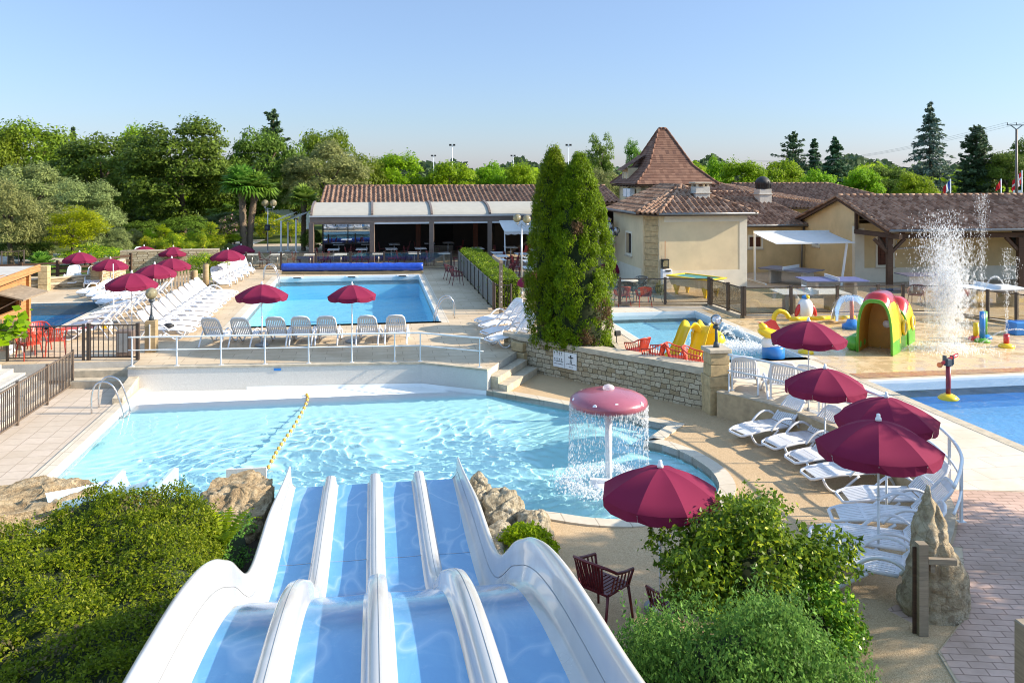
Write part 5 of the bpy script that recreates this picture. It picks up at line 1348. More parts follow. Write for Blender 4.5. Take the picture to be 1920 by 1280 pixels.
def splash_ring(i):
    a = rnd.uniform(0, 2*PI); r = rm*rnd.gauss(1.0, .22); return (cx+r*math.cos(a), cy+r*math.sin(a), -.715+abs(rnd.gauss(0, .05))), 1
tag(drops(2600, splash_ring, .008, .022).build('splashing_foam', M['foam']), 'white splash foam where the falling ring of water lands', 'foam', None, 'stuff')

# ---- railings and fences
def railing(name, label, pts, h, rails, m, post_r=.028, rail_r=.026, posts=None, group=None, cat='railing', ext=.12):
    t = thing(name, label, cat, pts[0], 0, group)
    for p in (posts or pts):
        p = Vector(p); mb = MB(); mb.bar(p, p+ZZ*h, post_r*2, post_r*1.2, (1,0,0)); mb.box((p.x, p.y, p.z+.006), (.13,.10,.012)); mb.build('post', m, t, True)
    for k, z in enumerate(rails):
        q = [Vector(p)+ZZ*z for p in pts]; q = [q[0]-(q[1]-q[0]).normalized()*ext] + q + [q[-1]+(q[-1]-q[-2]).normalized()*ext]
        mb = MB(); mb.tube(q, rail_r*(1 if k == 0 else .75), 8); mb.build('rail', m, t, True)
    return t
wp = [P(x, y, .055) for x, y in ((256,686.5),(347,684.5),(435,683),(520,681.5),(607,680),(693,678.5),(777,677),(806,676.5))]
e_ = [Vector(W(-7.3+ (1.5+7.3)*i/6.6 if i < 6.6 else 1.45, 27.83-.0805*((8.8*i/6.6) if i < 6.6 else 8.75), .055)) for i in range(7)] + [W(1.50,27.12,.055)]
last = W(3.25,25.98,.055)
railing('white_railing', 'white tubular railing along the pebbled pool wall, sloping down at its right end', e_ + [last], .9, (.90,.50), M['white_metal'])
# curved railing of the right terrace
cp = [W(a+.13, b, .085) for a, b in ARCW]
railing('curved_railing', 'white tubular railing curving round the sun terrace on the right', cp[1:], .95, (.95,.52), M['white_metal'], .03, .032, posts=[cp[i] for i in (1, 5, 9, 15, 21, 27)])
def bar_fence(name, label, a, b, za, zb, h, n_panel, m, gap=.115, group=None, post=.07, bot=.1):
    t = thing(name, label, 'fence', (a.x, a.y, za), 0, group); a = Vector((a.x, a.y, za)); b = Vector((b.x, b.y, zb)); d = b-a
    for k in range(n_panel+1):
        p = a+d*(k/n_panel); mb = MB(); mb.box((p.x, p.y, p.z+h/2+.02), (post,post,h+.06), math.atan2(d.y, d.x)); mb.build('post', m, t, True)
        if k < n_panel:
            q = a+d*((k+1)/n_panel); mb = MB(); e = (q-p).normalized()
            for z in (bot, h-.02): mb.bar(p+e*post/2+ZZ*z, q-e*post/2+ZZ*z, .035, .04)
            L = (q-p).length; n = int(L/gap)
            for i in range(1, n): mb.bar(p+(q-p)*(i/n)+ZZ*bot, p+(q-p)*(i/n)+ZZ*(h-.02), .022, .022, (1,0,0))
            mb.build('panel', m, t, True)
    return t
bar_fence('metal_fence', 'brown metal bar fence sloping along the left edge of the slide pool deck', W(-9.25,20.2), W(-9.15,28.25), -.62, -.62, 1.12, 4, M['brown_rail'])
g0, g1, g2 = W(-11.5,29.5), W(-9.15,29.25), W(-7.45,29.05)
bar_fence('metal_fence', 'dark metal bar fence in front of the red chairs', g0, g1, 0, 0, 1.12, 1, M['brown_metal'], .17)
bar_fence('pool_gate', 'dark metal gate at the top of the entrance steps beside the lamp post', g1+UU*.16, g2, 0, 0, 1.14, 1, M['brown_metal'], .15, post=.1)
def glass_fence(label, pts, h=1.15, zb=0, m=None, gl='bronze_glass', group='glass panel pool fences'):
    t = thing('glass_fence', label, 'fence', (pts[0].x, pts[0].y, zb), 0, group); m = m or M['brown_metal']
    for i, p in enumerate(pts):
        mb = MB(); d = pts[min(i+1, len(pts)-1)]-pts[max(i-1, 0)]; mb.box((p.x, p.y, zb+h/2), (.11,.11,h), math.atan2(d.y, d.x)); mb.box((p.x,p.y,zb+h+.01), (.13,.13,.02), math.atan2(d.y, d.x)); mb.build('post', m, t, True)
        if i < len(pts)-1:
            q = pts[i+1]; e = (q-p).normalized(); a, b = p+e*.06, q-e*.06
            for z_ in (h-.05, .09): mb = MB(); mb.bar(a+ZZ*(zb+z_), b+ZZ*(zb+z_), .04, .04); mb.build('rail', m, t, True)
            mb = MB(); n = Vector((-e.y, e.x, 0))*.012; mb.slab([a+ZZ*(zb+.11), b+ZZ*(zb+.11), b+ZZ*(zb+h-.07), a+ZZ*(zb+h-.07)], n); mb.build('glass_panel', M[gl], t, True)
    return t
glass_fence('glass panel fence behind the long pool and its blue cover roll', [P(x, 507-.004*(x-460), 0) for x in (461,527,592,657,720,784,846)], 1.12)
mb = MB(); pts = [P(1120,571,.12), P(1162,570.5,.12), P(1247,571,.12), P(1329,570,.12)]
def drop0(l): return [Vector((p.x, p.y, 0)) for p in l]
glass_fence('glass panel fence behind the shallow pool, in front of the billiard table', drop0(pts), 1.2, .12)
glass_fence('glass panel fence stepping towards the splash pad right of the shallow pool', drop0([P(1333,572,.12), P(1365,582.5,.12), P(1392,592,.12)]), 1.2, .12)
glass_fence('glass panel fence in front of the table tennis tables', drop0([P(1396,592,.12), P(1483,590,.12), P(1570,589,.12), P(1646,587,.12), P(1693,586,.12), P(1790,588,.12)]), 1.2, .12)
glass_fence('glass panel fence turning towards the right edge behind the splash posts', drop0([P(1790,590,.12), P(1852,599,.12), P(1906,606,.12), P(1990,620,.12)]), 1.2, .12)
kb = []
for i, (a, b) in enumerate((((1110,573),(1329,573)),((1329,573),(1394,596)),((1394,596),(1800,592)),((1800,592),(2000,626)))):
    p, q = P(*a, .0), P(*b, .0); mb = MB(); mb.bar(p+ZZ*.055, q+ZZ*.055, .30, .125-.002*i); kb.append(mb)
mb = MB()
for k in kb: mb.add(k.v, k.f)
tag(mb.build('fence_kerb', M['cap_stone']), 'long pale stone kerb carrying the glass fences round the splash area', 'kerb')
# blue roller cover
br = thing('pool_cover_roll', 'long blue rolled pool cover lying at the far end of the long pool', 'pool cover', W(0,51.9,0))
a, b = P(529,514,0), P(793,513,0); n = 60; vs = []; fs = []; d = (b-a); e = d.normalized(); nn = Vector((-e.y, e.x, 0)); K = 14
for i in range(n+1):
    p = a+d*(i/n)
    for k in range(K):
        t = 2*PI*k/K; r = .235+.025*mnoise.noise(Vector((i*.35, k*.6, 1)))+.02*mnoise.noise(Vector((i*1.1+k*.9, k*1.3, 4))); vs.append(p+nn*r*math.cos(t)+ZZ*(.42+r*math.sin(t)))
for i in range(n):
    for k in range(K): fs.append((i*K+k, (i+1)*K+k, (i+1)*K+(k+1) % K, i*K+(k+1) % K))
fs += [tuple(range(K)), tuple(n*K+k for k in reversed(range(K)))]
mb = MB(); mb.add(vs, fs, 0, True); mb.build('cover', M['blue_tarp'], br, True)
mb = MB(); mb.bar(a+ZZ*.09, b+ZZ*.09, .3, .16); mb.build('trestle', M['post_wood'], br, True)
# hedge fence with mesh panels, gate, shower post
mp = [W(5.25, 52.6-(52.6-37.2)*i/9, 0) for i in range(10)]
t = thing('mesh_fence', 'grey screened fence beside the clipped hedge right of the long pool', 'fence', mp[-1])
for i, p in enumerate(mp):
    mb = MB(); mb.box((p.x,p.y,.62), (.07,.07,1.24), A9); mb.build('post', M['brown_metal'], t, True)
    if i < 9:
        q = mp[i+1]; mb = MB(); mb.bar(p+ZZ*1.18, q+ZZ*1.18, .04, .04); mb.slab([p+ZZ*.1-VV*.05, q+ZZ*.1+VV*.05, q+ZZ*1.15+VV*.05, p+ZZ*1.15-VV*.05], UU*.02); mb.build('screen', plain('grey_screen', (.16,.15,.135), .7, var=.15) if i == 0 else bpy.data.materials['grey_screen'], t, True)
bar_fence('pool_gate', 'narrow dark bar gate between the screened fence and the wooden shower post', W(5.3,37.0), W(5.95,36.6), 0, 0, 1.15, 1, M['brown_metal'], .14)
bar_fence('pool_gate', 'dark gate left of the tall conifers beside the shower post', W(6.3,39.3), W(8.2,38.9), 0, 0, 1.15, 1, M['brown_metal'], .8, post=.1)
t = thing('shower_post', 'tall wooden shower post with a cross arm at the end of the hedge', 'shower', P(939,588,0))
b = P(939,588,0); mb = MB(); mb.bar(b, b+ZZ*2.25, .16, .16, (1,0,0)); mb.build('post', M['grey_wood'], t, True)
mb = MB(); mb.bar(b+ZZ*2.22+VV*2.2, b+ZZ*2.22-VV*.1, .13, .12); mb.build('arm', M['grey_wood'], t, True)
for k in range(7): mb = MB(); mb.ell(b+ZZ*(.5+.22*k)-VV*.08, .022, 6, 5); mb.build('jet', M['white_gloss'], t, True)
# lamps
def globe_lamp(p, h, heads, label, m='globe', r=.17, pole=None, box=False):
    t = thing('globe_lamp', label, 'street lamp', p, 0, 'globe lamps'); p = Vector(p)
    mb = MB(); mb.tube([p, p+ZZ*h], [.045,.035], 8); mb.lathe([(.09,0),(.08,.1),(.05,.16)], p, 10); mb.build('post', pole or M['charcoal_plastic'], t, True)
    for (dx, dz) in heads:
        q = p+ZZ*(h+dz)+Vector((dx,0,0)); mb = MB()
        if dx: mb.tube([p+ZZ*(h-.05), p+ZZ*(h+dz-.22)+Vector((dx*.8,0,0)), q-ZZ*.1], .018, 6)
        mb.lathe([(.03,-.12),(.09,-.10),(.09,-.02),(.03,.0)], q, 10); mb.build('lamp_holder', pole or M['charcoal_plastic'], t, True)
        mb = MB(); mb.ell(q+ZZ*(r*.9), r, 18, 12); g = mb.build('globe', M[m], t, True)
        mb = MB(); mb.tube([q, q+ZZ*r*1.1], .03, 6); mb.build('bulb', M['white_gloss'], g, True)
globe_lamp((PILP.x, PILP.y, 1.18), .62, [(0,0)], 'single clear globe lamp on top of the stone pillar', 'clear_globe', .155)
LPP = P(284,659,0)
t = thing('lamp_plinth', 'pale square wooden pillar under the globe lamp beside the dark gate', 'pillar', LPP)
mb = MB(); mb.box((LPP.x, LPP.y, .53), (.36,.36,1.06), A9, 0, .02); mb.build('block', M['post_wood'], t, True)
mb = MB(); mb.bar((LPP.x+.02,LPP.y-.19,.1), (LPP.x+.02,LPP.y-.19,.95), .06, .03); mb.build('strip', M['white_metal'], t, True)
globe_lamp((LPP.x, LPP.y, 1.06), .72, [(0,0)], 'single amber globe lamp beside the dark gate', 'globe', .195)
globe_lamp(P(978,553,0), 3.55, [(-.22,.05),(.26,.0)], 'twin globe lamp left of the tall conifers', 'globe', .21, M['alu'])
globe_lamp(P(1143,527,0), 2.65, [(-.35,-.05),(.38,-.02),(0,.25),(-.15,-.12),(.17,-.12)], 'five armed clear globe lamp right of the tall conifers', 'clear_globe', .2)
lp = P(502,474,0); globe_lamp(lp, 3.4, [(-.2,.1),(.42,.1)], 'twin globe lamp with a black box on its mast behind the left palms', 'globe', .27, M['alu'])
t = thing('loudspeaker', 'small black loudspeaker box strapped to the lamp mast by the palms', 'loudspeaker', lp+ZZ*1.9); mb = MB(); mb.box((lp.x, lp.y-.12, 1.9), (.36,.26,.46), 0, 0, .03); mb.build('body', M['dark'], t, True)
mb = MB(); mb.ell((lp.x, lp.y-.255, 1.9), (.13,.02,.13), 12, 6); mb.build('cone', M['charcoal_plastic'], t, True)
t = thing('garden_light', 'short bollard light with a white ball in the conifer planter', 'light', P(1049,645,.34)); q = P(1049,645,.34)
mb = MB(); mb.tube([q, q+ZZ*.28], .05, 10); mb.tube([q+ZZ*.28, q+ZZ*.34], .03, 8); mb.build('post', M['dark'], t, True); mb = MB(); mb.ell(q+ZZ*.40, .085, 12, 9); mb.build('ball', M['white_gloss'], t, True)
t = thing('tripod_light', 'small black floodlight on a tripod beside the conifers', 'tripod light', P(1156,662,0)); q = P(1156,664,0)
for k in range(3):
    a = 2*PI*k/3+.4; mb = MB(); mb.tube([q+ZZ*.42, q+Vector((.2*math.cos(a), .2*math.sin(a), 0))], .012, 6); mb.build('leg', M['dark'], t, True)
mb = MB(); mb.tube([q+ZZ*.4, q+ZZ*.62], .014, 6); mb.box((q.x+.03, q.y-.03, .70), (.22,.10,.17), .5, 0, .02); mb.build('lamp_head', M['dark'], t, True)
# bins, lifebuoy, posts and left side walls
t = thing('litter_bin', 'grey waste bin with an open front behind the dark gate', 'bin', P(233,668,0)); q = P(236,666,0)
mb = MB(); mb.box((q.x,q.y,.42), (.52,.4,.84), A9, 0, .03); mb.build('body', M['taupe'], t, True); mb = MB(); mb.box((q.x-.02,q.y-.21,.45), (.34,.02,.62), A9); mb.build('door', M['grey_plastic'], t, True)
t = thing('lifebuoy', 'orange and white lifebuoy hung on the wooden fence', 'lifebuoy', P(275,545,.6)); q = PY(275,541,42.5)
mb = MB(); qq = [q+Vector((.36*math.cos(2*PI*i/24), 0, .36*math.sin(2*PI*i/24))) for i in range(24)]; mb.tube(qq, .085, 10, 0, True)
for k in range(len(mb.f)): mb.mi[k] = 1 if (k//10) % 6 == 0 else 0
mb.build('ring', [M['orange'], M['white_gloss']], t, True)
def wood_post(px, py, h, label, w=.32):
    q = P(px, py, 0); t = thing('wooden_post', label, 'post', q); mb = MB(); mb.lathe([(w*.5,0),(w*.52,h*.5),(w*.48,h-.03),(w*.4,h),(0,h)], q, 10); mb.build('trunk', M['post_wood'], t, True)
wood_post(365,545,1.05,'pale wooden post at the end of the slatted fence'); wood_post(386,540,1.25,'taller pale wooden post beside the five far loungers')
wood_post(238,556,.75,'short stone coloured post beside the lifebuoy', .4)
def slat_fence(label, a, b, h, m, gap=.16, w=.1):
    t = thing('slatted_fence', label, 'fence', a); d = b-a; n = max(2, int(d.length/gap)); mb = MB()
    for i in range(n+1):
        p = a+d*(i/n); mb.box((p.x,p.y,h/2+.05+.02*math.sin(i*3.1)), (w,.03,h), math.atan2(d.y,d.x))
    mb.build('slat', m, t, True)
    for z in (.25,h-.15): mb = MB(); mb.bar(a+ZZ*z+Vector((0,.04,0)), b+ZZ*z+Vector((0,.04,0)), .05, .07); mb.build('rail', m, t, True)
slat_fence('dark slatted wooden fence behind the lifebuoy', W(-11.6,44.1), W(-9.1,45.6), 1.0, M['grey_wood'])
slat_fence('pale wooden palisade by the notice board at the left edge', Vector((-19.6,28.2,0)), Vector((-16.6,29.0,0)), 1.0, M['post_wood'], .14, .12)
t = thing('notice_board', 'white notice board with faded marks leaning on the palisade', 'sign', P(25,705,-.6)); 
mb = MB(); a, b = PY(15,668,28.0), PY(33,664,29.3); mb.slab([a-ZZ*.85, b-ZZ*.85, b+ZZ*.38, a+ZZ*.36], (.03,-.02,0)); mb.build('board', M['white_paint'], t, True)
mb = MB(); e = (b-a); nrm = Vector((.05,-.035,0))
for r_ in range(3):
    for c_ in range(3): 
        q = a+e*(.2+.28*c_)+ZZ*(-.1-.22*r_)+nrm; mb.bar(q, q+e*.13-ZZ*.03*((c_+r_) % 2), .012, .05)
mb.build('faded_mark', M['concrete'], t, True)
t = thing('white_pole', 'thin white pole leaning against the fence by the notice board', 'pole', P(50,690,-.3)); mb = MB(); mb.tube([PY(34,620,29.0), PY(53,695,28.2)], .03, 8); mb.build('shaft', M['white_paint'], t, True)
# left stairs behind the bar fence
t = thing('garden_stairs', 'flight of pale stone stairs climbing behind the brown bar fence', 'steps', W(-11,24,-.6))
for k in range(6):
    mb = MB(); mb.prism(XY([(-9.5-.34*k,20),(-9.5-.34*k,28.3),(-9.85-.34*k,28.3),(-9.85-.34*k,20)]), -.7, -.5+.13*k); mb.build('step', M['concrete'], t, True)
# walls behind the left pool
def low_wall(name, label, pts, h, m, th=.35, cap=True, z=0):
    t = thing(name, label, 'wall', pts[0]); mb = MB(); strip(mb, [(p.x,p.y) for p in pts], th, -.1+z, h); mb.build('courses', m, t, True)
    if cap: mb = MB(); strip(mb, offset([(p.x,p.y) for p in pts], -.03), th+.06, h, h+.07); mb.build('cap', M['cap_stone'], t, True)
low_wall('rubble_garden_wall', 'low rubble garden wall behind the pair of loungers', [P(30,548,0), P(95,543,0), P(178,536,0)], .55, M['stone'], -.35)
low_wall('rubble_garden_wall', 'sunlit rubble wall rising between the stone pillar and the brick wall', [P(180,537,0), P(236,520,0)], 1.0, M['stone'], -.35)
low_wall('brick_garden_wall', 'pale brick garden wall below the flower bed', [W(-15.4,56.0), W(-9.6,56.4)], 1.15, M['stone'], -.35)
for k, (x, y, h, lb) in enumerate([(83,545,1.28,'square stone pillar at the corner of the low rubble wall'),(181,537,1.1,'square stone pillar where the sunlit rubble wall begins')]):
    q = P(x, y, 0); t = thing('stone_pillar', lb, 'pillar', q)
    for j in range(4):
        mb = MB(); mb.box((q.x,q.y,h*(j+.5)/4), (.46+.006*(j % 2),.46,h/4-.012), A9, 0, .015); mb.build('block', M['dress_stone'], t, True)
def rail_fence(label, pts, h, m):
    t = thing('rail_fence', label, 'fence', pts[0])
    for p in pts: mb = MB(); mb.box((p.x,p.y,h/2), (.14,.14,h)); mb.build('post', m, t, True)
    for i in range(len(pts)-1):
        for z in (.35,.65,.95): mb = MB(); mb.bar(pts[i]+ZZ*z, pts[i+1]+ZZ*z, .05, .12); mb.build('rail', m, t, True)
rail_fence('dark wooden rail fence above the low rubble wall', [P(-30,531,0), P(40,529,0), P(108,525,0), P(170,519,0), P(245,508,0)], 1.1, M['dark_wood'])
bar_fence('metal_fence', 'dark bar fence among the shrubs at the far left', P(-40,512,0), P(45,506,0), 0, 0, 1.2, 2, M['brown_metal'], .25)
# ---- awnings
def awning(name, label, a, b, z0, dpt, z1, m, posts=True, valance=True, sub=14):
    """a,b: high edge; falls by z1 over depth dpt along -v"""
    t = thing(name, label, 'awning', (a.x, a.y, 0)); mb = MB(); A, B = Vector((a.x,a.y,z0)), Vector((b.x,b.y,z0)); c, d = B-VV*dpt, A-VV*dpt; c.z = d.z = z1
    n = 12; vs = []; fs = []
    for i in range(n+1):
        for j in range(sub+1):
            p = (A+(B-A)*(j/sub)); q = (d+(c-d)*(j/sub)); f = i/n; r = p+(q-p)*f; r.z += -.03*math.sin(PI*f)-.012*abs(math.sin(PI*j/2)); vs.append(r)
    for i in range(n):
        for j in range(sub): fs.append((i*(sub+1)+j, (i+1)*(sub+1)+j, (i+1)*(sub+1)+j+1, i*(sub+1)+j+1))
    mb.add(vs, fs, 0, True); mb.build('canopy', m, t, True)
    if valance:
        mb = MB(); k = 40; vs = []
        for i in range(k+1):
            p = d+(c-d)*(i/k); vs += [p-VV*.012, p-VV*.03-ZZ*(.16+.05*abs(math.sin(PI*i/5)))]
        mb.add(vs, [(2*i, 2*i+1, 2*i+3, 2*i+2) for i in range(k)], 0, True); mb.build('valance', m, t, True)
    mb = MB(); mb.bar(A+ZZ*.03, B+ZZ*.03, .1, .12); mb.bar(d-VV*.02, c-VV*.02, .07, .08); mb.build('bar', M['white_metal'], t, True)
    return t, A, B, c, d
t, A, B, c_, d_ = awning('retractable_awning', 'white awning on slim posts over the courtyard table tennis table', W(20.8,44.4), W(25.3,44.4), 2.72, 2.6, 2.33, M['white_fabric'], valance=False)
for (p, q) in ((W(20.85,44.35,0), W(20.85,44.35,2.68)), (W(24.75,42.2,0), W(24.95,41.95,2.38))):
    mb = MB(); mb.bar(p, q, .1, .1, (1,0,0)); mb.build('post', M['white_paint'], t, True)
mb = MB(); mb.bar(W(20.85,43.0,.05), W(20.85,45.6,.05), .1, .08); mb.build('foot', M['white_paint'], t, True)
t, A, B, c_, d_ = awning('striped_awning', 'white scalloped awning under the restaurant pergola left of the conifers', W(8.4,56.6), W(12.0,56.6), 2.75, 2.3, 2.25, M['white_fabric'])
for p in (d_, c_): mb = MB(); mb.bar(Vector((p.x,p.y,0))+UU*.06, p+UU*.06+VV*.35, .07, .07, (1,0,0)); mb.build('post', M['white_paint'], t, True)
t, A, B, c_, d_ = awning('white_awning', 'small white canopy on a square post right of the conifers', W(12.6,50.5), W(14.2,50.5), 2.6, 2.6, 2.05, M['white_fabric'])
mb = MB(); p = d_ ; mb.bar(Vector((c_.x,c_.y,0)), c_, .12, .12, (1,0,0)); mb.build('post', M['white_paint'], t, True)
def v_awning(px, py0, py1, label):
    b = P(px, py1, 0); zt = CH-(py0-HY)*b.y/FPX; t = thing('folded_awning', label, 'awning', b, 0, 'folded white awnings on posts')
    mb = MB(); mb.bar(b, b+ZZ*(zt+.05), .1, .1, (1,0,0)); mb.box((b.x,b.y,.04), (.4,.3,.08)); mb.build('post', M['white_paint'], t, True)
    mb = MB()
    for i in range(3):
        a0 = b+ZZ*(zt+.16*i*.5)+UU*(-.55+.28*i); mb.slab([a0, a0+UU*1.0+ZZ*.48, a0+UU*1.0+ZZ*.48+VV*1.6, a0+VV*1.6], (0,0,.035))
    mb.build('folded_canopy', M['white_fabric'], t, True)
for k, (x, y0, y1) in enumerate([(527,415,474),(540,417,471),(555,413,474)]):
    v_awning(x, y0, y1, 'white post with a folded slanting canopy left of the restaurant, %s' % ['left one', 'slimmer middle one', 'one nearest the restaurant'][k])
# ---- restaurant tables and chairs
def make_table():
    t = thing('dining_table', 'pale dining table', 'table'); mb = MB(); mb.box((0,0,.74), (1.15,.72,.035), 0, 0, .01); mb.build('tabletop', M['table_white'], t)
    mb = MB(); mb.tube([(0,0,.03),(0,0,.72)], .04, 8); mb.box((0,0,.02), (.5,.42,.03)); mb.build('pedestal', M['alu'], t); return t
tb = make_table(); remember(None); UT = []
def simple_chair():
    t = thing('dining_chair', 'dark dining chair', 'chair'); m = M['burg_plastic']; mb = MB(); mb.box((0,0,.45), (.43,.42,.035), 0, 0, .01); mb.build('seat', m, t)
    mb = MB()
    for x in (-.2,-.1,0,.1,.2): mb.bar((x,-.2,.46), (x,-.27,.86), .03, .02)
    mb.bar((-.22,-.275,.87), (.22,-.275,.87), .03, .05); mb.build('backrest', m, t)
    for i in (-1,1):
        for j in (-1,1): mb = MB(); mb.bar((i*.19,j*.18,.44), (i*.21,j*.2,0), .03, .03); mb.build('leg', m, t)
    return t
dc = simple_chair(); remember(None); UD = []
rows = []
for (u, v, tg) in [(-2.6,59.3,'t'),(-.7,59.3,'t'),(1.3,59.3,'t'),(3.3,59.3,'t'),(-2.4,63.6,'t'),(-.4,63.4,'t'),(1.6,63.2,'t'),(4.2,63.5,'t'),(5.6,63.8,'t'),
                   (-3.9,55.8,'g'),(-2.0,55.8,'g'),(.4,55.8,'g'),(2.7,55.8,'g'),(4.6,55.4,'g'),(-6.0,56.4,'g'),(-7.6,56.6,'g'),
                   (8.1,55.2,'r'),(9.5,54.2,'r'),(8.0,53.0,'r'),(9.6,51.8,'r'),(7.5,50.8,'r'),(9.2,49.6,'r'),(7.2,58.8,'r'),(9.6,59.2,'r'),(11,57,'r'),(6.8,47.6,'r'),(8.6,46.2,'r')]:
    rows.append((u, v, tg))
nm = {'t': ('pale dining table inside the restaurant, %s from its left end', 'dining tables inside the restaurant'), 'g': ('pale table on the terrace behind the glass fence, %s from its right end', 'terrace tables behind the glass fence'), 'r': ('pale table on the side terrace behind the clipped hedge, %s counting from the restaurant', 'tables on the side terrace')}
cnt = {'t': 0, 'g': 0, 'r': 0}
for (u, v, tg) in rows:
    k = cnt[tg]; cnt[tg] += 1; p = W(u, v)
    place(tb, UT, p, A9+PI/2+rnd.uniform(-.04,.04), nm[tg][0] % ORD[min(k, 13)], nm[tg][1], KF)
    for s in (-1, 1):
        if tg == 't' and s > 0 and k % 2: continue
        q = W(u+s*.85, v+rnd.uniform(-.1,.1))
        place(dc, UD, q, A9+(PI/2 if s > 0 else -PI/2)+rnd.uniform(-.2,.2)+(0), 'dark dining chair at the %s of the %s table %s' % ('right' if s > 0 else 'left', ORD[min(k,13)], {'t':'inside the restaurant','g':'behind the glass fence','r':'on the side terrace'}[tg]), 'dark dining chairs', KF)
# ------------------------------------------------------------------ water play equipment on the splash pad
ph = thing('caterpillar_playhouse', 'caterpillar tunnel playhouse in red, yellow and green on the splash pad', 'playhouse', W(16.5,26,0))
F0 = (P(1613,661,0)+P(1667,666,0))*.5; AX = Vector((.60,.80,0)).normalized(); SX = Vector((AX.y,-AX.x,0)); HW = .56
def hs(s):
    if s < 1.05: return 2.0 - .22*sstep(.35, 0, s)
    if s < 2.1: return 2.0 - .78*sstep(1.05, 2.1, s)
    if s < 2.9: return 1.22 + .38*sstep(2.1, 2.7, s)
    return max(.05, 1.60*math.sqrt(max(0, 1-((s-2.8)/.95)**2)) if s > 2.8 else 1.6)
NS, NA = 66, 48; L_ = 3.72; vs = []
for i in range(NS+1):
    s = L_*i/NS; h = hs(s); w = HW*(1+.10*math.sin(PI*min(1, s/1.3))*(s < 1.3) + .10*math.sin(PI*min(1,max(0,(s-2.0)/1.6)))); w *= (1 if s < 3.1 else math.sqrt(max(.02, 1-((s-3.1)/.66)**2)))
    for k in range(NA+1):
        a = PI*k/NA; c_, s_ = math.cos(a), math.sin(a)
        x = w*math.copysign(abs(c_)**.62, c_); z = h*s_**.72 if s_ > 0 else 0
        vs.append(F0 + AX*s + SX*x + ZZ*(z+.01))
mb = MB(); mb.v = [tuple(v) for v in vs]
for i in range(NS):
    s = L_*(i+.5)/NS; h = hs(s)
    for k in range(NA):
        f = (i*(NA+1)+k, (i+1)*(NA+1)+k, (i+1)*(NA+1)+k+1, i*(NA+1)+k+1)
        z = sum(mb.v[q][2] for q in f)/4
        hr = z/h
        gl = .55 + .30*sstep(.0, .9, s)*(s < 1.6)*math.cos(s*2.4) ; gl = .42 + .12*sstep(.9, 1.8, s) + .05*math.sin(s*5)
        mi = 1
        if z < gl: mi = 2
        elif hr > .86 + .07*math.sin(s*4.2+.4) : mi = 0
        if s < 1.15 and hr > .84+.08*sstep(.6,1.15,s): mi = 0
        mb.f.append(f); mb.mi.append(mi); mb.sm.append(True)
mb.build('shell', [M['red_gloss'], M['yellow'], M['green']], ph, True)
def arch(w, h, s, n=24): return [F0 + AX*s + SX*(w*math.copysign(abs(math.cos(PI*k/n))**.62, math.cos(PI*k/n))) + ZZ*(.01+h*(abs(math.sin(PI*k/n))**.72)) for k in range(n+1)]
o_, i_ = arch(HW, hs(0), -.01), arch(HW*.90, hs(0)*.945, -.01)
mb = MB(); mb.add(o_+i_, [(k, k+1, 26+k, 25+k) for k in range(24)]); mb.build('front_face', M['green'], ph, True)
mb = MB(); mb.tube(arch(HW*.99, hs(0)*1.0, -.02), .034, 8); mb.build('arch_rim', M['green'], ph, True)
i2 = arch(HW*.88, hs(0)*.92, 1.15); mb = MB(); mb.add(i_+i2, [(k, k+1, 26+k, 25+k) for k in range(24)], 0, True); mb.add(i2, [tuple(range(25))], 0); mb.build('inner_lining', plain('ochre_lining', (.42,.20,.02), .5), ph, True)
q = F0+AX*1.13+ZZ*.85+SX*.12; mb = MB(); mb.tube([q, q-AX*.02], .13, 16); mb.build('round_hole', M['white_gloss'], ph, True)
mb = MB(); mb.tube([p+Vector() for p in [F0+AX*2.12+SX*(HW*1.03*math.copysign(abs(math.cos(PI*k/20))**.62, math.cos(PI*k/20)))+ZZ*(.01+hs(2.12)*1.03*abs(math.sin(PI*k/20))**.72) for k in range(21)]], .045, 8); mb.build('body_ring', M['green'], ph, True)
for s, z in ((1.55,.72),(2.75,.72)):
    c = F0+AX*s+SX*(HW*1.07)+ZZ*z; mb = MB(); mb.tube([c+(AX*math.cos(2*PI*k/20)+ZZ*math.sin(2*PI*k/20))*.22 for k in range(20)], .05, 8, 0, True); pf = mb.build('porthole', M['yellow'], ph, True)
    mb = MB(); mb.tube([c-SX*.05, c+SX*.012], .2, 20); mb.build('porthole_pane', M['grey_plastic'], pf, True)
for k, s in enumerate((.25,.75)):
    c = F0+AX*s-SX*(HW+.18)+ZZ*.24; mb = MB(); mb.ell(c, (.26,.30,.27), 14, 9); mb.build('foot', M['green'], ph, True)
# fish slide head at the corner of the shallow pool
fs_ = thing('fish_slide_figure', 'blue and white fish figure with a yellow beak and red crest at the pool corner', 'play figure', P(1450,668,0)); q = P(1450,670,0)
mb = MB(); mb.lathe([(0,-.25),(.36,-.25),(.36,.30),(.33,.40),(0,.42)], q, 24); mb.build('base', M['blue_gloss'], fs_, True)
mb = MB(); mb.ell(q+ZZ*.46+Vector((-.06,0,0)), (.33,.31,.26), 18, 12); mb.build('head', M['white_gloss'], fs_, True)
for s in (-.1,.22): mb = MB(); mb.ell(q+Vector((s+.02,-.285,.50)), (.055,.03,.06), 10, 8); mb.build('eye', M['dark'], fs_, True)
mb = MB(); mb.ell(q+Vector((-.12,-.02,.78)), (.42,.24,.17), 18, 10, 0, Quaternion((0,1,0), .28)); mb.ell(q+Vector((-.32,0,.98)), (.20,.16,.13), 12, 8, 0, Quaternion((0,1,0), .8)); mb.build('beak', M['yellow'], fs_, True)
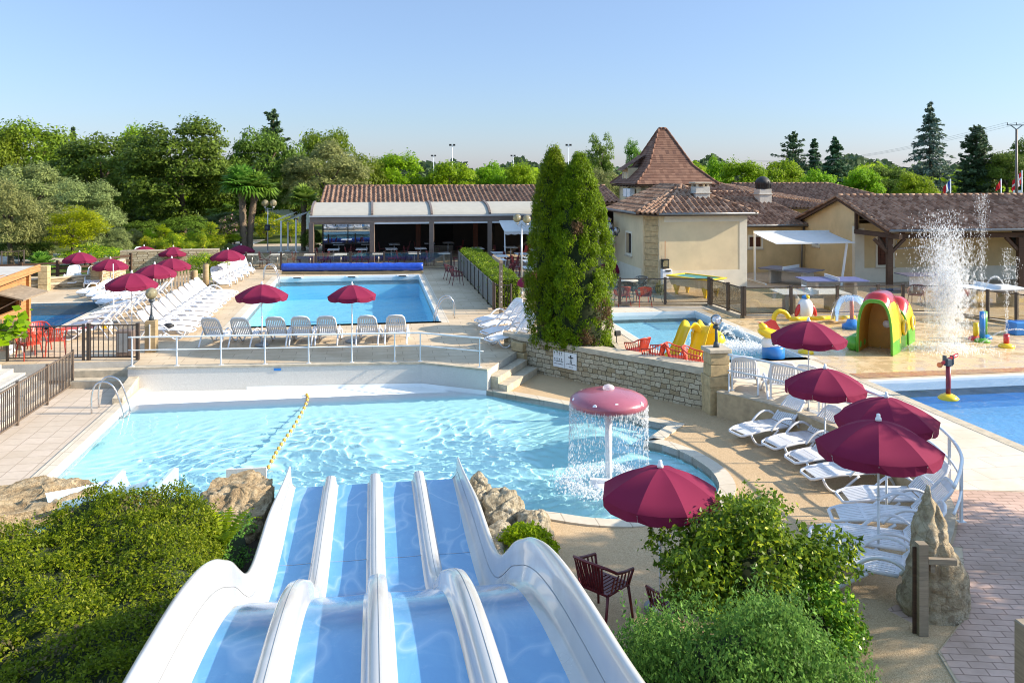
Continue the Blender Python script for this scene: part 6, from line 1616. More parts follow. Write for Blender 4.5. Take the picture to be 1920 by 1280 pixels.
mb = MB(); mb.slab([q+Vector((-.52,-.06,1.16)), q+Vector((-.36,-.06,1.12)), q+Vector((-.1,-.06,1.24)), q+Vector((.05,-.06,1.2)), q+Vector((.26,-.06,.86)), q+Vector((-.1,-.06,.96))], (0,.12,0)); mb.build('crest', M['red_gloss'], fs_, True)
# seal like figure
sf = thing('ball_figure', 'white round play figure with red arms and a blue and yellow cap behind the parasol', 'play figure', P(1510,597,0)); q = P(1510,600,0)
mb = MB(); mb.ell(q+ZZ*.46, (.33,.30,.46), 18, 12); mb.build('body', M['white_gloss'], sf, True)
mb = MB(); mb.ell(q+ZZ*.93, (.15,.15,.10), 14, 8); mb.build('cap', M['blue_gloss'], sf, True); mb = MB(); mb.ell(q+Vector((.06,-.06,.95)), (.10,.11,.085), 12, 8); mb.build('cap_panel', M['yellow'], sf, True)
for s in (-1, 1): mb = MB(); mb.ell(q+Vector((s*.32,-.05,.42)), (.10,.14,.30), 12, 8, 0, Quaternion((0,1,0), -s*.35)); mb.build('arm', M['red_gloss'], sf, True)
# yellow arch and worm
t = thing('yellow_spray_arch', 'yellow hoop shaped spray arch on the splash pad', 'spray arch', P(1462,607,0)); q = P(1461,607,0)
mb = MB(); mb.tube(arc([q+Vector((-.20,0,0)), q+Vector((-.20,0,.30)), q+Vector((-.02,0,.50)), q+Vector((.24,0,.44)), q+Vector((.38,0,.24))], 5), .095, 10); mb.build('hoop', M['yellow'], t, True)
t = thing('yellow_worm_hose', 'long wavy yellow worm lying along the fence kerb', 'play figure', P(1560,600,0))
pp = [P(1482+7*i, 598-.2*i, .12+.14*(1+math.sin(i*.95))*.5+.02) for i in range(18)]
mb = MB(); mb.tube(arc(pp, 4), .085, 10); mb.build('body', M['yellow'], t, True)
# water umbrella
wu = thing('water_bell', 'red pole on a blue base spreading a clear bell of water', 'water feature', P(1597,617,0)); q = P(1597,616,0)
mb = MB(); mb.lathe([(0,0),(.36,0),(.36,.16),(.22,.22),(.16,.36),(0,.36)], q, 20); mb.build('base', M['blue_gloss'], wu, True)
mb = MB(); mb.tube([q+ZZ*.3, q+ZZ*1.22], .075, 10); mb.build('pole', plain('salmon_pole', (.60,.18,.10), .4), wu, True)
mb = MB(); prof = [(.06,1.28),(.3,1.27),(.55,1.18),(.76,1.0),(.9,.75),(.97,.5),(1.0,.35)]; vs = []; fs = []
for (r, z) in prof:
    for k in range(48): a = 2*PI*k/48; rr = r*(.78+.012*math.sin(k*5.1+z*9)); vs.append(q+Vector((rr*math.cos(a), rr*math.sin(a), z+.01*math.sin(k*2.3))))
for i in range(len(prof)-1):
    for k in range(48): fs.append((i*48+k, i*48+(k+1) % 48, (i+1)*48+(k+1) % 48, (i+1)*48+k))
mb.add(vs, fs, 0, True); mb.build('water_sheet', glass_mat('thin_water_sheet', (.95,.96,.97), .12, .15), wu, True)
def belldrop(i):
    f = rnd.random(); a = 2*PI*rnd.random(); r = .78*(.3+.7*math.sin(f*PI/2)); return q+Vector((r*math.cos(a), r*math.sin(a), 1.27-.95*f**2)), 1
tag(drops(380, belldrop, .005, .012).build('water_drops', M['spray']), 'drops running down the clear water bell', 'water drops', None, 'stuff')
# small yellow double slide
ys = thing('small_double_slide', 'small yellow children slide with two chutes running into the shallow pool', 'slide', P(1300,680,0))
for k, (off, nm) in enumerate(((0, 0), (.62, 0))):
    b = P(1290,676,0)+Vector((off*.9, off*.1, 0))
    prof = arc([(0.30,1.02),(.12,1.06),(-.08,.98),(-.30,.62),(-.55,.22),(-.85,.02),(-1.15,-.06)] and [Vector((x, 0, z)) for x, z in ((.34,.86),(.20,1.05),(0,1.08),(-.18,.86),(-.38,.46),(-.62,.16),(-.95,.0))], 4)
    mb = MB(); vs = []; fs = []; n = 7; D = Vector((.83,.56,0)) if k == 0 else Vector((.30,.95,0)); D = Vector((.88,.47,0)) if k == 0 else Vector((.72,.69,0)); S_ = Vector((D.y,-D.x,0))
    for p in prof:
        for j in range(n):
            t_ = j/(n-1)*2-1; vs.append(b + D*p.x + S_*(t_*.26) + ZZ*(p.z*1.0 + .17*abs(t_)**3))
    m_ = len(prof); lo = len(vs)
    for i in range(m_-1):
        for j in range(n-1): fs.append((i*n+j, i*n+j+1, (i+1)*n+j+1, (i+1)*n+j))
    vs2 = [v-ZZ*.05 for v in vs]; fs2 = [tuple(x+lo for x in f[::-1]) for f in fs]
    ed = [(i*n, (i+1)*n, lo+(i+1)*n, lo+i*n) for i in range(m_-1)] + [((i+1)*n+n-1, i*n+n-1, lo+i*n+n-1, lo+(i+1)*n+n-1) for i in range(m_-1)]
    mb.add(vs+vs2, fs+fs2+ed, 0, True); mb.build('chute', M['yellow'], ys, True)
    mb = MB(); mb.slab([b+D*.34+S_*.27, b+D*.34-S_*.27, b+D*.34-S_*.27+ZZ*.86, b+D*.34+S_*.27+ZZ*.86], D*.05); mb.build('back_panel', M['yellow'], ys, True)
# yellow dome fountain in the shallow pool
df = thing('dome_fountain', 'yellow dome fountain throwing arcs of water in the shallow pool', 'fountain', P(1345,640,-.1)); q = P(1343,642,-.13)
mb = MB(); mb.ell(q, (.34,.34,.44), 20, 12); mb.build('dome', M['yellow'], df, True)
def jets(i):
    k = i % 9; a = 2*PI*k/9+.2; f = rnd.random(); r = .3+f*1.0; z = .34+1.0*f-1.25*f*f; w = .012+.03*f
    return q+Vector((r*math.cos(a)+rnd.gauss(0,w), r*math.sin(a)+rnd.gauss(0,w), z+rnd.gauss(0,w))), 1
tag(drops(2200, jets, .006, .015).build('water_arcs', M['spray']), 'arcs of white water thrown by the yellow dome', 'water jets', None, 'stuff')
qf = P(1400,650,-.12)
def froth(i):
    return Vector((qf.x+rnd.gauss(0,.75), qf.y+rnd.gauss(0,.55), -.125+abs(rnd.gauss(0,.02)))), 1
tag(drops(2600, froth, .01, .03).build('pool_froth', M['foam']), 'white froth on the shallow pool beside the fish figure', 'foam', None, 'stuff')
# water cannon in the right pool
wc = thing('water_cannon', 'red water cannon on a yellow foot standing in the right hand pool', 'water cannon', P(1778,745,-.1)); q = P(1778,746,-.07)
mb = MB(); mb.lathe([(0,-.04),(.25,-.03),(.27,.0),(.2,.07),(.1,.12),(0,.12)], q, 20); mb.build('foot', M['yellow'], wc, True)
mb = MB(); mb.tube([q+ZZ*.05, q+ZZ*.86], .065, 12); mb.build('pole', plain('maroon_pole', (.22,.02,.04), .35), wc, True)
mb = MB(); mb.box((q.x,q.y,.90), (.20,.16,.20), .3, 0, .02); mb.box((q.x-.1,q.y,.96), (.03,.12,.24), .3); mb.box((q.x+.1,q.y,.96), (.03,.12,.24), .3); mb.build('bracket', M['charcoal_plastic'], wc, True)
mb = MB(); d = Vector((.84,.0,.50)).normalized(); c = q+ZZ*1.03; mb.tube([c-d*.24, c+d*.26], .05, 10); mb.tube([c+d*.26, c+d*.33], [.045,.012], 10); mb.build('barrel', M['red_gloss'], wc, True)
mb = MB(); mb.ell(c-d*.27, .075, 10, 8); mb.build('knob', M['orange'], wc, True)
# splash posts
def splash_post(px, py, h, top, foot, label, box=False):
    q = P(px, py, 0); t = thing('splash_post', label, 'splash post', q, 0, 'coloured splash posts')
    mb = MB(); mb.lathe([(0,0),(.26,0),(.24,.08),(.13,.14),(0,.15)], q, 16); mb.build('foot', M[foot], t, True)
    mb = MB()
    if box: mb.box((q.x,q.y,h/2+.05), (.20,.16,h-.1), .2, 0, .02)
    else: mb.tube([q+ZZ*.08, q+ZZ*h], .095, 12)
    mb.build('column', M[top], t, True)
splash_post(1830,637,.62,'yellow','red_gloss','yellow splash post on a red foot')
splash_post(1842,641,1.08,'blue_gloss','green','tall blue splash post on a green foot')
splash_post(1846,634,.98,'green','blue_gloss','green splash post right behind the tall blue one')
splash_post(1887,651,.46,'red_gloss','yellow','short red splash post on a yellow foot')
splash_post(1511,662,.42,'yellow','yellow','short yellow splash post behind the nearest terrace parasol')
t = thing('blue_block', 'blue play block at the right edge of the splash pad', 'play block', P(1925,628,0)); q = P(1930,626,0); mb = MB(); mb.box((q.x,q.y,.24), (1.5,.6,.48), .1, 0, .03); mb.build('block', M['blue_gloss'], t, True)
for k, (x, y) in enumerate(((1555,651),(1786,645))):
    t = thing('ground_grate', ['dark framed ground grate between parasol and playhouse', 'pale ground grate under the falling spray'][k], 'grate', P(x, y, .012)); q = P(x, y, .018)
    mb = MB(); mb.box(q, (.72,.5,.02), A9); mb.build('frame', M['white_metal'], t, True); mb = MB(); mb.box(q+ZZ*.011, (.56,.36,.01), A9); mb.build('grid', M['grey_plastic'], t, True)
# the big falling spray and thin jets
c = W(19.3,27.3)
c = P(1772,654,0)
def big(i):
    f = rnd.random(); z = 4.2*(1-f**.9) if rnd.random() < .72 else 4.75*rnd.random()**1.3
    w = .36+.12*math.exp(-((z-3.0)/1.0)**2)+(.10 if z < .3 else 0)
    x = rnd.gauss(0, w); 
    if z < 2.0: x = max(-.62, min(.62, x+.05)) if rnd.random() < .9 else x
    x += .10*max(0, z-1.5)*.6
    x += -.22*max(0,(z-2.2))*rnd.random()
    return c+Vector((x, rnd.gauss(0, .33), z)), (1.0+.35*(z > 2.2))
tag(drops(12500, big, .003, .0085, 3.0).build('falling_spray', M['spray']), 'tall curtain of sparkling spray falling on the splash pad', 'water spray', None, 'stuff')
def mist(i):
    z = rnd.triangular(.2, 3.7, 1.8); return c+Vector((.1+rnd.gauss(0, .32), rnd.gauss(0, .3), z)), 1
tag(drops(2200, mist, .03, .07).build('fine_mist', M['soft_spray']), 'fine white mist inside the tall curtain of spray', 'mist', None, 'stuff')
def padfoam(i): return c+Vector((rnd.gauss(0,.75), rnd.gauss(0,.5), .015+abs(rnd.gauss(0,.03)))), 1
tag(drops(1500, padfoam, .008, .02).build('bouncing_drops', M['foam']), 'drops bouncing off the splash pad below the curtain of spray', 'water drops', None, 'stuff')
def jet(px, py, h, n, w, label):
    q = P(px, py, 0)
    def fn(i):
        z = h*rnd.random()**.8; ww = w*(.25+.9*(z/h)**1.5); return q+Vector((rnd.gauss(0,ww), rnd.gauss(0,ww), z)), 1
    tag(drops(n, fn, .004, .010, 2.5).build('water_jet', M['spray']), label, 'water jet', 'thin water jets', 'stuff')
jet(1842,620,5.2,1300,.12,'tallest thin jet of water rising above the blue splash post')
jet(1888,640,3.35,700,.09,'thin jet of water rising above the short red splash post')
jet(1905,600,2.6,380,.08,'short thin jet of water at the right edge')
def arcj(i):
    f = rnd.random(); q0 = P(1866,600,0); return q0+Vector((-.55+1.1*f+rnd.gauss(0,.02), rnd.gauss(0,.02), 1.0+1.55*f*(1-f)*2+rnd.gauss(0,.02))), 1
tag(drops(500, arcj, .006, .014).build('water_arc', M['spray']), 'small arching jet of water in front of the timber porch', 'water jet', 'thin water jets', 'stuff')
def arc2(i):
    f = rnd.random(); a, b = P(1885,648,.35), P(1960,632,.5); b2 = P(1840,645,.05); p = b2+(P(1890,628,.62)-b2)*f if f < .5 else P(1890,628,.62)+(P(1960,640,.6)-P(1890,628,.62))*(f-.5)*2
    f2 = f; p = P(1838,645,.05)*(1-f2)+P(1960,635,.2)*f2; p = Vector(p); p.z += 1.3*f2*(1-f2)*1.3; return p+Vector((rnd.gauss(0,.012), rnd.gauss(0,.012), rnd.gauss(0,.012))), 1
tag(drops(420, arc2, .006, .013).build('water_arc', M['spray']), 'long low arc of water ending beside the green foot of the blue post', 'water jet', 'thin water jets', 'stuff')
# ------------------------------------------------------------------ trees, hedges, plants
def unit(v): return v/np.maximum(1e-9, np.linalg.norm(v, axis=1, keepdims=True))
def leaves(name, c, nrm, size, mat_, rg, aspect=.55, spread=.8, up=None, bend=0.0):
    """one rhombic leaf per centre; nrm: preferred facing; size: scalar or array"""
    n = len(c); nn = unit(nrm + spread*rg.normal(size=(n, 3)))
    d = rg.normal(size=(n, 3)) if up is None else up + .35*rg.normal(size=(n, 3))
    d = unit(d - nn*np.sum(d*nn, 1, keepdims=True)); s = np.cross(nn, d)
    L = (np.ones(n)*size*np.clip(rg.lognormal(0, .28, n), .45, 1.7))[:, None]; w = L*aspect*.5
    v = np.stack([c - d*L*.5, c + s*w - nn*L*bend, c + d*L*.5, c - s*w - nn*L*bend], 1).reshape(-1, 3)
    me = bpy.data.meshes.new(name); me.vertices.add(4*n); me.vertices.foreach_set('co', v.astype(np.float32).ravel())
    me.loops.add(4*n); me.loops.foreach_set('vertex_index', np.arange(4*n, dtype=np.int32))
    me.polygons.add(n); me.polygons.foreach_set('loop_start', np.arange(0, 4*n, 4, dtype=np.int32)); me.polygons.foreach_set('loop_total', np.full(n, 4, np.int32))
    me.materials.append(mat_); me.update(calc_edges=True); return me
def clump_crown(seed, ncl, nl, leaf, inner=.55, outer=.86, rcl=(.20, .38), flat=1.0, bottom=-.75, shape=None):
    rg = np.random.default_rng(seed); cs = []; 
    while len(cs) < ncl:
        p = rg.normal(size=3); p /= np.linalg.norm(p)
        if p[2] < bottom and rg.random() < .8: continue
        r = rg.uniform(inner, outer); q = p*r
        if shape: q = shape(q, rg)
        cs.append(q)
    cs = np.array(cs); rr = rg.uniform(*rcl, ncl)
    w = rr**2; k = rg.choice(ncl, nl, p=w/w.sum()); d = unit(rg.normal(size=(nl, 3))); d[:, 2] = np.abs(d[:, 2])*.75 + d[:, 2]*.25; d = unit(d)
    rad = rr[k]*np.clip(rg.normal(.93, .13, nl), .35, 1.25)
    lump = 1+.18*np.sin(9*d[:, 0]+k)*np.sin(8*d[:, 1]+2*k)
    c = cs[k] + d*(rad*lump)[:, None]*np.array([1, 1, flat]); nr = d + .5*unit(c) + np.array([0, 0, .35])
    return c, nr, rg
CROWNS = {}
def crown_mesh(kind, var):
    key = (kind, var)
    if key in CROWNS: return CROWNS[key]
    sd = hash_(kind)*10+var
    if kind == 'oak': c, n, rg = clump_crown(sd, 56, 24000, .05, bottom=-1.1); me = leaves('crown', c, n, .056, M['leaf_oak'], rg)
    elif kind == 'dark': c, n, rg = clump_crown(sd, 70, 26000, .045, .55, .88, (.17, .30), 1.0, -1.1); me = leaves('crown', c, n, .054, M['leaf_dark'], rg)
    elif kind == 'olive': c, n, rg = clump_crown(sd, 66, 24000, .045, .55, .9, (.16, .30), 1.0, -1.1); me = leaves('crown', c, n, .058, M['leaf_olive'], rg, .4)
    elif kind == 'bright': c, n, rg = clump_crown(sd, 50, 18000, .05, .5, .86, (.20, .36)); me = leaves('crown', c, n, .066, M['leaf_bright'], rg, .6)
    elif kind == 'yellow': c, n, rg = clump_crown(sd, 50, 13000, .05, .45, .88, (.18, .32), .9); me = leaves('crown', c, n, .055, M['leaf_yellow'], rg, .45)
    elif kind == 'poplar': c, n, rg = clump_crown(sd, 60, 12000, .05, .3, .9, (.14, .30), 1.0, -2); me = leaves('crown', c, n, .055, M['leaf_poplar'], rg, .7)
    elif kind == 'bush': c, n, rg = clump_crown(sd, 40, 9000, .06, .5, .86, (.2, .36)); me = leaves('crown', c, n, .062, M['leaf_flower'], rg, .5)
    elif kind == 'grassy': c, n, rg = clump_crown(sd, 36, 6000, .06, .4, .86, (.2, .36)); me = leaves('crown', c, n+np.array([0,0,.2]), .13, M['leaf_flower'], rg, .16, .6, np.array([0,0,1.0]))
    elif kind == 'pinkbush': c, n, rg = clump_crown(sd, 40, 5000, .06, .5, .86, (.2, .36)); me = leaves('crown', c, n, .075, M['pink_flower'], rg, .7)
    CROWNS[key] = me; return me
def hash_(s): return sum(ord(x)*(i+3) for i, x in enumerate(s)) % 97
def trunk_mesh(seed, h, r, limbs=5, spread=.5, top=.7):
    rg = random.Random(seed); mb = MB(); pts = []; x = y = 0
    for i in range(6):
        pts.append(Vector((x, y, h*top*i/5))); x += rg.uniform(-.06, .06)*h*.3; y += rg.uniform(-.06, .06)*h*.3
    mb.tube(pts, [r*(1.25 if i == 0 else 1-.12*i) for i in range(6)], 8)
    for k in range(limbs):
        z = rg.uniform(.3, .68)*h; a = rg.uniform(0, 2*PI); b = pts[min(4, int(z/(h*top)*5))]; e = b + Vector((math.cos(a)*spread*h*.35, math.sin(a)*spread*h*.35, h*.28))
        mb.tube([Vector((b.x, b.y, z)), (Vector((b.x, b.y, z))+e)/2+Vector((0,0,-.02*h)), Vector((e.x, e.y, z+h*.25))], [r*.45, r*.3, r*.1], 6)
    return mb
TREES = 0
def tree(kind, px, ytop, wpx, Y, label, group, zb=1.0, var=None, name='tree', cat='tree', bark='bark', depth=None, z0=0.0, mat_=None):
    global TREES; TREES += 1
    zt = CH-(ytop-HY)*Y/FPX; w = wpx*Y/FPX; x = (px-960)*Y/FPX
    t = thing(name, label, cat, (x, Y, z0), 0, group)
    me = crown_mesh(kind, TREES % 3 if var is None else var)
    o = link('crown', me, t); hz = (zt-z0-zb)/2
    o.location = (0, 0, zb+hz); o.scale = (w/2/1.04, (depth or w)/2/1.04, hz/1.04); o.rotation_euler = (0, 0, TREES*2.4)
    a = abs(math.sin(0))
    trunk_mesh(TREES, max(.6, (zt-z0)*.85), max(.05, .028*(zt-z0)+.03)).build('trunk', M[bark], t)
    return t
G = 'trees of the wood behind the left pool'
for (k, px, yt, w, Y, zb, lb) in [
    ('oak', 55, 217, 190, 88, .3, 'tallest light green oak at the far left of the wood'),
    ('oak', 5, 240, 120, 84, .3, 'oak cut by the left edge of the photo at skyline height'),
    ('oak', 112, 262, 110, 96, .5, 'smaller yellow green tree right behind the tallest oak at the left'),
    ('dark', 195, 246, 190, 80, .3, 'broad rounded evergreen left of the largest round tree'),
    ('bright', 258, 244, 90, 97, .4, 'bright tree top showing between the two large round evergreens'),
    ('dark', 342, 228, 212, 76, .5, 'largest round evergreen behind the flower bed'),
    ('dark', 492, 238, 140, 82, .3, 'tall evergreen directly above the twin palms'),
    ('dark', 556, 300, 90, 88, 1, 'dark evergreen in the gap right of the twin palms'),
    ('oak', 612, 238, 105, 108, .5, 'tall oak behind the left end of the restaurant roof'),
    ('olive', 612, 268, 155, 80, 1, 'grey green tree with bare twigs beside the restaurant roof'),
    ('oak', 672, 284, 95, 92, 1, 'mid green tree between grey green tree and bright round trees')]:
    tree(k, px, yt-4, w*1.14, Y, lb, G, zb)
G = 'filler trees in the depth of the wood'
for k_, (k, px, yt, w, Y, lb) in enumerate([('dark', 100, 300, 150, 100, 'dark crown deep in the wood below the tallest oak'), ('dark', 262, 320, 120, 92, 'shaded crown between the two large round evergreens'), ('oak', 420, 300, 110, 96, 'mid green crown between the largest round tree and the palms'), ('dark', 290, 390, 150, 84, 'dark lower crown under the gap left of the largest tree'), ('dark', 440, 380, 130, 92, 'dark lower crown behind the twin palms'), ('oak', 60, 330, 160, 92, 'lower oak crown at the left behind the grey bushes'), ('dark', 535, 370, 110, 96, 'dark lower crown between palms and restaurant')]):
    tree(k, px, yt, w, Y, lb, G, .1)
G = 'bright round trees behind the restaurant roof'
for (px, yt, w, Y, lb) in [(706, 304, 70, 104, 'small bright tree at the left end of the row behind the restaurant'), (746, 290, 116, 95, 'highest bright round tree behind the restaurant roof'), (846, 303, 124, 95, 'wide bright round tree in the middle above the restaurant roof'), (925, 302, 88, 97, 'bright tree just left of the tall conifers, left one'), (978, 308, 84, 94, 'bright tree touching the left conifer of the pair'), (1066, 312, 80, 99, 'bright tree behind the tall conifers')]:
    tree('bright', px, yt, w, Y, lb, G, .8)
tree('olive', 1126, 318, 105, 82, 'grey green bushy tree between the tall conifers and the tower', None, .6)
G = 'poplars by the tower'
for (px, yt, w, Y, lb) in [(1124, 246, 62, 122, 'larger poplar left of the tower'), (1189, 247, 44, 124, 'narrow poplar right beside the tower roof')]: tree('poplar', px, yt, w, Y, lb, G, 2)
G = 'bright trees behind the long wing'
for (px, yt, w, Y, lb) in [(1345, 293, 62, 104, 'slim bright tree next to the tower roof'), (1392, 303, 104, 92, 'bright tree behind the square chimney'), (1468, 300, 112, 94, 'bright tree behind the domed chimney'), (1528, 316, 100, 90, 'bright tree under the dark spruces'), (1614, 318, 92, 92, 'rounded bright tree left of the dark bushy tree'), (1714, 322, 96, 88, 'rounded bright tree below the blue cedar')]: tree('bright', px, yt, w, Y, lb, G, .6)
G = 'dark bushy trees at the right'
for (px, yt, w, Y, lb) in [(1662, 306, 110, 104, 'dark bushy tree between the two rounded bright trees'), (1890, 284, 110, 110, 'dark tree behind the utility pole'), (1940, 262, 120, 120, 'tall dark tree cut by the right edge')]: tree('dark', px, yt, w, Y, lb, G, .8)
# nearer shrubs and small trees at the left
G = 'grey leaved bushes left of the pools'
for (px, yt, w, Y, lb) in [(62, 306, 190, 66, 'tall grey leaved bush at the left, upper one'), (160, 338, 150, 62, 'wide grey leaved bush above the yellow green tree'), (22, 335, 120, 54, 'bush filling the left edge above the kiosk'), (95, 372, 130, 60, 'grey leaved bush behind the yellow green tree')]: tree('olive', px, yt, w, Y, lb, G, .1, name='bush', cat='bush')
tree('yellow', 137, 382, 140, 56, 'spreading yellow green tree above the left pool', None, .8, name='small_tree')
G = 'shrubs along the garden slope'
for (k, px, yt, w, Y, lb) in [('dark', 40, 440, 110, 57, 'dark low shrub behind the bar fence at the left'), ('bush', 160, 455, 100, 55.5, 'green shrub under the yellow green tree'), ('olive', 222, 428, 56, 57, 'dry looking shrub right of the yellow green tree'), ('bush', 205, 462, 60, 54, 'low green shrub left of the pale brick wall'), ('dark', 265, 412, 90, 70, 'dark undergrowth below the largest trees, left part'), ('dark', 345, 405, 120, 72, 'dark undergrowth below the largest trees, right part'), ('bush', 500, 395, 80, 76, 'yellow green bush right of the twin palms'), ('bush', 545, 402, 60, 74, 'yellow green bush behind the folded awnings'), ('dark', 585, 430, 46, 66, 'dark shrub in front of the second palm'), ('olive', 420, 398, 90, 82, 'bush behind the pink flowering plant')]:
    tree(k, px, yt, w, Y, lb, G, .0, name='shrub', cat='shrub')
G = 'clumps of the flower bed'
rf_ = random.Random(3)
for row, (n, Y0, yt0, rn) in enumerate(((11, 62.0, 446, 'front row'), (9, 65.0, 436, 'middle row'), (7, 68.0, 424, 'back row'))):
    for i in range(n):
        px = 242+196*(i+.5+rf_.uniform(-.25,.25))/n; Y = Y0+rf_.uniform(-.9,.9); k = rf_.choice(['grassy','bush','grassy','bush','yellow' if row else 'bush','olive'])
        tree(k, px, yt0+rf_.uniform(-12, 12), rf_.uniform(22, 46), Y, {'grassy':'feathery','bush':'leafy','yellow':'yellowish','olive':'greyish'}[k]+' flower bed plant, %s from the left in the %s' % (ORD[i], rn), G, .0, name='bed_plant', cat='plant')
t = thing('flower_pot', 'big grey pot below the pink flowering plant', 'pot', P(437,474,0)); q = P(437,474,0)
mb = MB(); mb.lathe([(.0,0),(.38,0),(.50,.62),(.54,.66),(.47,.66),(.44,.6),(0,.6)], q, 20); mb.build('bowl', M['grey_plastic'], t, True)
tree('pinkbush', 429, 402, 46, q.y+.3, 'pink flowering bush in the big grey pot by the palms', None, .55, name='oleander', cat='shrub', z0=.4)
tree('grassy', 440, 438, 34, q.y-.1, 'yellow flowering plant at the rim of the big grey pot', None, .35, name='bed_plant', cat='plant', z0=.3)
tree('bush', 383, 470, 74, 46.5, 'rounded flowering hedge plant behind the slatted fence', None, .0, name='flowering_shrub', cat='shrub')
tree('bush', 412, 476, 46, 48.5, 'small flowering shrub at the left end of the glass fence', None, .0, name='flowering_shrub', cat='shrub')

# palms
def fan_leaf(mb, base, d, L, rf, rg, mi=0, droop=.25, nseg=18):
    d = d.normalized(); tip = base + d*L; sd = d.cross(ZZ); sd = sd.normalized() if sd.length > .01 else Vector((1,0,0)); up = sd.cross(d)
    mb.tube([base, base+d*L*.5+ZZ*.02, tip], [.018,.014,.01], 4, 1)
    for k in range(nseg):
        a = (k/(nseg-1)-.5)*PI*1.55; r = rf*(1-.18*abs(k/(nseg-1)-.5)*2)*rg.uniform(.88, 1.08)
        e = d*math.cos(a)+sd*math.sin(a); m = tip + e*r*.6 + up*.06*r; q = tip + e*r - ZZ*droop*r*(.6+rg.random()*.6) ; w = e.cross(up).normalized()*rf*.075
        b = len(mb.v); mb.v += [tuple(tip-w*.3), tuple(tip+w*.3), tuple(m+w), tuple(m-w), tuple(q)]; mb.f += [(b, b+1, b+2, b+3), (b+3, b+2, b+4)]; mb.mi += [mi, mi]; mb.sm += [False]*2
def palm(px, pyb, pyt, r, nl, rl, lab, group, seed, lean=0, pet=.8, short=False):
    b = P(px, pyb, 0); zt = CH-(pyt-HY)*b.y/FPX; rg = random.Random(seed)
    t = thing('palm_tree', lab, 'palm', b, 0, group)
    mb = MB(); n = 26; pts = []; rs = []
    for i in range(n+1):
        f = i/n; pts.append(Vector((lean*f*f, 0, zt*f))); rs.append(r*(1.0+.12*(i % 2)+.06*math.sin(i*2.3)+ (.25 if f > .85 else 0)))
    mb.tube(pts, rs, 12)
    for i in range(0 if short else 260):
        f = rg.random(); a = rg.uniform(0, 2*PI); z = zt*f; rr = r*1.05; p = Vector((lean*f*f+rr*math.cos(a), rr*math.sin(a), z)); o = Vector((math.cos(a), math.sin(a), -.9))*.12; s_ = Vector((-math.sin(a), math.cos(a), 0))*.02
        mb.add([p-s_, p+s_, p+o], [(0,1,2)])
    mb.build('trunk', M['palm_bark'], t)
    mb = MB(); c = Vector((lean, 0, zt))
    for i in range(nl):
        a = 2.39996*i; el = 1.45-1.6*(i/nl)**.9+rg.uniform(-.12,.12); d = Vector((math.cos(a)*math.cos(el), math.sin(a)*math.cos(el), math.sin(el)))
        fan_leaf(mb, c+d*.08, d, pet*rg.uniform(.8,1.1), rl*rg.uniform(.85,1.1), rg, 0, .16 if el > .3 else .38)
    mb.build('crown', [M['leaf_palm'], M['leaf_yellow']], t); return t
G = 'fan palms'
palm(456, 473, 354, .24, 40, 1.25, 'left trunk of the twin palms above the burgundy parasols', G, 1, -.1)
palm(468, 472, 360, .22, 38, 1.2, 'right trunk of the twin palms above the burgundy parasols', G, 2, .45)
palm(569, 470, 378, .17, 30, .85, 'lower fan palm at the left end of the restaurant roof', G, 3, .05, .7)
palm(76, 512, 498, .12, 22, .55, 'short young fan palm behind the square stone pillar', G, 4, 0, .45, True)

# conifers
def conifer(kind, px, ytop, wpx, Y, label, group, seed, mat_, nb=150, droop=.25, zb=1.0, irr=.25, tip=.8, up=0.0, fat=1.0):
    """trunk with many separate boughs, each carrying short needle sprays"""
    zt = CH-(ytop-HY)*Y/FPX; w = wpx*Y/FPX/2; rg = random.Random(seed); ng = np.random.default_rng(seed)
    t = thing('conifer', label, 'conifer', ((px-960)*Y/FPX, Y, 0), 0, group)
    mb = MB(); mb.tube([(0,0,0),(0,0,zt*.5),(0,0,zt)], [.03*zt*.6,.02*zt*.6,.03], 8); c = []; nr = []; dr = []
    for l in range(nb):
        f = (l+rg.random())/nb; f = f**1.0; z = zb+(zt-zb)*f*.985; R0 = w*((1-f)**tip*.97+.04)
        a = 2.39996*l+rg.uniform(-.5,.5); L = R0*(rg.uniform(1-irr*1.9, 1.08) if rg.random() < .75 else rg.uniform(.5,.9)); z += rg.uniform(-.35,.35)
        d = Vector((math.cos(a), math.sin(a), 0)); m = int(20+75*(L/w)*fat)
        if L > .5: mb.tube([Vector((0,0,z)), Vector((0,0,z))+d*L*.9+ZZ*(up*L-droop*L*.6)], [.05,.015], 4)
        uj = up+rg.uniform(-.08,.08)
        for i in range(m):
            s = rg.random()**.6; p = d*L*s; p.z = z + uj*L*s - droop*L*s*s; sw = (.34*L*(1-s*.8)+.12)*fat**.5; sd = Vector((-d.y, d.x, 0))
            p += sd*rg.uniform(-sw, sw)*.8; p.z += rg.gauss(0, .10)-.25*rg.random()*(1-s)
            c.append(tuple(p)); nr.append((d.x*.5, d.y*.5, 1)); dr.append((d.x, d.y, -.3+up))
    mb.build('trunk', M['bark'], t)
    me = leaves('crown', np.array(c), np.array(nr), .060*(zt**.5)*1.9, M[mat_], ng, .40, .75, np.array(dr)); link('crown', me, t); return t
G = 'conifers on the skyline'
conifer('cedar', 1744, 192, 158, 118, 'tall blue green cedar with a pointed tip, highest tree at the right', G, 11, 'leaf_cedar', 210, .24, 1.0, .34, .80, .05, .75)
conifer('pine', 1832, 236, 118, 112, 'broad dark pine right of the blue green cedar', G, 12, 'leaf_spruce', 170, -.05, 1.5, .3, .50, .12, 1.6)
conifer('spruce', 1487, 248, 128, 128, 'dark spreading spruce behind the bright trees', G, 13, 'leaf_spruce', 120, .05, 1.5, .4, .55, .18, 1.4)
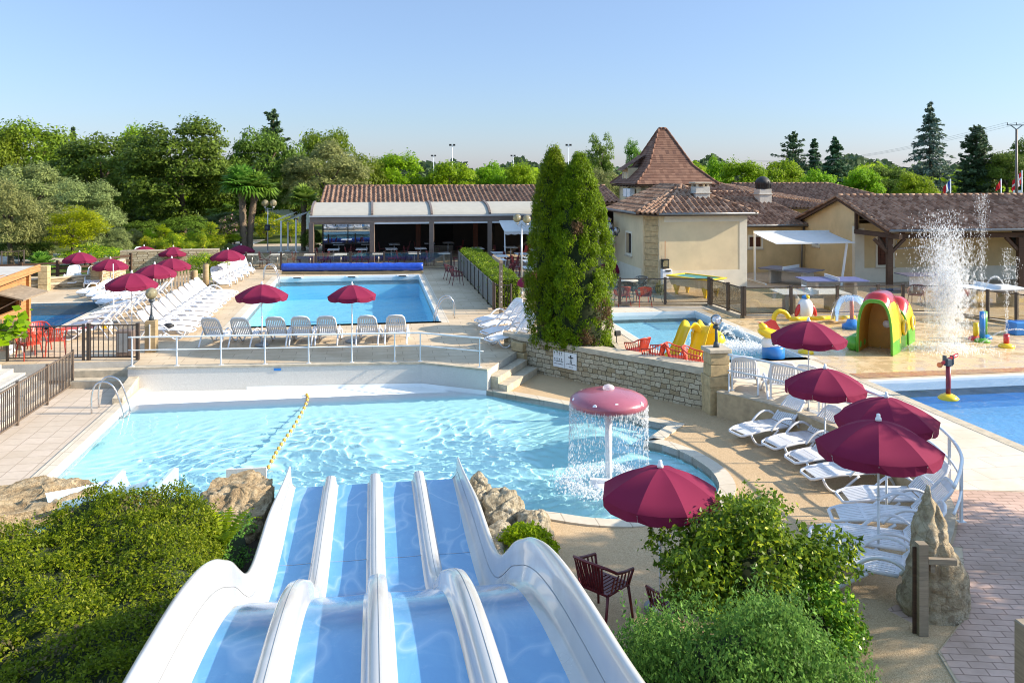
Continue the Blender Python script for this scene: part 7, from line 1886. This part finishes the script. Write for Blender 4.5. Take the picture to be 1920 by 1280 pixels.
conifer('spruce', 1526, 262, 60, 132, 'narrower dark spruce touching the spreading one', G, 14, 'leaf_spruce', 110, .12, 1.5, .3, .6, .05, 1.5)
conifer('spruce', 1566, 257, 96, 126, 'dark cone shaped spruce at the right of its trio', G, 15, 'leaf_spruce', 150, .2, 1, .28, .65, .03, 1.5)
conifer('pine', 512, 205, 96, 108, 'ragged pine rising above the evergreens over the palms', G, 16, 'leaf_spruce', 90, -.1, 3, .5, .40, .12, 1.7)
conifer('pine', 137, 236, 42, 118, 'small dark conifer tip between the left oaks', G, 17, 'leaf_spruce', 80, .2, 2, .3, .7, 0, 1.4)
# the pair of tall thujas in the planter
PRF = [[.82,.94,1.0,.97,.86,.70,.48,.25,.02], [.85,.95,1.0,.99,.92,.76,.53,.28,.03]]
def thuja(px, ytop, wpx, Y, label, seed, n, brown=()):
    b = Vector(((px-960)*Y/FPX, Y, .3)); zt = CH-(ytop-HY)*Y/FPX-.3; w = wpx*Y/FPX/2; rg = np.random.default_rng(seed)
    t = thing('thuja', label, 'conifer', b, 0, 'pair of tall conifers in the stone planter')
    def prof(f): return w*np.interp(f, [0,.05,.15,.35,.55,.72,.85,.94,1], PRF[seed % 2])
    nc = 760; fz = rg.random(nc)**.9; a = rg.uniform(0, 2*PI, nc); rr = prof(fz)*rg.uniform(.80, 1.0, nc)*(1+.10*np.sin(a*3+fz*9+seed))
    cc = np.stack([rr*np.cos(a), rr*np.sin(a), fz*zt], 1); cr = rg.uniform(.11, .21, nc)
    k = rg.integers(0, nc, n); d = unit(rg.normal(size=(n, 3))); od = np.stack([np.cos(a[k]), np.sin(a[k]), .25*np.ones(n)], 1)
    d = unit(d+od*.9); c = cc[k]+d*(cr[k]*np.clip(rg.normal(.9,.2,n), .2, 1.3))[:, None]*np.array([1,1,1.35])
    up = np.stack([od[:,0]*.45, od[:,1]*.45, np.ones(n)], 1)+d*.3
    br = np.zeros(n, bool)
    for (bx, bz, r_) in brown:
        q = np.array([bx*w, -w*.85, bz*zt]); br |= np.linalg.norm(c-q, axis=1)+rg.normal(0,.06,n) < r_
    link('foliage', leaves('foliage', c[~br], d[~br]+.2*od[~br], .066, M['leaf_thuja'], rg, .42, .55, up[~br]), t)
    if br.any(): link('dry_patch', leaves('dry_patch', c[br], d[br], .09, M['leaf_thuja_brown'], rg, .35, .7, up[br]), t, label='dry brown patches on the conifer')
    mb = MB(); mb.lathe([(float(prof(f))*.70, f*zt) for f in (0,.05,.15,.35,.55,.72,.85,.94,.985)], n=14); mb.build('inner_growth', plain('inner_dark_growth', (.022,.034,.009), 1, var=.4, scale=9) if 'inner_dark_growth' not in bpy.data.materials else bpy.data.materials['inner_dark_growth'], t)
    mb = MB(); mb.tube([(0,0,-.35),(0,0,zt*.5)], [.16,.1], 8); mb.build('trunk', M['bark'], t)
thuja(1038, 284, 92, 28.7, 'left one of two tall conifers in the stone planter, slightly higher', 21, 62000, [(-.1,.12,.35),(.3,.30,.2)])
thuja(1086, 296, 124, 28.1, 'right one of two tall conifers in the stone planter, with dry patches', 22, 78000, [(-.15,.64,.26),(.8,.20,.45),(.2,.08,.3)])
# clipped hedge beside the long pool
def box_hedge(name, label, a, b, w, h, n, leaf, mat_, seed, z0=0, rough=.05):
    rg = np.random.default_rng(seed); t = thing(name, label, 'hedge', (a+b)/2)
    d = (b-a); L = d.length; e = np.array(d.normalized()); s_ = np.array([e[1], -e[0], 0]); A = np.array(a)
    area = np.array([L*w, L*h, L*h, w*h, w*h]); f = rg.choice(5, n, p=area/area.sum()); u = rg.random(n); v = rg.random(n)
    x = np.where(f == 3, 0, np.where(f == 4, 1, u)); y = np.where(f == 1, 0, np.where(f == 2, 1, np.where(f >= 3, u, v))); z = np.where(f == 0, 1, v)
    nr = np.where((f == 0)[:, None], [[0,0,1]], np.where((f == 1)[:, None], -s_, np.where((f == 2)[:, None], s_, np.where((f == 3)[:, None], -e, e))))
    c = A+e*(x*L)[:, None]+s_*((y-.5)*w)[:, None]+np.array([0,0,1])*(z*h)[:, None]+nr*rg.normal(0, rough, n)[:, None]
    c[:, 2] += .06*np.sin(x*L*2.1)*z + z0
    me = leaves('foliage', c, nr, leaf, mat_, rg, .5, .8); me.transform(Matrix.Translation(-((a+b)/2))); link('foliage', me, t)
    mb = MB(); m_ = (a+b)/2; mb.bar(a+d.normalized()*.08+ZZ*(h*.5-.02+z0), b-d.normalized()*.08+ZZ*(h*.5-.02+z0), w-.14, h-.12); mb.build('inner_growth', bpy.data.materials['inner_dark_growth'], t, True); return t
box_hedge('clipped_hedge', 'long clipped green hedge between the long pool and the restaurant terrace', W(5.95,52.4), W(5.95,37.7), 1.15, 1.32, 26000, .085, M['leaf_hedge'], 31)
# big hedge in the left foreground
HP = [(-2.45,15.0),(-2.9,15.7),(-3.6,15.9),(-4.7,15.7),(-5.6,14.9),(-6.6,14.0),(-8.2,13.2),(-9.2,11),(-9.2,3.6),(-2.3,3.6),(-2.2,9),(-2.25,12.8)]
def pd(pts, x, y):
    d = np.full(x.shape, 1e9); ins = np.zeros(x.shape, bool); n = len(pts)
    for i in range(n):
        (ax, ay), (bx, by) = pts[i], pts[(i+1) % n]; t = np.clip(((x-ax)*(bx-ax)+(y-ay)*(by-ay))/((bx-ax)**2+(by-ay)**2), 0, 1)
        d = np.minimum(d, np.hypot(x-ax-t*(bx-ax), y-ay-t*(by-ay)))
        if ay != by: ins ^= ((ay > y) != (by > y)) & (x < (bx-ax)*(y-ay)/(by-ay)+ax)
    return np.where(ins, d, -d)
def hz_(x, y):
    top = .56+.10*np.sin(x*1.3+.5)*np.sin(y*.9)+.09*np.sin(x*3.1+y*2.3)+.09*np.sin(x*6.3-y*5.1)+.05*np.sin(x*11+y*4)*np.sin(y*9.7-x*3)-.10*np.clip((-x-4.2)/1.5,0,1)*np.clip((y-13)/2,0,1)
    d = pd(HP, x, y); f = np.clip(d/.75, 0, 1); return -.62+(top+.62)*np.sqrt(np.clip(1-(1-f)**2, 0, 1)), d
def mass_hedge():
    rg = np.random.default_rng(41); n = 380000; x = rg.uniform(-9.3,-2.1,n); y = rg.uniform(5.0,16,n); k = (x*CA-y*SA) > -.72*(x*SA+y*CA); x, y = x[k], y[k]
    z, d = hz_(x, y); gap = np.sin(x*4.3+np.sin(y*2.1))*np.sin(y*3.9+np.cos(x*1.7))+.6*np.sin(x*9.1-y*3)*np.sin(y*8.3+x*2); keep = (d > 0) & ((gap > -.55) | (rg.random(len(x)) < .28)); near = (d < .3); keep &= (rg.random(len(x)) < .62) | near
    x, y, z, d = x[keep], y[keep], z[keep], d[keep]
    x = np.concatenate([x, x[d[:]<.16]+rg.normal(0,.02,(d<.16).sum())]); y = np.concatenate([y, y[d<.16]+rg.normal(0,.02,(d<.16).sum())]); z, d = hz_(x, y); ok = d > 0; x, y, z, d = x[ok], y[ok], z[ok], d[ok]
    e = .03; zx, _ = hz_(x+e, y); zy, _ = hz_(x, y+e); nr = unit(np.stack([-(zx-z)/e, -(zy-z)/e, np.ones(len(x))], 1))
    dep = np.abs(rg.normal(0, .07, len(x))); c = np.stack([x, y, z], 1)+nr*(.07-dep)[:, None]
    rs = rg.random(len(x)) < .035; rep = np.repeat(np.where(rs)[0], 9); ff = np.tile(np.linspace(.1,1,9), rs.sum())
    av = unit(nr[rep]*.5+np.array([0,0,.7])+np.repeat(.4*rg.normal(size=(rs.sum(),3)), 9, 0)); ex = c[rep]+av*(np.repeat(rg.uniform(.06,.2,rs.sum()),9)*ff)[:, None]+rg.normal(0,.014,(len(rep),3))
    sprig = (np.sin(x*7.1)*np.sin(y*6.3+x*2) > .35); c[sprig] += nr[sprig]*rg.uniform(0, .10, sprig.sum())[:, None]
    R_ = np.array([[CA, SA, 0], [-SA, CA, 0], [0, 0, 1]]); cw = c@R_; nw = nr@R_
    dry = (np.sin(x*2.3+1)*np.sin(y*2.9)+.5*np.sin(x*5.7-y*4.1) > .75) & (rg.random(len(x)) < .45)
    cw = np.concatenate([cw, ex@R_]); nw = np.concatenate([nw, av@R_]); dry = np.concatenate([dry, np.zeros(len(ex), bool)])
    t = thing('broad_hedge', 'broad small leaved hedge mass filling the left foreground beside the slide', 'hedge', W(-5,10,-.6))
    for nm, m_, q in (('foliage', 'leaf_hedge', ~dry), ('dry_leaves', 'leaf_hedge_dry', dry)):
        me = leaves(nm, cw[q], nw[q]+np.array([0,0,.2]), .046, M[m_], rg, .5, .75); me.transform(Matrix.Translation(-t.location)); link(nm, me, t)
    gx = np.arange(-9.3,-2.0,.15); gy = np.arange(3.5,16.1,.15); X, Y = np.meshgrid(gx, gy); Z, D = hz_(X, Y); Z = np.where(D > 0, Z-.13, -.7)
    idx = np.arange(X.size).reshape(X.shape); f = np.stack([idx[:-1,:-1], idx[:-1,1:], idx[1:,1:], idx[1:,:-1]], -1).reshape(-1, 4); v = np.stack([X.ravel(), Y.ravel(), Z.ravel()], 1)@R_
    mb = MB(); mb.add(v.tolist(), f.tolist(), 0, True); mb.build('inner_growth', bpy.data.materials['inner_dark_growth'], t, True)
mass_hedge()
def mound(name, label, c, rad, n, leaf, mat_, seed, asp=.5, ncl=60, cl=(.16,.30), core=.70, up=None, inner=.6, stems=0, cat='shrub', spread=.8, sprigs=0):
    rg = np.random.default_rng(seed); t = thing(name, label, cat, (c[0], c[1], c[2]-rad[2]))
    p, nr, rg = clump_crown(seed, ncl, n, leaf, inner, .88, cl, 1.0, -.6); p = p*np.array(rad)+np.array([0, 0, rad[2]])
    nrm = unit(nr/np.array(rad))
    if sprigs:
        k = rg.choice(np.where(p[:, 2] > rad[2]*.7)[0], sprigs); a = unit(nrm[k]*.6+np.array([0,0,.8])+.35*rg.normal(size=(sprigs,3))); L = rg.uniform(.08,.42,sprigs)*rg.random(sprigs)**.3; m_ = 12
        f = np.linspace(.1, 1, m_); q = (p[k][:, None, :]+a[:, None, :]*(L[:, None]*f)[:, :, None]).reshape(-1, 3)+rg.normal(0, leaf*.28, (sprigs*m_, 3))
        p = np.concatenate([p, q]); nrm = np.concatenate([nrm, np.repeat(a, m_, 0)])
    me = leaves('foliage', p, nrm, leaf, M[mat_], rg, asp, spread, up, .06); link('foliage', me, t)
    if core: mb = MB(); mb.ell((0,0,rad[2]*.92), (rad[0]*core, rad[1]*core, rad[2]*core), 16, 10); mb.build('inner_growth', bpy.data.materials['inner_dark_growth'], t)
    for k in range(stems):
        a = 2*PI*k/max(1,stems)+.4; mb = MB(); b = Vector((.25*math.cos(a)*rad[0], .25*math.sin(a)*rad[1], -.2)); mb.tube([b, b*1.1+ZZ*rad[2]*.7, b*2.2+ZZ*rad[2]*1.35], [.06,.045,.02], 7); mb.build('stem', M['bark'], t)
    return t
c = PY(1405, 1060, 11.6); mound('glossy_shrub', 'large shrub with glossy light tipped leaves in front of the gravel path', (c.x, c.y, .50), (1.36,1.2,1.06), 19000, .078, 'leaf_shrub', 51, .5, 70, (.17,.30), .50, None, .5, 5, sprigs=240)
c = PY(1530, 1130, 11.0); mound('glossy_shrub', 'lower right part of the glossy shrubs, trailing thin twigs over the loungers', (c.x, c.y, .10), (.62,.7,.72), 6500, .062, 'leaf_shrub', 52, .5, 40, (.2,.34), .4, None, .5, 3, sprigs=110)
for k, (px, py, Y, rx, rz_) in enumerate([(1400,1300,8.7,1.45,1.05),(1222,1310,9.2,.66,.78)]):
    c = PY(px, py, Y); c.z -= (.38,.30)[k]; mound('fine_shrub', ['low fine leaved shrub in the bottom right foreground', 'small fine leaved shrub next to the slide wall below the armchair'][k], (c.x, c.y, c.z), (rx,1.0,rz_+(.38,.30)[k]), (40000,14000)[k], .045, 'leaf_fine', 55+k, .42, 90, (.15,.26), .72, np.array([0,0,1.0]), .6, sprigs=(900,320)[k])
# dark growth and fern right of the hedge, ivy on the right rocks
c = W(-2.75,15.0); mound('ground_ivy', 'dark ground cover between the hedge and the slide', (c.x, c.y, -.45), (.85,1.5,.45), 9000, .05, 'leaf_fine', 61, .5, 40, (.2,.34), .7, cat='ground cover')
t = thing('fern', 'bright green fern fronds beside the slide wall', 'fern', W(-2.35,14.6,-.2)); mb = MB(); rg_ = random.Random(5)
for k in range(9):
    a = 2*PI*k/9+.3; b = W(-2.4,14.6,-.1); pv = None; L = rg_.uniform(.55,.85)
    for i in range(14):
        f = i/13; r = L*f*.8; p = b+Vector((math.cos(a)*r, math.sin(a)*r, .55*math.sin(f*1.9)*L)); wv = .16*math.sin(PI*min(1,f+.12))*L*1.3; s_ = Vector((-math.sin(a), math.cos(a), 0))
        if pv is not None:
            for sg in (-1, 1): mb.add([pv, p, p+s_*sg*wv+ZZ*-.02], [(0,1,2)])
        pv = p
mb.build('frond', M['leaf_bright'], t, True)
# rocks
def rock(name, label, pts, h, seed, mat_, sub=26, amp=.16, z0=-.7, cat='rock', flat=False):
    """boulder over a plan outline"""
    n = len(pts); cx_ = sum(p[0] for p in pts)/n; cy_ = sum(p[1] for p in pts)/n; t = thing(name, label, cat, (cx_, cy_, z0))
    out_ = arc([Vector((p[0], p[1], 0)) for p in pts+[pts[0]]], 13)[:-1]; m_ = len(out_); K = 30; vs = []; fs = []
    for j in range(K+1):
        f = j/K
        for p in out_:
            if flat: r = 1-.04*f if f < .5 else max(0, (1-(f-.5)/.5))**.8*.98; z = h*min(1, f/.42)
            else: r = math.cos(f*PI/2)**.75; z = h*math.sin(f*PI/2)**.85
            q = Vector((cx_+(p.x-cx_)*r, cy_+(p.y-cy_)*r, z0+z)); nz = mnoise.fractal(q*1.7+Vector((seed,0,0)), 1.0, 2.0, 5)*amp+abs(mnoise.noise(q*4.5+Vector((0,seed,0))))*amp*.5
            dv = mnoise.voronoi(q*2.3+Vector((seed,seed,0)))[0]; nz += amp*(.55*(dv[0])-.45*math.exp(-((dv[1]-dv[0])/.10)**2)); o = Vector((q.x-cx_, q.y-cy_, (z)*.8)); o = o.normalized() if o.length > .01 else ZZ; vs.append(q+o*nz*(1 if j else .4)+ZZ*(nz*.4 if f > .4 else 0))
    for j in range(K):
        for i in range(m_): fs.append((j*m_+i, j*m_+(i+1) % m_, (j+1)*m_+(i+1) % m_, (j+1)*m_+i))
    mb = MB(); mb.add(vs, fs, 0, True); mb.build('stone', M[mat_], t, True); return t
def pw(l, z): return [P(x, y, z)[:2] for x, y in l]
rock('flat_rock', 'long flat sandstone slab at the pool edge in the left corner', pw([(-30,912),(60,902),(120,897),(168,902),(172,915),(120,938),(60,955),(-30,965)], -.35), .33, 3, 'rock', amp=.10, flat=True)
rock('flat_rock', 'broad sandstone boulder between the hedge and the slide end', pw([(398,905),(470,895),(505,902),(508,930),(490,975),(450,995),(390,990),(380,940)], -.35), .40, 5, 'rock', amp=.14, flat=True)
G = 'limestone boulders right of the slide end'
for k, (l, h, z, mt, lb) in enumerate([([(878,905),(900,893),(916,908),(916,940),(900,955),(884,940)], .42, -.6, 'grey_rock', 'tall narrow boulder closest to the slide end'), ([(905,930),(945,915),(972,932),(978,960),(945,978),(912,970)], .36, -.65, 'grey_rock', 'middle boulder of the group right of the slide'), ([(968,955),(1003,946),(1030,965),(1028,998),(1000,1012),(972,1000)], .32, -.65, 'grey_rock', 'rounded boulder at the gravel side of the group'), ([(900,990),(940,975),(965,1000),(960,1045),(925,1070),(903,1040)], .34, -.65, 'grey_rock', 'low boulder beside the slide wall half under ivy')]):
    rock('boulder', lb, pw(l, -.4), h, 7+k, mt, amp=.13, z0=z)
c = P(972, 1000, -.15); mound('ivy', 'yellow green ivy growing over the boulders right of the slide', (c.x+.10, c.y-.05, -.40), (.52,.66,.34), 6000, .06, 'leaf_yellow', 63, .7, 40, (.2,.36), .0, cat='climber')
t = thing('upright_rock', 'tall pointed standing rock beside the loungers in the right foreground', 'rock', P(1752,1150,-.02)); q0 = P(1752,1150,-.05); pxm = q0.y/FPX
prof = [(0,-66,70,.34),(.25,-66,72,.36),(.55,-58,64,.33),(.8,-52,46,.29),(1.0,-46,33,.26),(1.25,-36,20,.20),(1.5,-29,8,.15),(1.68,-22,-4,.10),(1.76,-17,-9,.05)]
vs = []; fs = []; NK = 64; NL = 70; zs_ = [p[0] for p in prof]
for j in range(NL+1):
    z = 1.76*j/NL; l = float(np.interp(z, zs_, [p[1] for p in prof]))*pxm*.86; r = float(np.interp(z, zs_, [p[2] for p in prof]))*pxm*.86; dp = float(np.interp(z, zs_, [p[3] for p in prof]))
    for k in range(NK):
        a = 2*PI*k/NK; ca, sa = math.cos(a), math.sin(a); x = (l+r)/2+(r-l)/2*math.copysign(abs(ca)**.8, ca); y = dp*math.copysign(abs(sa)**.9, sa)
        p = Vector((x, y, z)); n1 = mnoise.fractal(p*2.1+Vector((3,1,0)), 1, 2, 5)*.075+abs(mnoise.noise(p*5.5))*.05; dv = mnoise.voronoi(p*2.6+Vector((5,2,0)))[0]; n1 += (.035*dv[0]-.03*math.exp(-((dv[1]-dv[0])/.07)**2))*(1 if z < 1.0 else .5); g = -.05*math.exp(-((x+.10-.05*z)/.035)**2)*(z > .55)*(y < 0)
        vs.append(q0+p+Vector((ca,sa,.1))*(n1-.02)*(1 if j < NL else .3)+Vector((0,-g,0)))
for j in range(NL):
    for k in range(NK): fs.append((j*NK+k, j*NK+(k+1) % NK, (j+1)*NK+(k+1) % NK, (j+1)*NK+k))
fs.append(tuple(NL*NK+k for k in range(NK)))
mb = MB(); mb.add(vs, fs, 0, True); mb.build('stone', M['standing_stone'], t, True)
t = thing('wooden_signpost', 'weathered wooden post with a short bracket arm in front of the standing rock', 'post', P(1728,1190,-.05)); q = P(1728,1192,-.05)
mb = MB(); mb.bar(q, q+ZZ*1.22, .13, .12, (1,0,0)); mb.build('post', M['grey_wood'], t, True)
mb = MB(); mb.bar(q-Vector((.078,-.02,0)), q-Vector((.078,-.02,0))+ZZ*1.16, .018, .06, (1,0,0)); mb.build('side_board', M['dark_wood'], t, True)
mb = MB(); mb.bar(q+ZZ*1.0+Vector((.068,-.03,0)), q+ZZ*1.0+Vector((.42,-.06,0)), .07, .07); mb.box(q+ZZ*.93+Vector((.13,0,0)), (.06,.08,.16)); mb.build('bracket_arm', M['grey_wood'], t, True)
t = thing('wooden_bollard', 'square wooden bollard cut by the bottom right edge', 'post', PY(1921,1280,8.3)*1); b = PY(1924,1165,8.3); mb = MB(); mb.box((b.x, b.y, b.z/2), (.15,.15,b.z), .1, 0, .012); mb.build('trunk', M['grey_wood'], t, True)
# leafy climber near the kiosk
c = P(12, 640, .7); rg9 = np.random.default_rng(71); t = thing('fig_branch', 'large leaved fig plant in front of the wooden kiosk', 'shrub', (c.x-.2, c.y, 0))
pts_ = []
for k in range(9):
    f = k/8; pts_.append(np.array([-.9+1.75*f, -.3-.1*f, .5+1.0*f+.25*math.sin(f*5)]))
cc = np.concatenate([p+rg9.normal(0, .22, (16, 3)) for p in pts_]+[np.array([-.9,-.2,.4+.1*k])+rg9.normal(0,.3,(12,3)) for k in range(4)])
link('foliage', leaves('foliage', cc, np.tile([.5,-.6,.7], (len(cc), 1)), .26, M['leaf_bright'], rg9, .85, .5, None, .08), t)
mb = MB(); mb.tube([(-1.0,-.2,0)]+[tuple(p) for p in pts_[::2]], [.05,.045,.035,.025,.02,.012], 7); mb.build('stem', M['bark'], t)
# tall trees beyond the right edge of the photo: their shade lies over the paving and the near gravel
G = 'trees outside the frame shading the brick paving'
for k, (x, y, w, h, lb) in enumerate([(14.4,13.9,3.5,7.2,'dense shade tree outside the right edge beside the brick paving'),(16.5,8.6,5.0,5.0,'dense shade tree outside the right edge nearest the camera'),(14.6,10.9,4.4,4.9,'dense shade tree outside the right edge between the other two')]):
    t = thing('shade_tree', lb, 'tree', (x, y, 0), 0, G); o = link('crown', crown_mesh('dark', k), t); o.scale = (w/2, w/2, h*.42); o.location = (0, 0, h*.58); trunk_mesh(90+k, h*.8, .22).build('trunk', M['bark'], t)
# far woods along the skyline
rg8 = np.random.default_rng(81); n = 42000; ang = rg8.uniform(-.62, .62, n); dist = rg8.uniform(330, 470, n); x = dist*np.sin(ang); y = dist*np.cos(ang)
hh = 9.5+1.6*np.sin(ang*37)+1.2*np.sin(ang*83+1)+.9*np.sin(ang*171)+rg8.normal(0, .5, n); z = hh*rg8.random(n)**.55
tag(link('far_woods', leaves('far_woods', np.stack([x,y,z],1), np.tile([0,-.6,.6],(n,1)), 2.0, M['far_wood'], rg8, .8, .8)), 'thin line of distant woods along the horizon', 'woods', None, 'stuff')
n = 30000; ang = rg8.uniform(-.62, .62, n); dist = rg8.uniform(150, 180, n); hh = 5.2+1.3*np.sin(ang*29+2)+1.0*np.sin(ang*67)+rg8.normal(0,.3,n)
tag(link('hedgerow', leaves('hedgerow', np.stack([dist*np.sin(ang),dist*np.cos(ang),hh*rg8.random(n)**.6],1), np.tile([0,-.6,.6],(n,1)), 1.0, M['leaf_bright'], rg8, .8, .8)), 'continuous line of hedgerow trees behind the buildings', 'hedgerow', None, 'stuff')
# floodlight masts, utility pole, flags, far cabin
for k, (px, yt, Y, lb) in enumerate([(813,292,230,'lower sports floodlight mast left of the tall one'),(848,272,190,'tallest sports floodlight mast above the restaurant roof'),(962,292,230,'low sports floodlight mast left of the conifers'),(1066,272,190,'sports floodlight mast left of the poplars')]):
    zt = CH-(yt-HY)*Y/FPX; b = Vector(((px-960)*Y/FPX, Y, 0)); t = thing('floodlight_mast', lb, 'floodlight', b, 0, 'sports floodlight masts')
    mb = MB(); mb.tube([b, b+ZZ*zt], [.14,.09], 6); mb.build('mast', M['white_metal'], t, True)
    for s in (-1, 1): mb = MB(); mb.box((b.x+s*.42,b.y,zt), (.5,.3,.42), .1*s); mb.build('lamp', M['dark'], t, True)
Y = 85; b = Vector(((1906-960)*Y/FPX, Y, 0)); zt = CH-(234-HY)*Y/FPX
t = thing('utility_pole', 'tall dark utility pole with a y shaped top at the right edge', 'utility pole', b)
mb = MB(); mb.tube([b, b+ZZ*zt*.96], [.16,.11], 8); mb.build('pole', M['taupe'], t, True)
mb = MB(); top = b+ZZ*zt*.955; mb.bar(top, top+Vector((-.6,0,.45)), .08, .08); mb.bar(top, top+Vector((.6,0,.45)), .08, .08); mb.bar(top+Vector((-.95,0,.45)), top+Vector((.95,0,.45)), .09, .09)
for s in (-.9,0,.9): mb.tube([top+Vector((s,0,.45)), top+Vector((s,0,.72))], .05, 6)
mb.build('crossarm', M['grey_plastic'], t, True)
for k, s in enumerate((-.9,0,.9)):
    a = top+Vector((s,0,.72)); e = PY(1400, 300+k*1.0, 150+k); mb = MB(); mb.tube([a+(e-a)*(i/14)-ZZ*1.6*math.sin(PI*i/14) for i in range(15)], .012, 4); mb.build('wire', M['grey_plastic'], t, True)
def flag(px, py, h, Y, cols, label, w=18, cross=False):
    s = Y/FPX; b = Vector(((px-960)*s, Y, 0)); zt = CH-(py-HY)*s; t = thing('flag', label, 'flag', b, 0, 'flags beyond the roofs')
    mb = MB(); mb.tube([b, b+ZZ*(zt+.15)], .06, 6); mb.build('flagpole', M['white_metal'], t, True)
    mb = MB(); N_ = 12; W_ = w*s; H_ = h*s; vs = []
    for i in range(N_+1):
        f = i/N_; 
        for j in range(5): vs.append(b+Vector((-W_*f*.75, .12*math.sin(f*6+j*.5), zt-H_*(j/4)-H_*.75*f)))
    for i in range(N_):
        for j in range(4):
            mi = min(2, int(3*i/N_)) if not cross else (1 if (3 <= i < 5 or False) else (1 if j == 9 else 0))
            mb.f.append((i*5+j, i*5+j+1, (i+1)*5+j+1, (i+1)*5+j)); mb.mi.append(mi); mb.sm.append(True)
    mb.v = [tuple(v) for v in vs]; mb.build('cloth', cols, t, True)
    if cross:
        mb = MB(); vs = []
        for i in range(N_+1):
            f = i/N_
            for jj in (.40,.60): vs.append(b+Vector((-W_*f*.75, .12*math.sin(f*6+jj*2)-.03, zt-H_*jj-H_*.75*f)))
        mb.add(vs, [(2*i, 2*i+1, 2*i+3, 2*i+2) for i in range(N_)]); mb.build('white_cross_bar', M['white_fabric'], t, True)
fb, fr = fabric('flag_blue', (.02,.06,.30)), fabric('flag_red', (.55,.02,.03))
flag(1782, 338, 16, 92, [fb, M['white_fabric'], fr], 'blue white and red flag hanging from a pole left of the pine', 18)
flag(1916, 322, 22, 92, [fr, M['white_fabric']], 'red flag with a white cross at the right edge', 24, True)
flag(1877, 338, 12, 96, [fr, fr, fr], 'small plain red flag between pine and utility pole', 12)
t = thing('far_cabin', 'pale far cabin with a light roof glimpsed behind the left palms', 'cabin', PY(541,395,92)); b = PY(541, 400, 92)
mb = MB(); mb.box((b.x, b.y, 1.2), (4.2,3,2.4)); mb.build('wall', M['white_metal'], t, True); mb = MB(); mb.box((b.x, b.y, 2.55), (4.5,3.4,.3)); mb.build('roof', M['pale_band'], t, True)
t = thing('basketball_hoop', 'small white basketball hoop beyond the long wing at the right', 'hoop', PY(1908,365,88)); b = PY(1908, 362, 88); mb = MB(); mb.box(b, (.9,.06,.6)); mb.build('backboard', M['white_metal'], t, True); mb = MB(); mb.tube([Vector((b.x,b.y+.1,0)), b+Vector((0,.1,0))], .06, 6); mb.build('post', M['grey_plastic'], t, True)
# ------------------------------------------------------------------ sky, sun, camera
sc = bpy.context.scene
wd = bpy.data.worlds.new('World'); sc.world = wd; wd.use_nodes = True; nt = wd.node_tree
EL, AZ = 26.5, -.5                                # sun elevation and direction (degrees from +X)
sky = nt.nodes.new('ShaderNodeTexSky'); sky.sky_type = 'NISHITA'; sky.sun_disc = False
sky.sun_elevation = R(EL); sky.sun_rotation = R(90-AZ); sky.air_density = 1.0; sky.dust_density = .35; sky.ozone_density = 2.2; sky.altitude = 100
tc = nd(nt, 'ShaderNodeTexCoord'); sz_ = nd(nt, 'ShaderNodeSeparateXYZ', {'Vector': tc.outputs['Generated']}).outputs[2]
tn = ramp(nt, sz_, [(0, (.335,.36,.55)), (.06, (.375,.41,.53)), (.20, (.54,.53,.59)), (.5, (1.65,1.5,1.25))])
bg = nt.nodes['Background']; nt.links.new(mixc(nt, 1.0, sky.outputs[0], tn, 'MULTIPLY'), bg.inputs[0]); bg.inputs[1].default_value = .15
sl_ = bpy.data.lights.new('sun', 'SUN'); sl_.energy = 4.1; sl_.angle = R(.53); sl_.color = (1.0, .88, .70); sl_.cycles.is_caustics_light = True
so_ = bpy.data.objects.new('sun', sl_); C.objects.link(so_); so_.location = (40, 0, 30)
dirn = Vector((math.cos(R(EL))*math.cos(R(AZ)), math.cos(R(EL))*math.sin(R(AZ)), math.sin(R(EL))))
so_.rotation_euler = dirn.to_track_quat('Z', 'Y').to_euler()
cam = bpy.data.cameras.new('camera'); cam.sensor_width = 36; cam.lens = FPX/1920*36; cam.clip_end = 5000; cam.clip_start = .1
cam.shift_y = -(640-HY)/1920
co = bpy.data.objects.new('camera', cam); C.objects.link(co); co.location = (0, 0, CH); co.rotation_euler = (R(90), 0, 0); sc.camera = co
sc.view_settings.view_transform = 'Standard'; sc.view_settings.look = 'None'; sc.view_settings.gamma = 1; sc.view_settings.exposure = 1.14
sc.cycles.max_bounces = 10; sc.cycles.transparent_max_bounces = 24; sc.cycles.transmission_bounces = 8; sc.cycles.diffuse_bounces = 3; sc.cycles.glossy_bounces = 3
sc.cycles.caustics_reflective = False; sc.cycles.caustics_refractive = True; sc.cycles.sample_clamp_indirect = 6
sc.cycles.use_denoising = True; sc.cycles.filter_width = 1.05
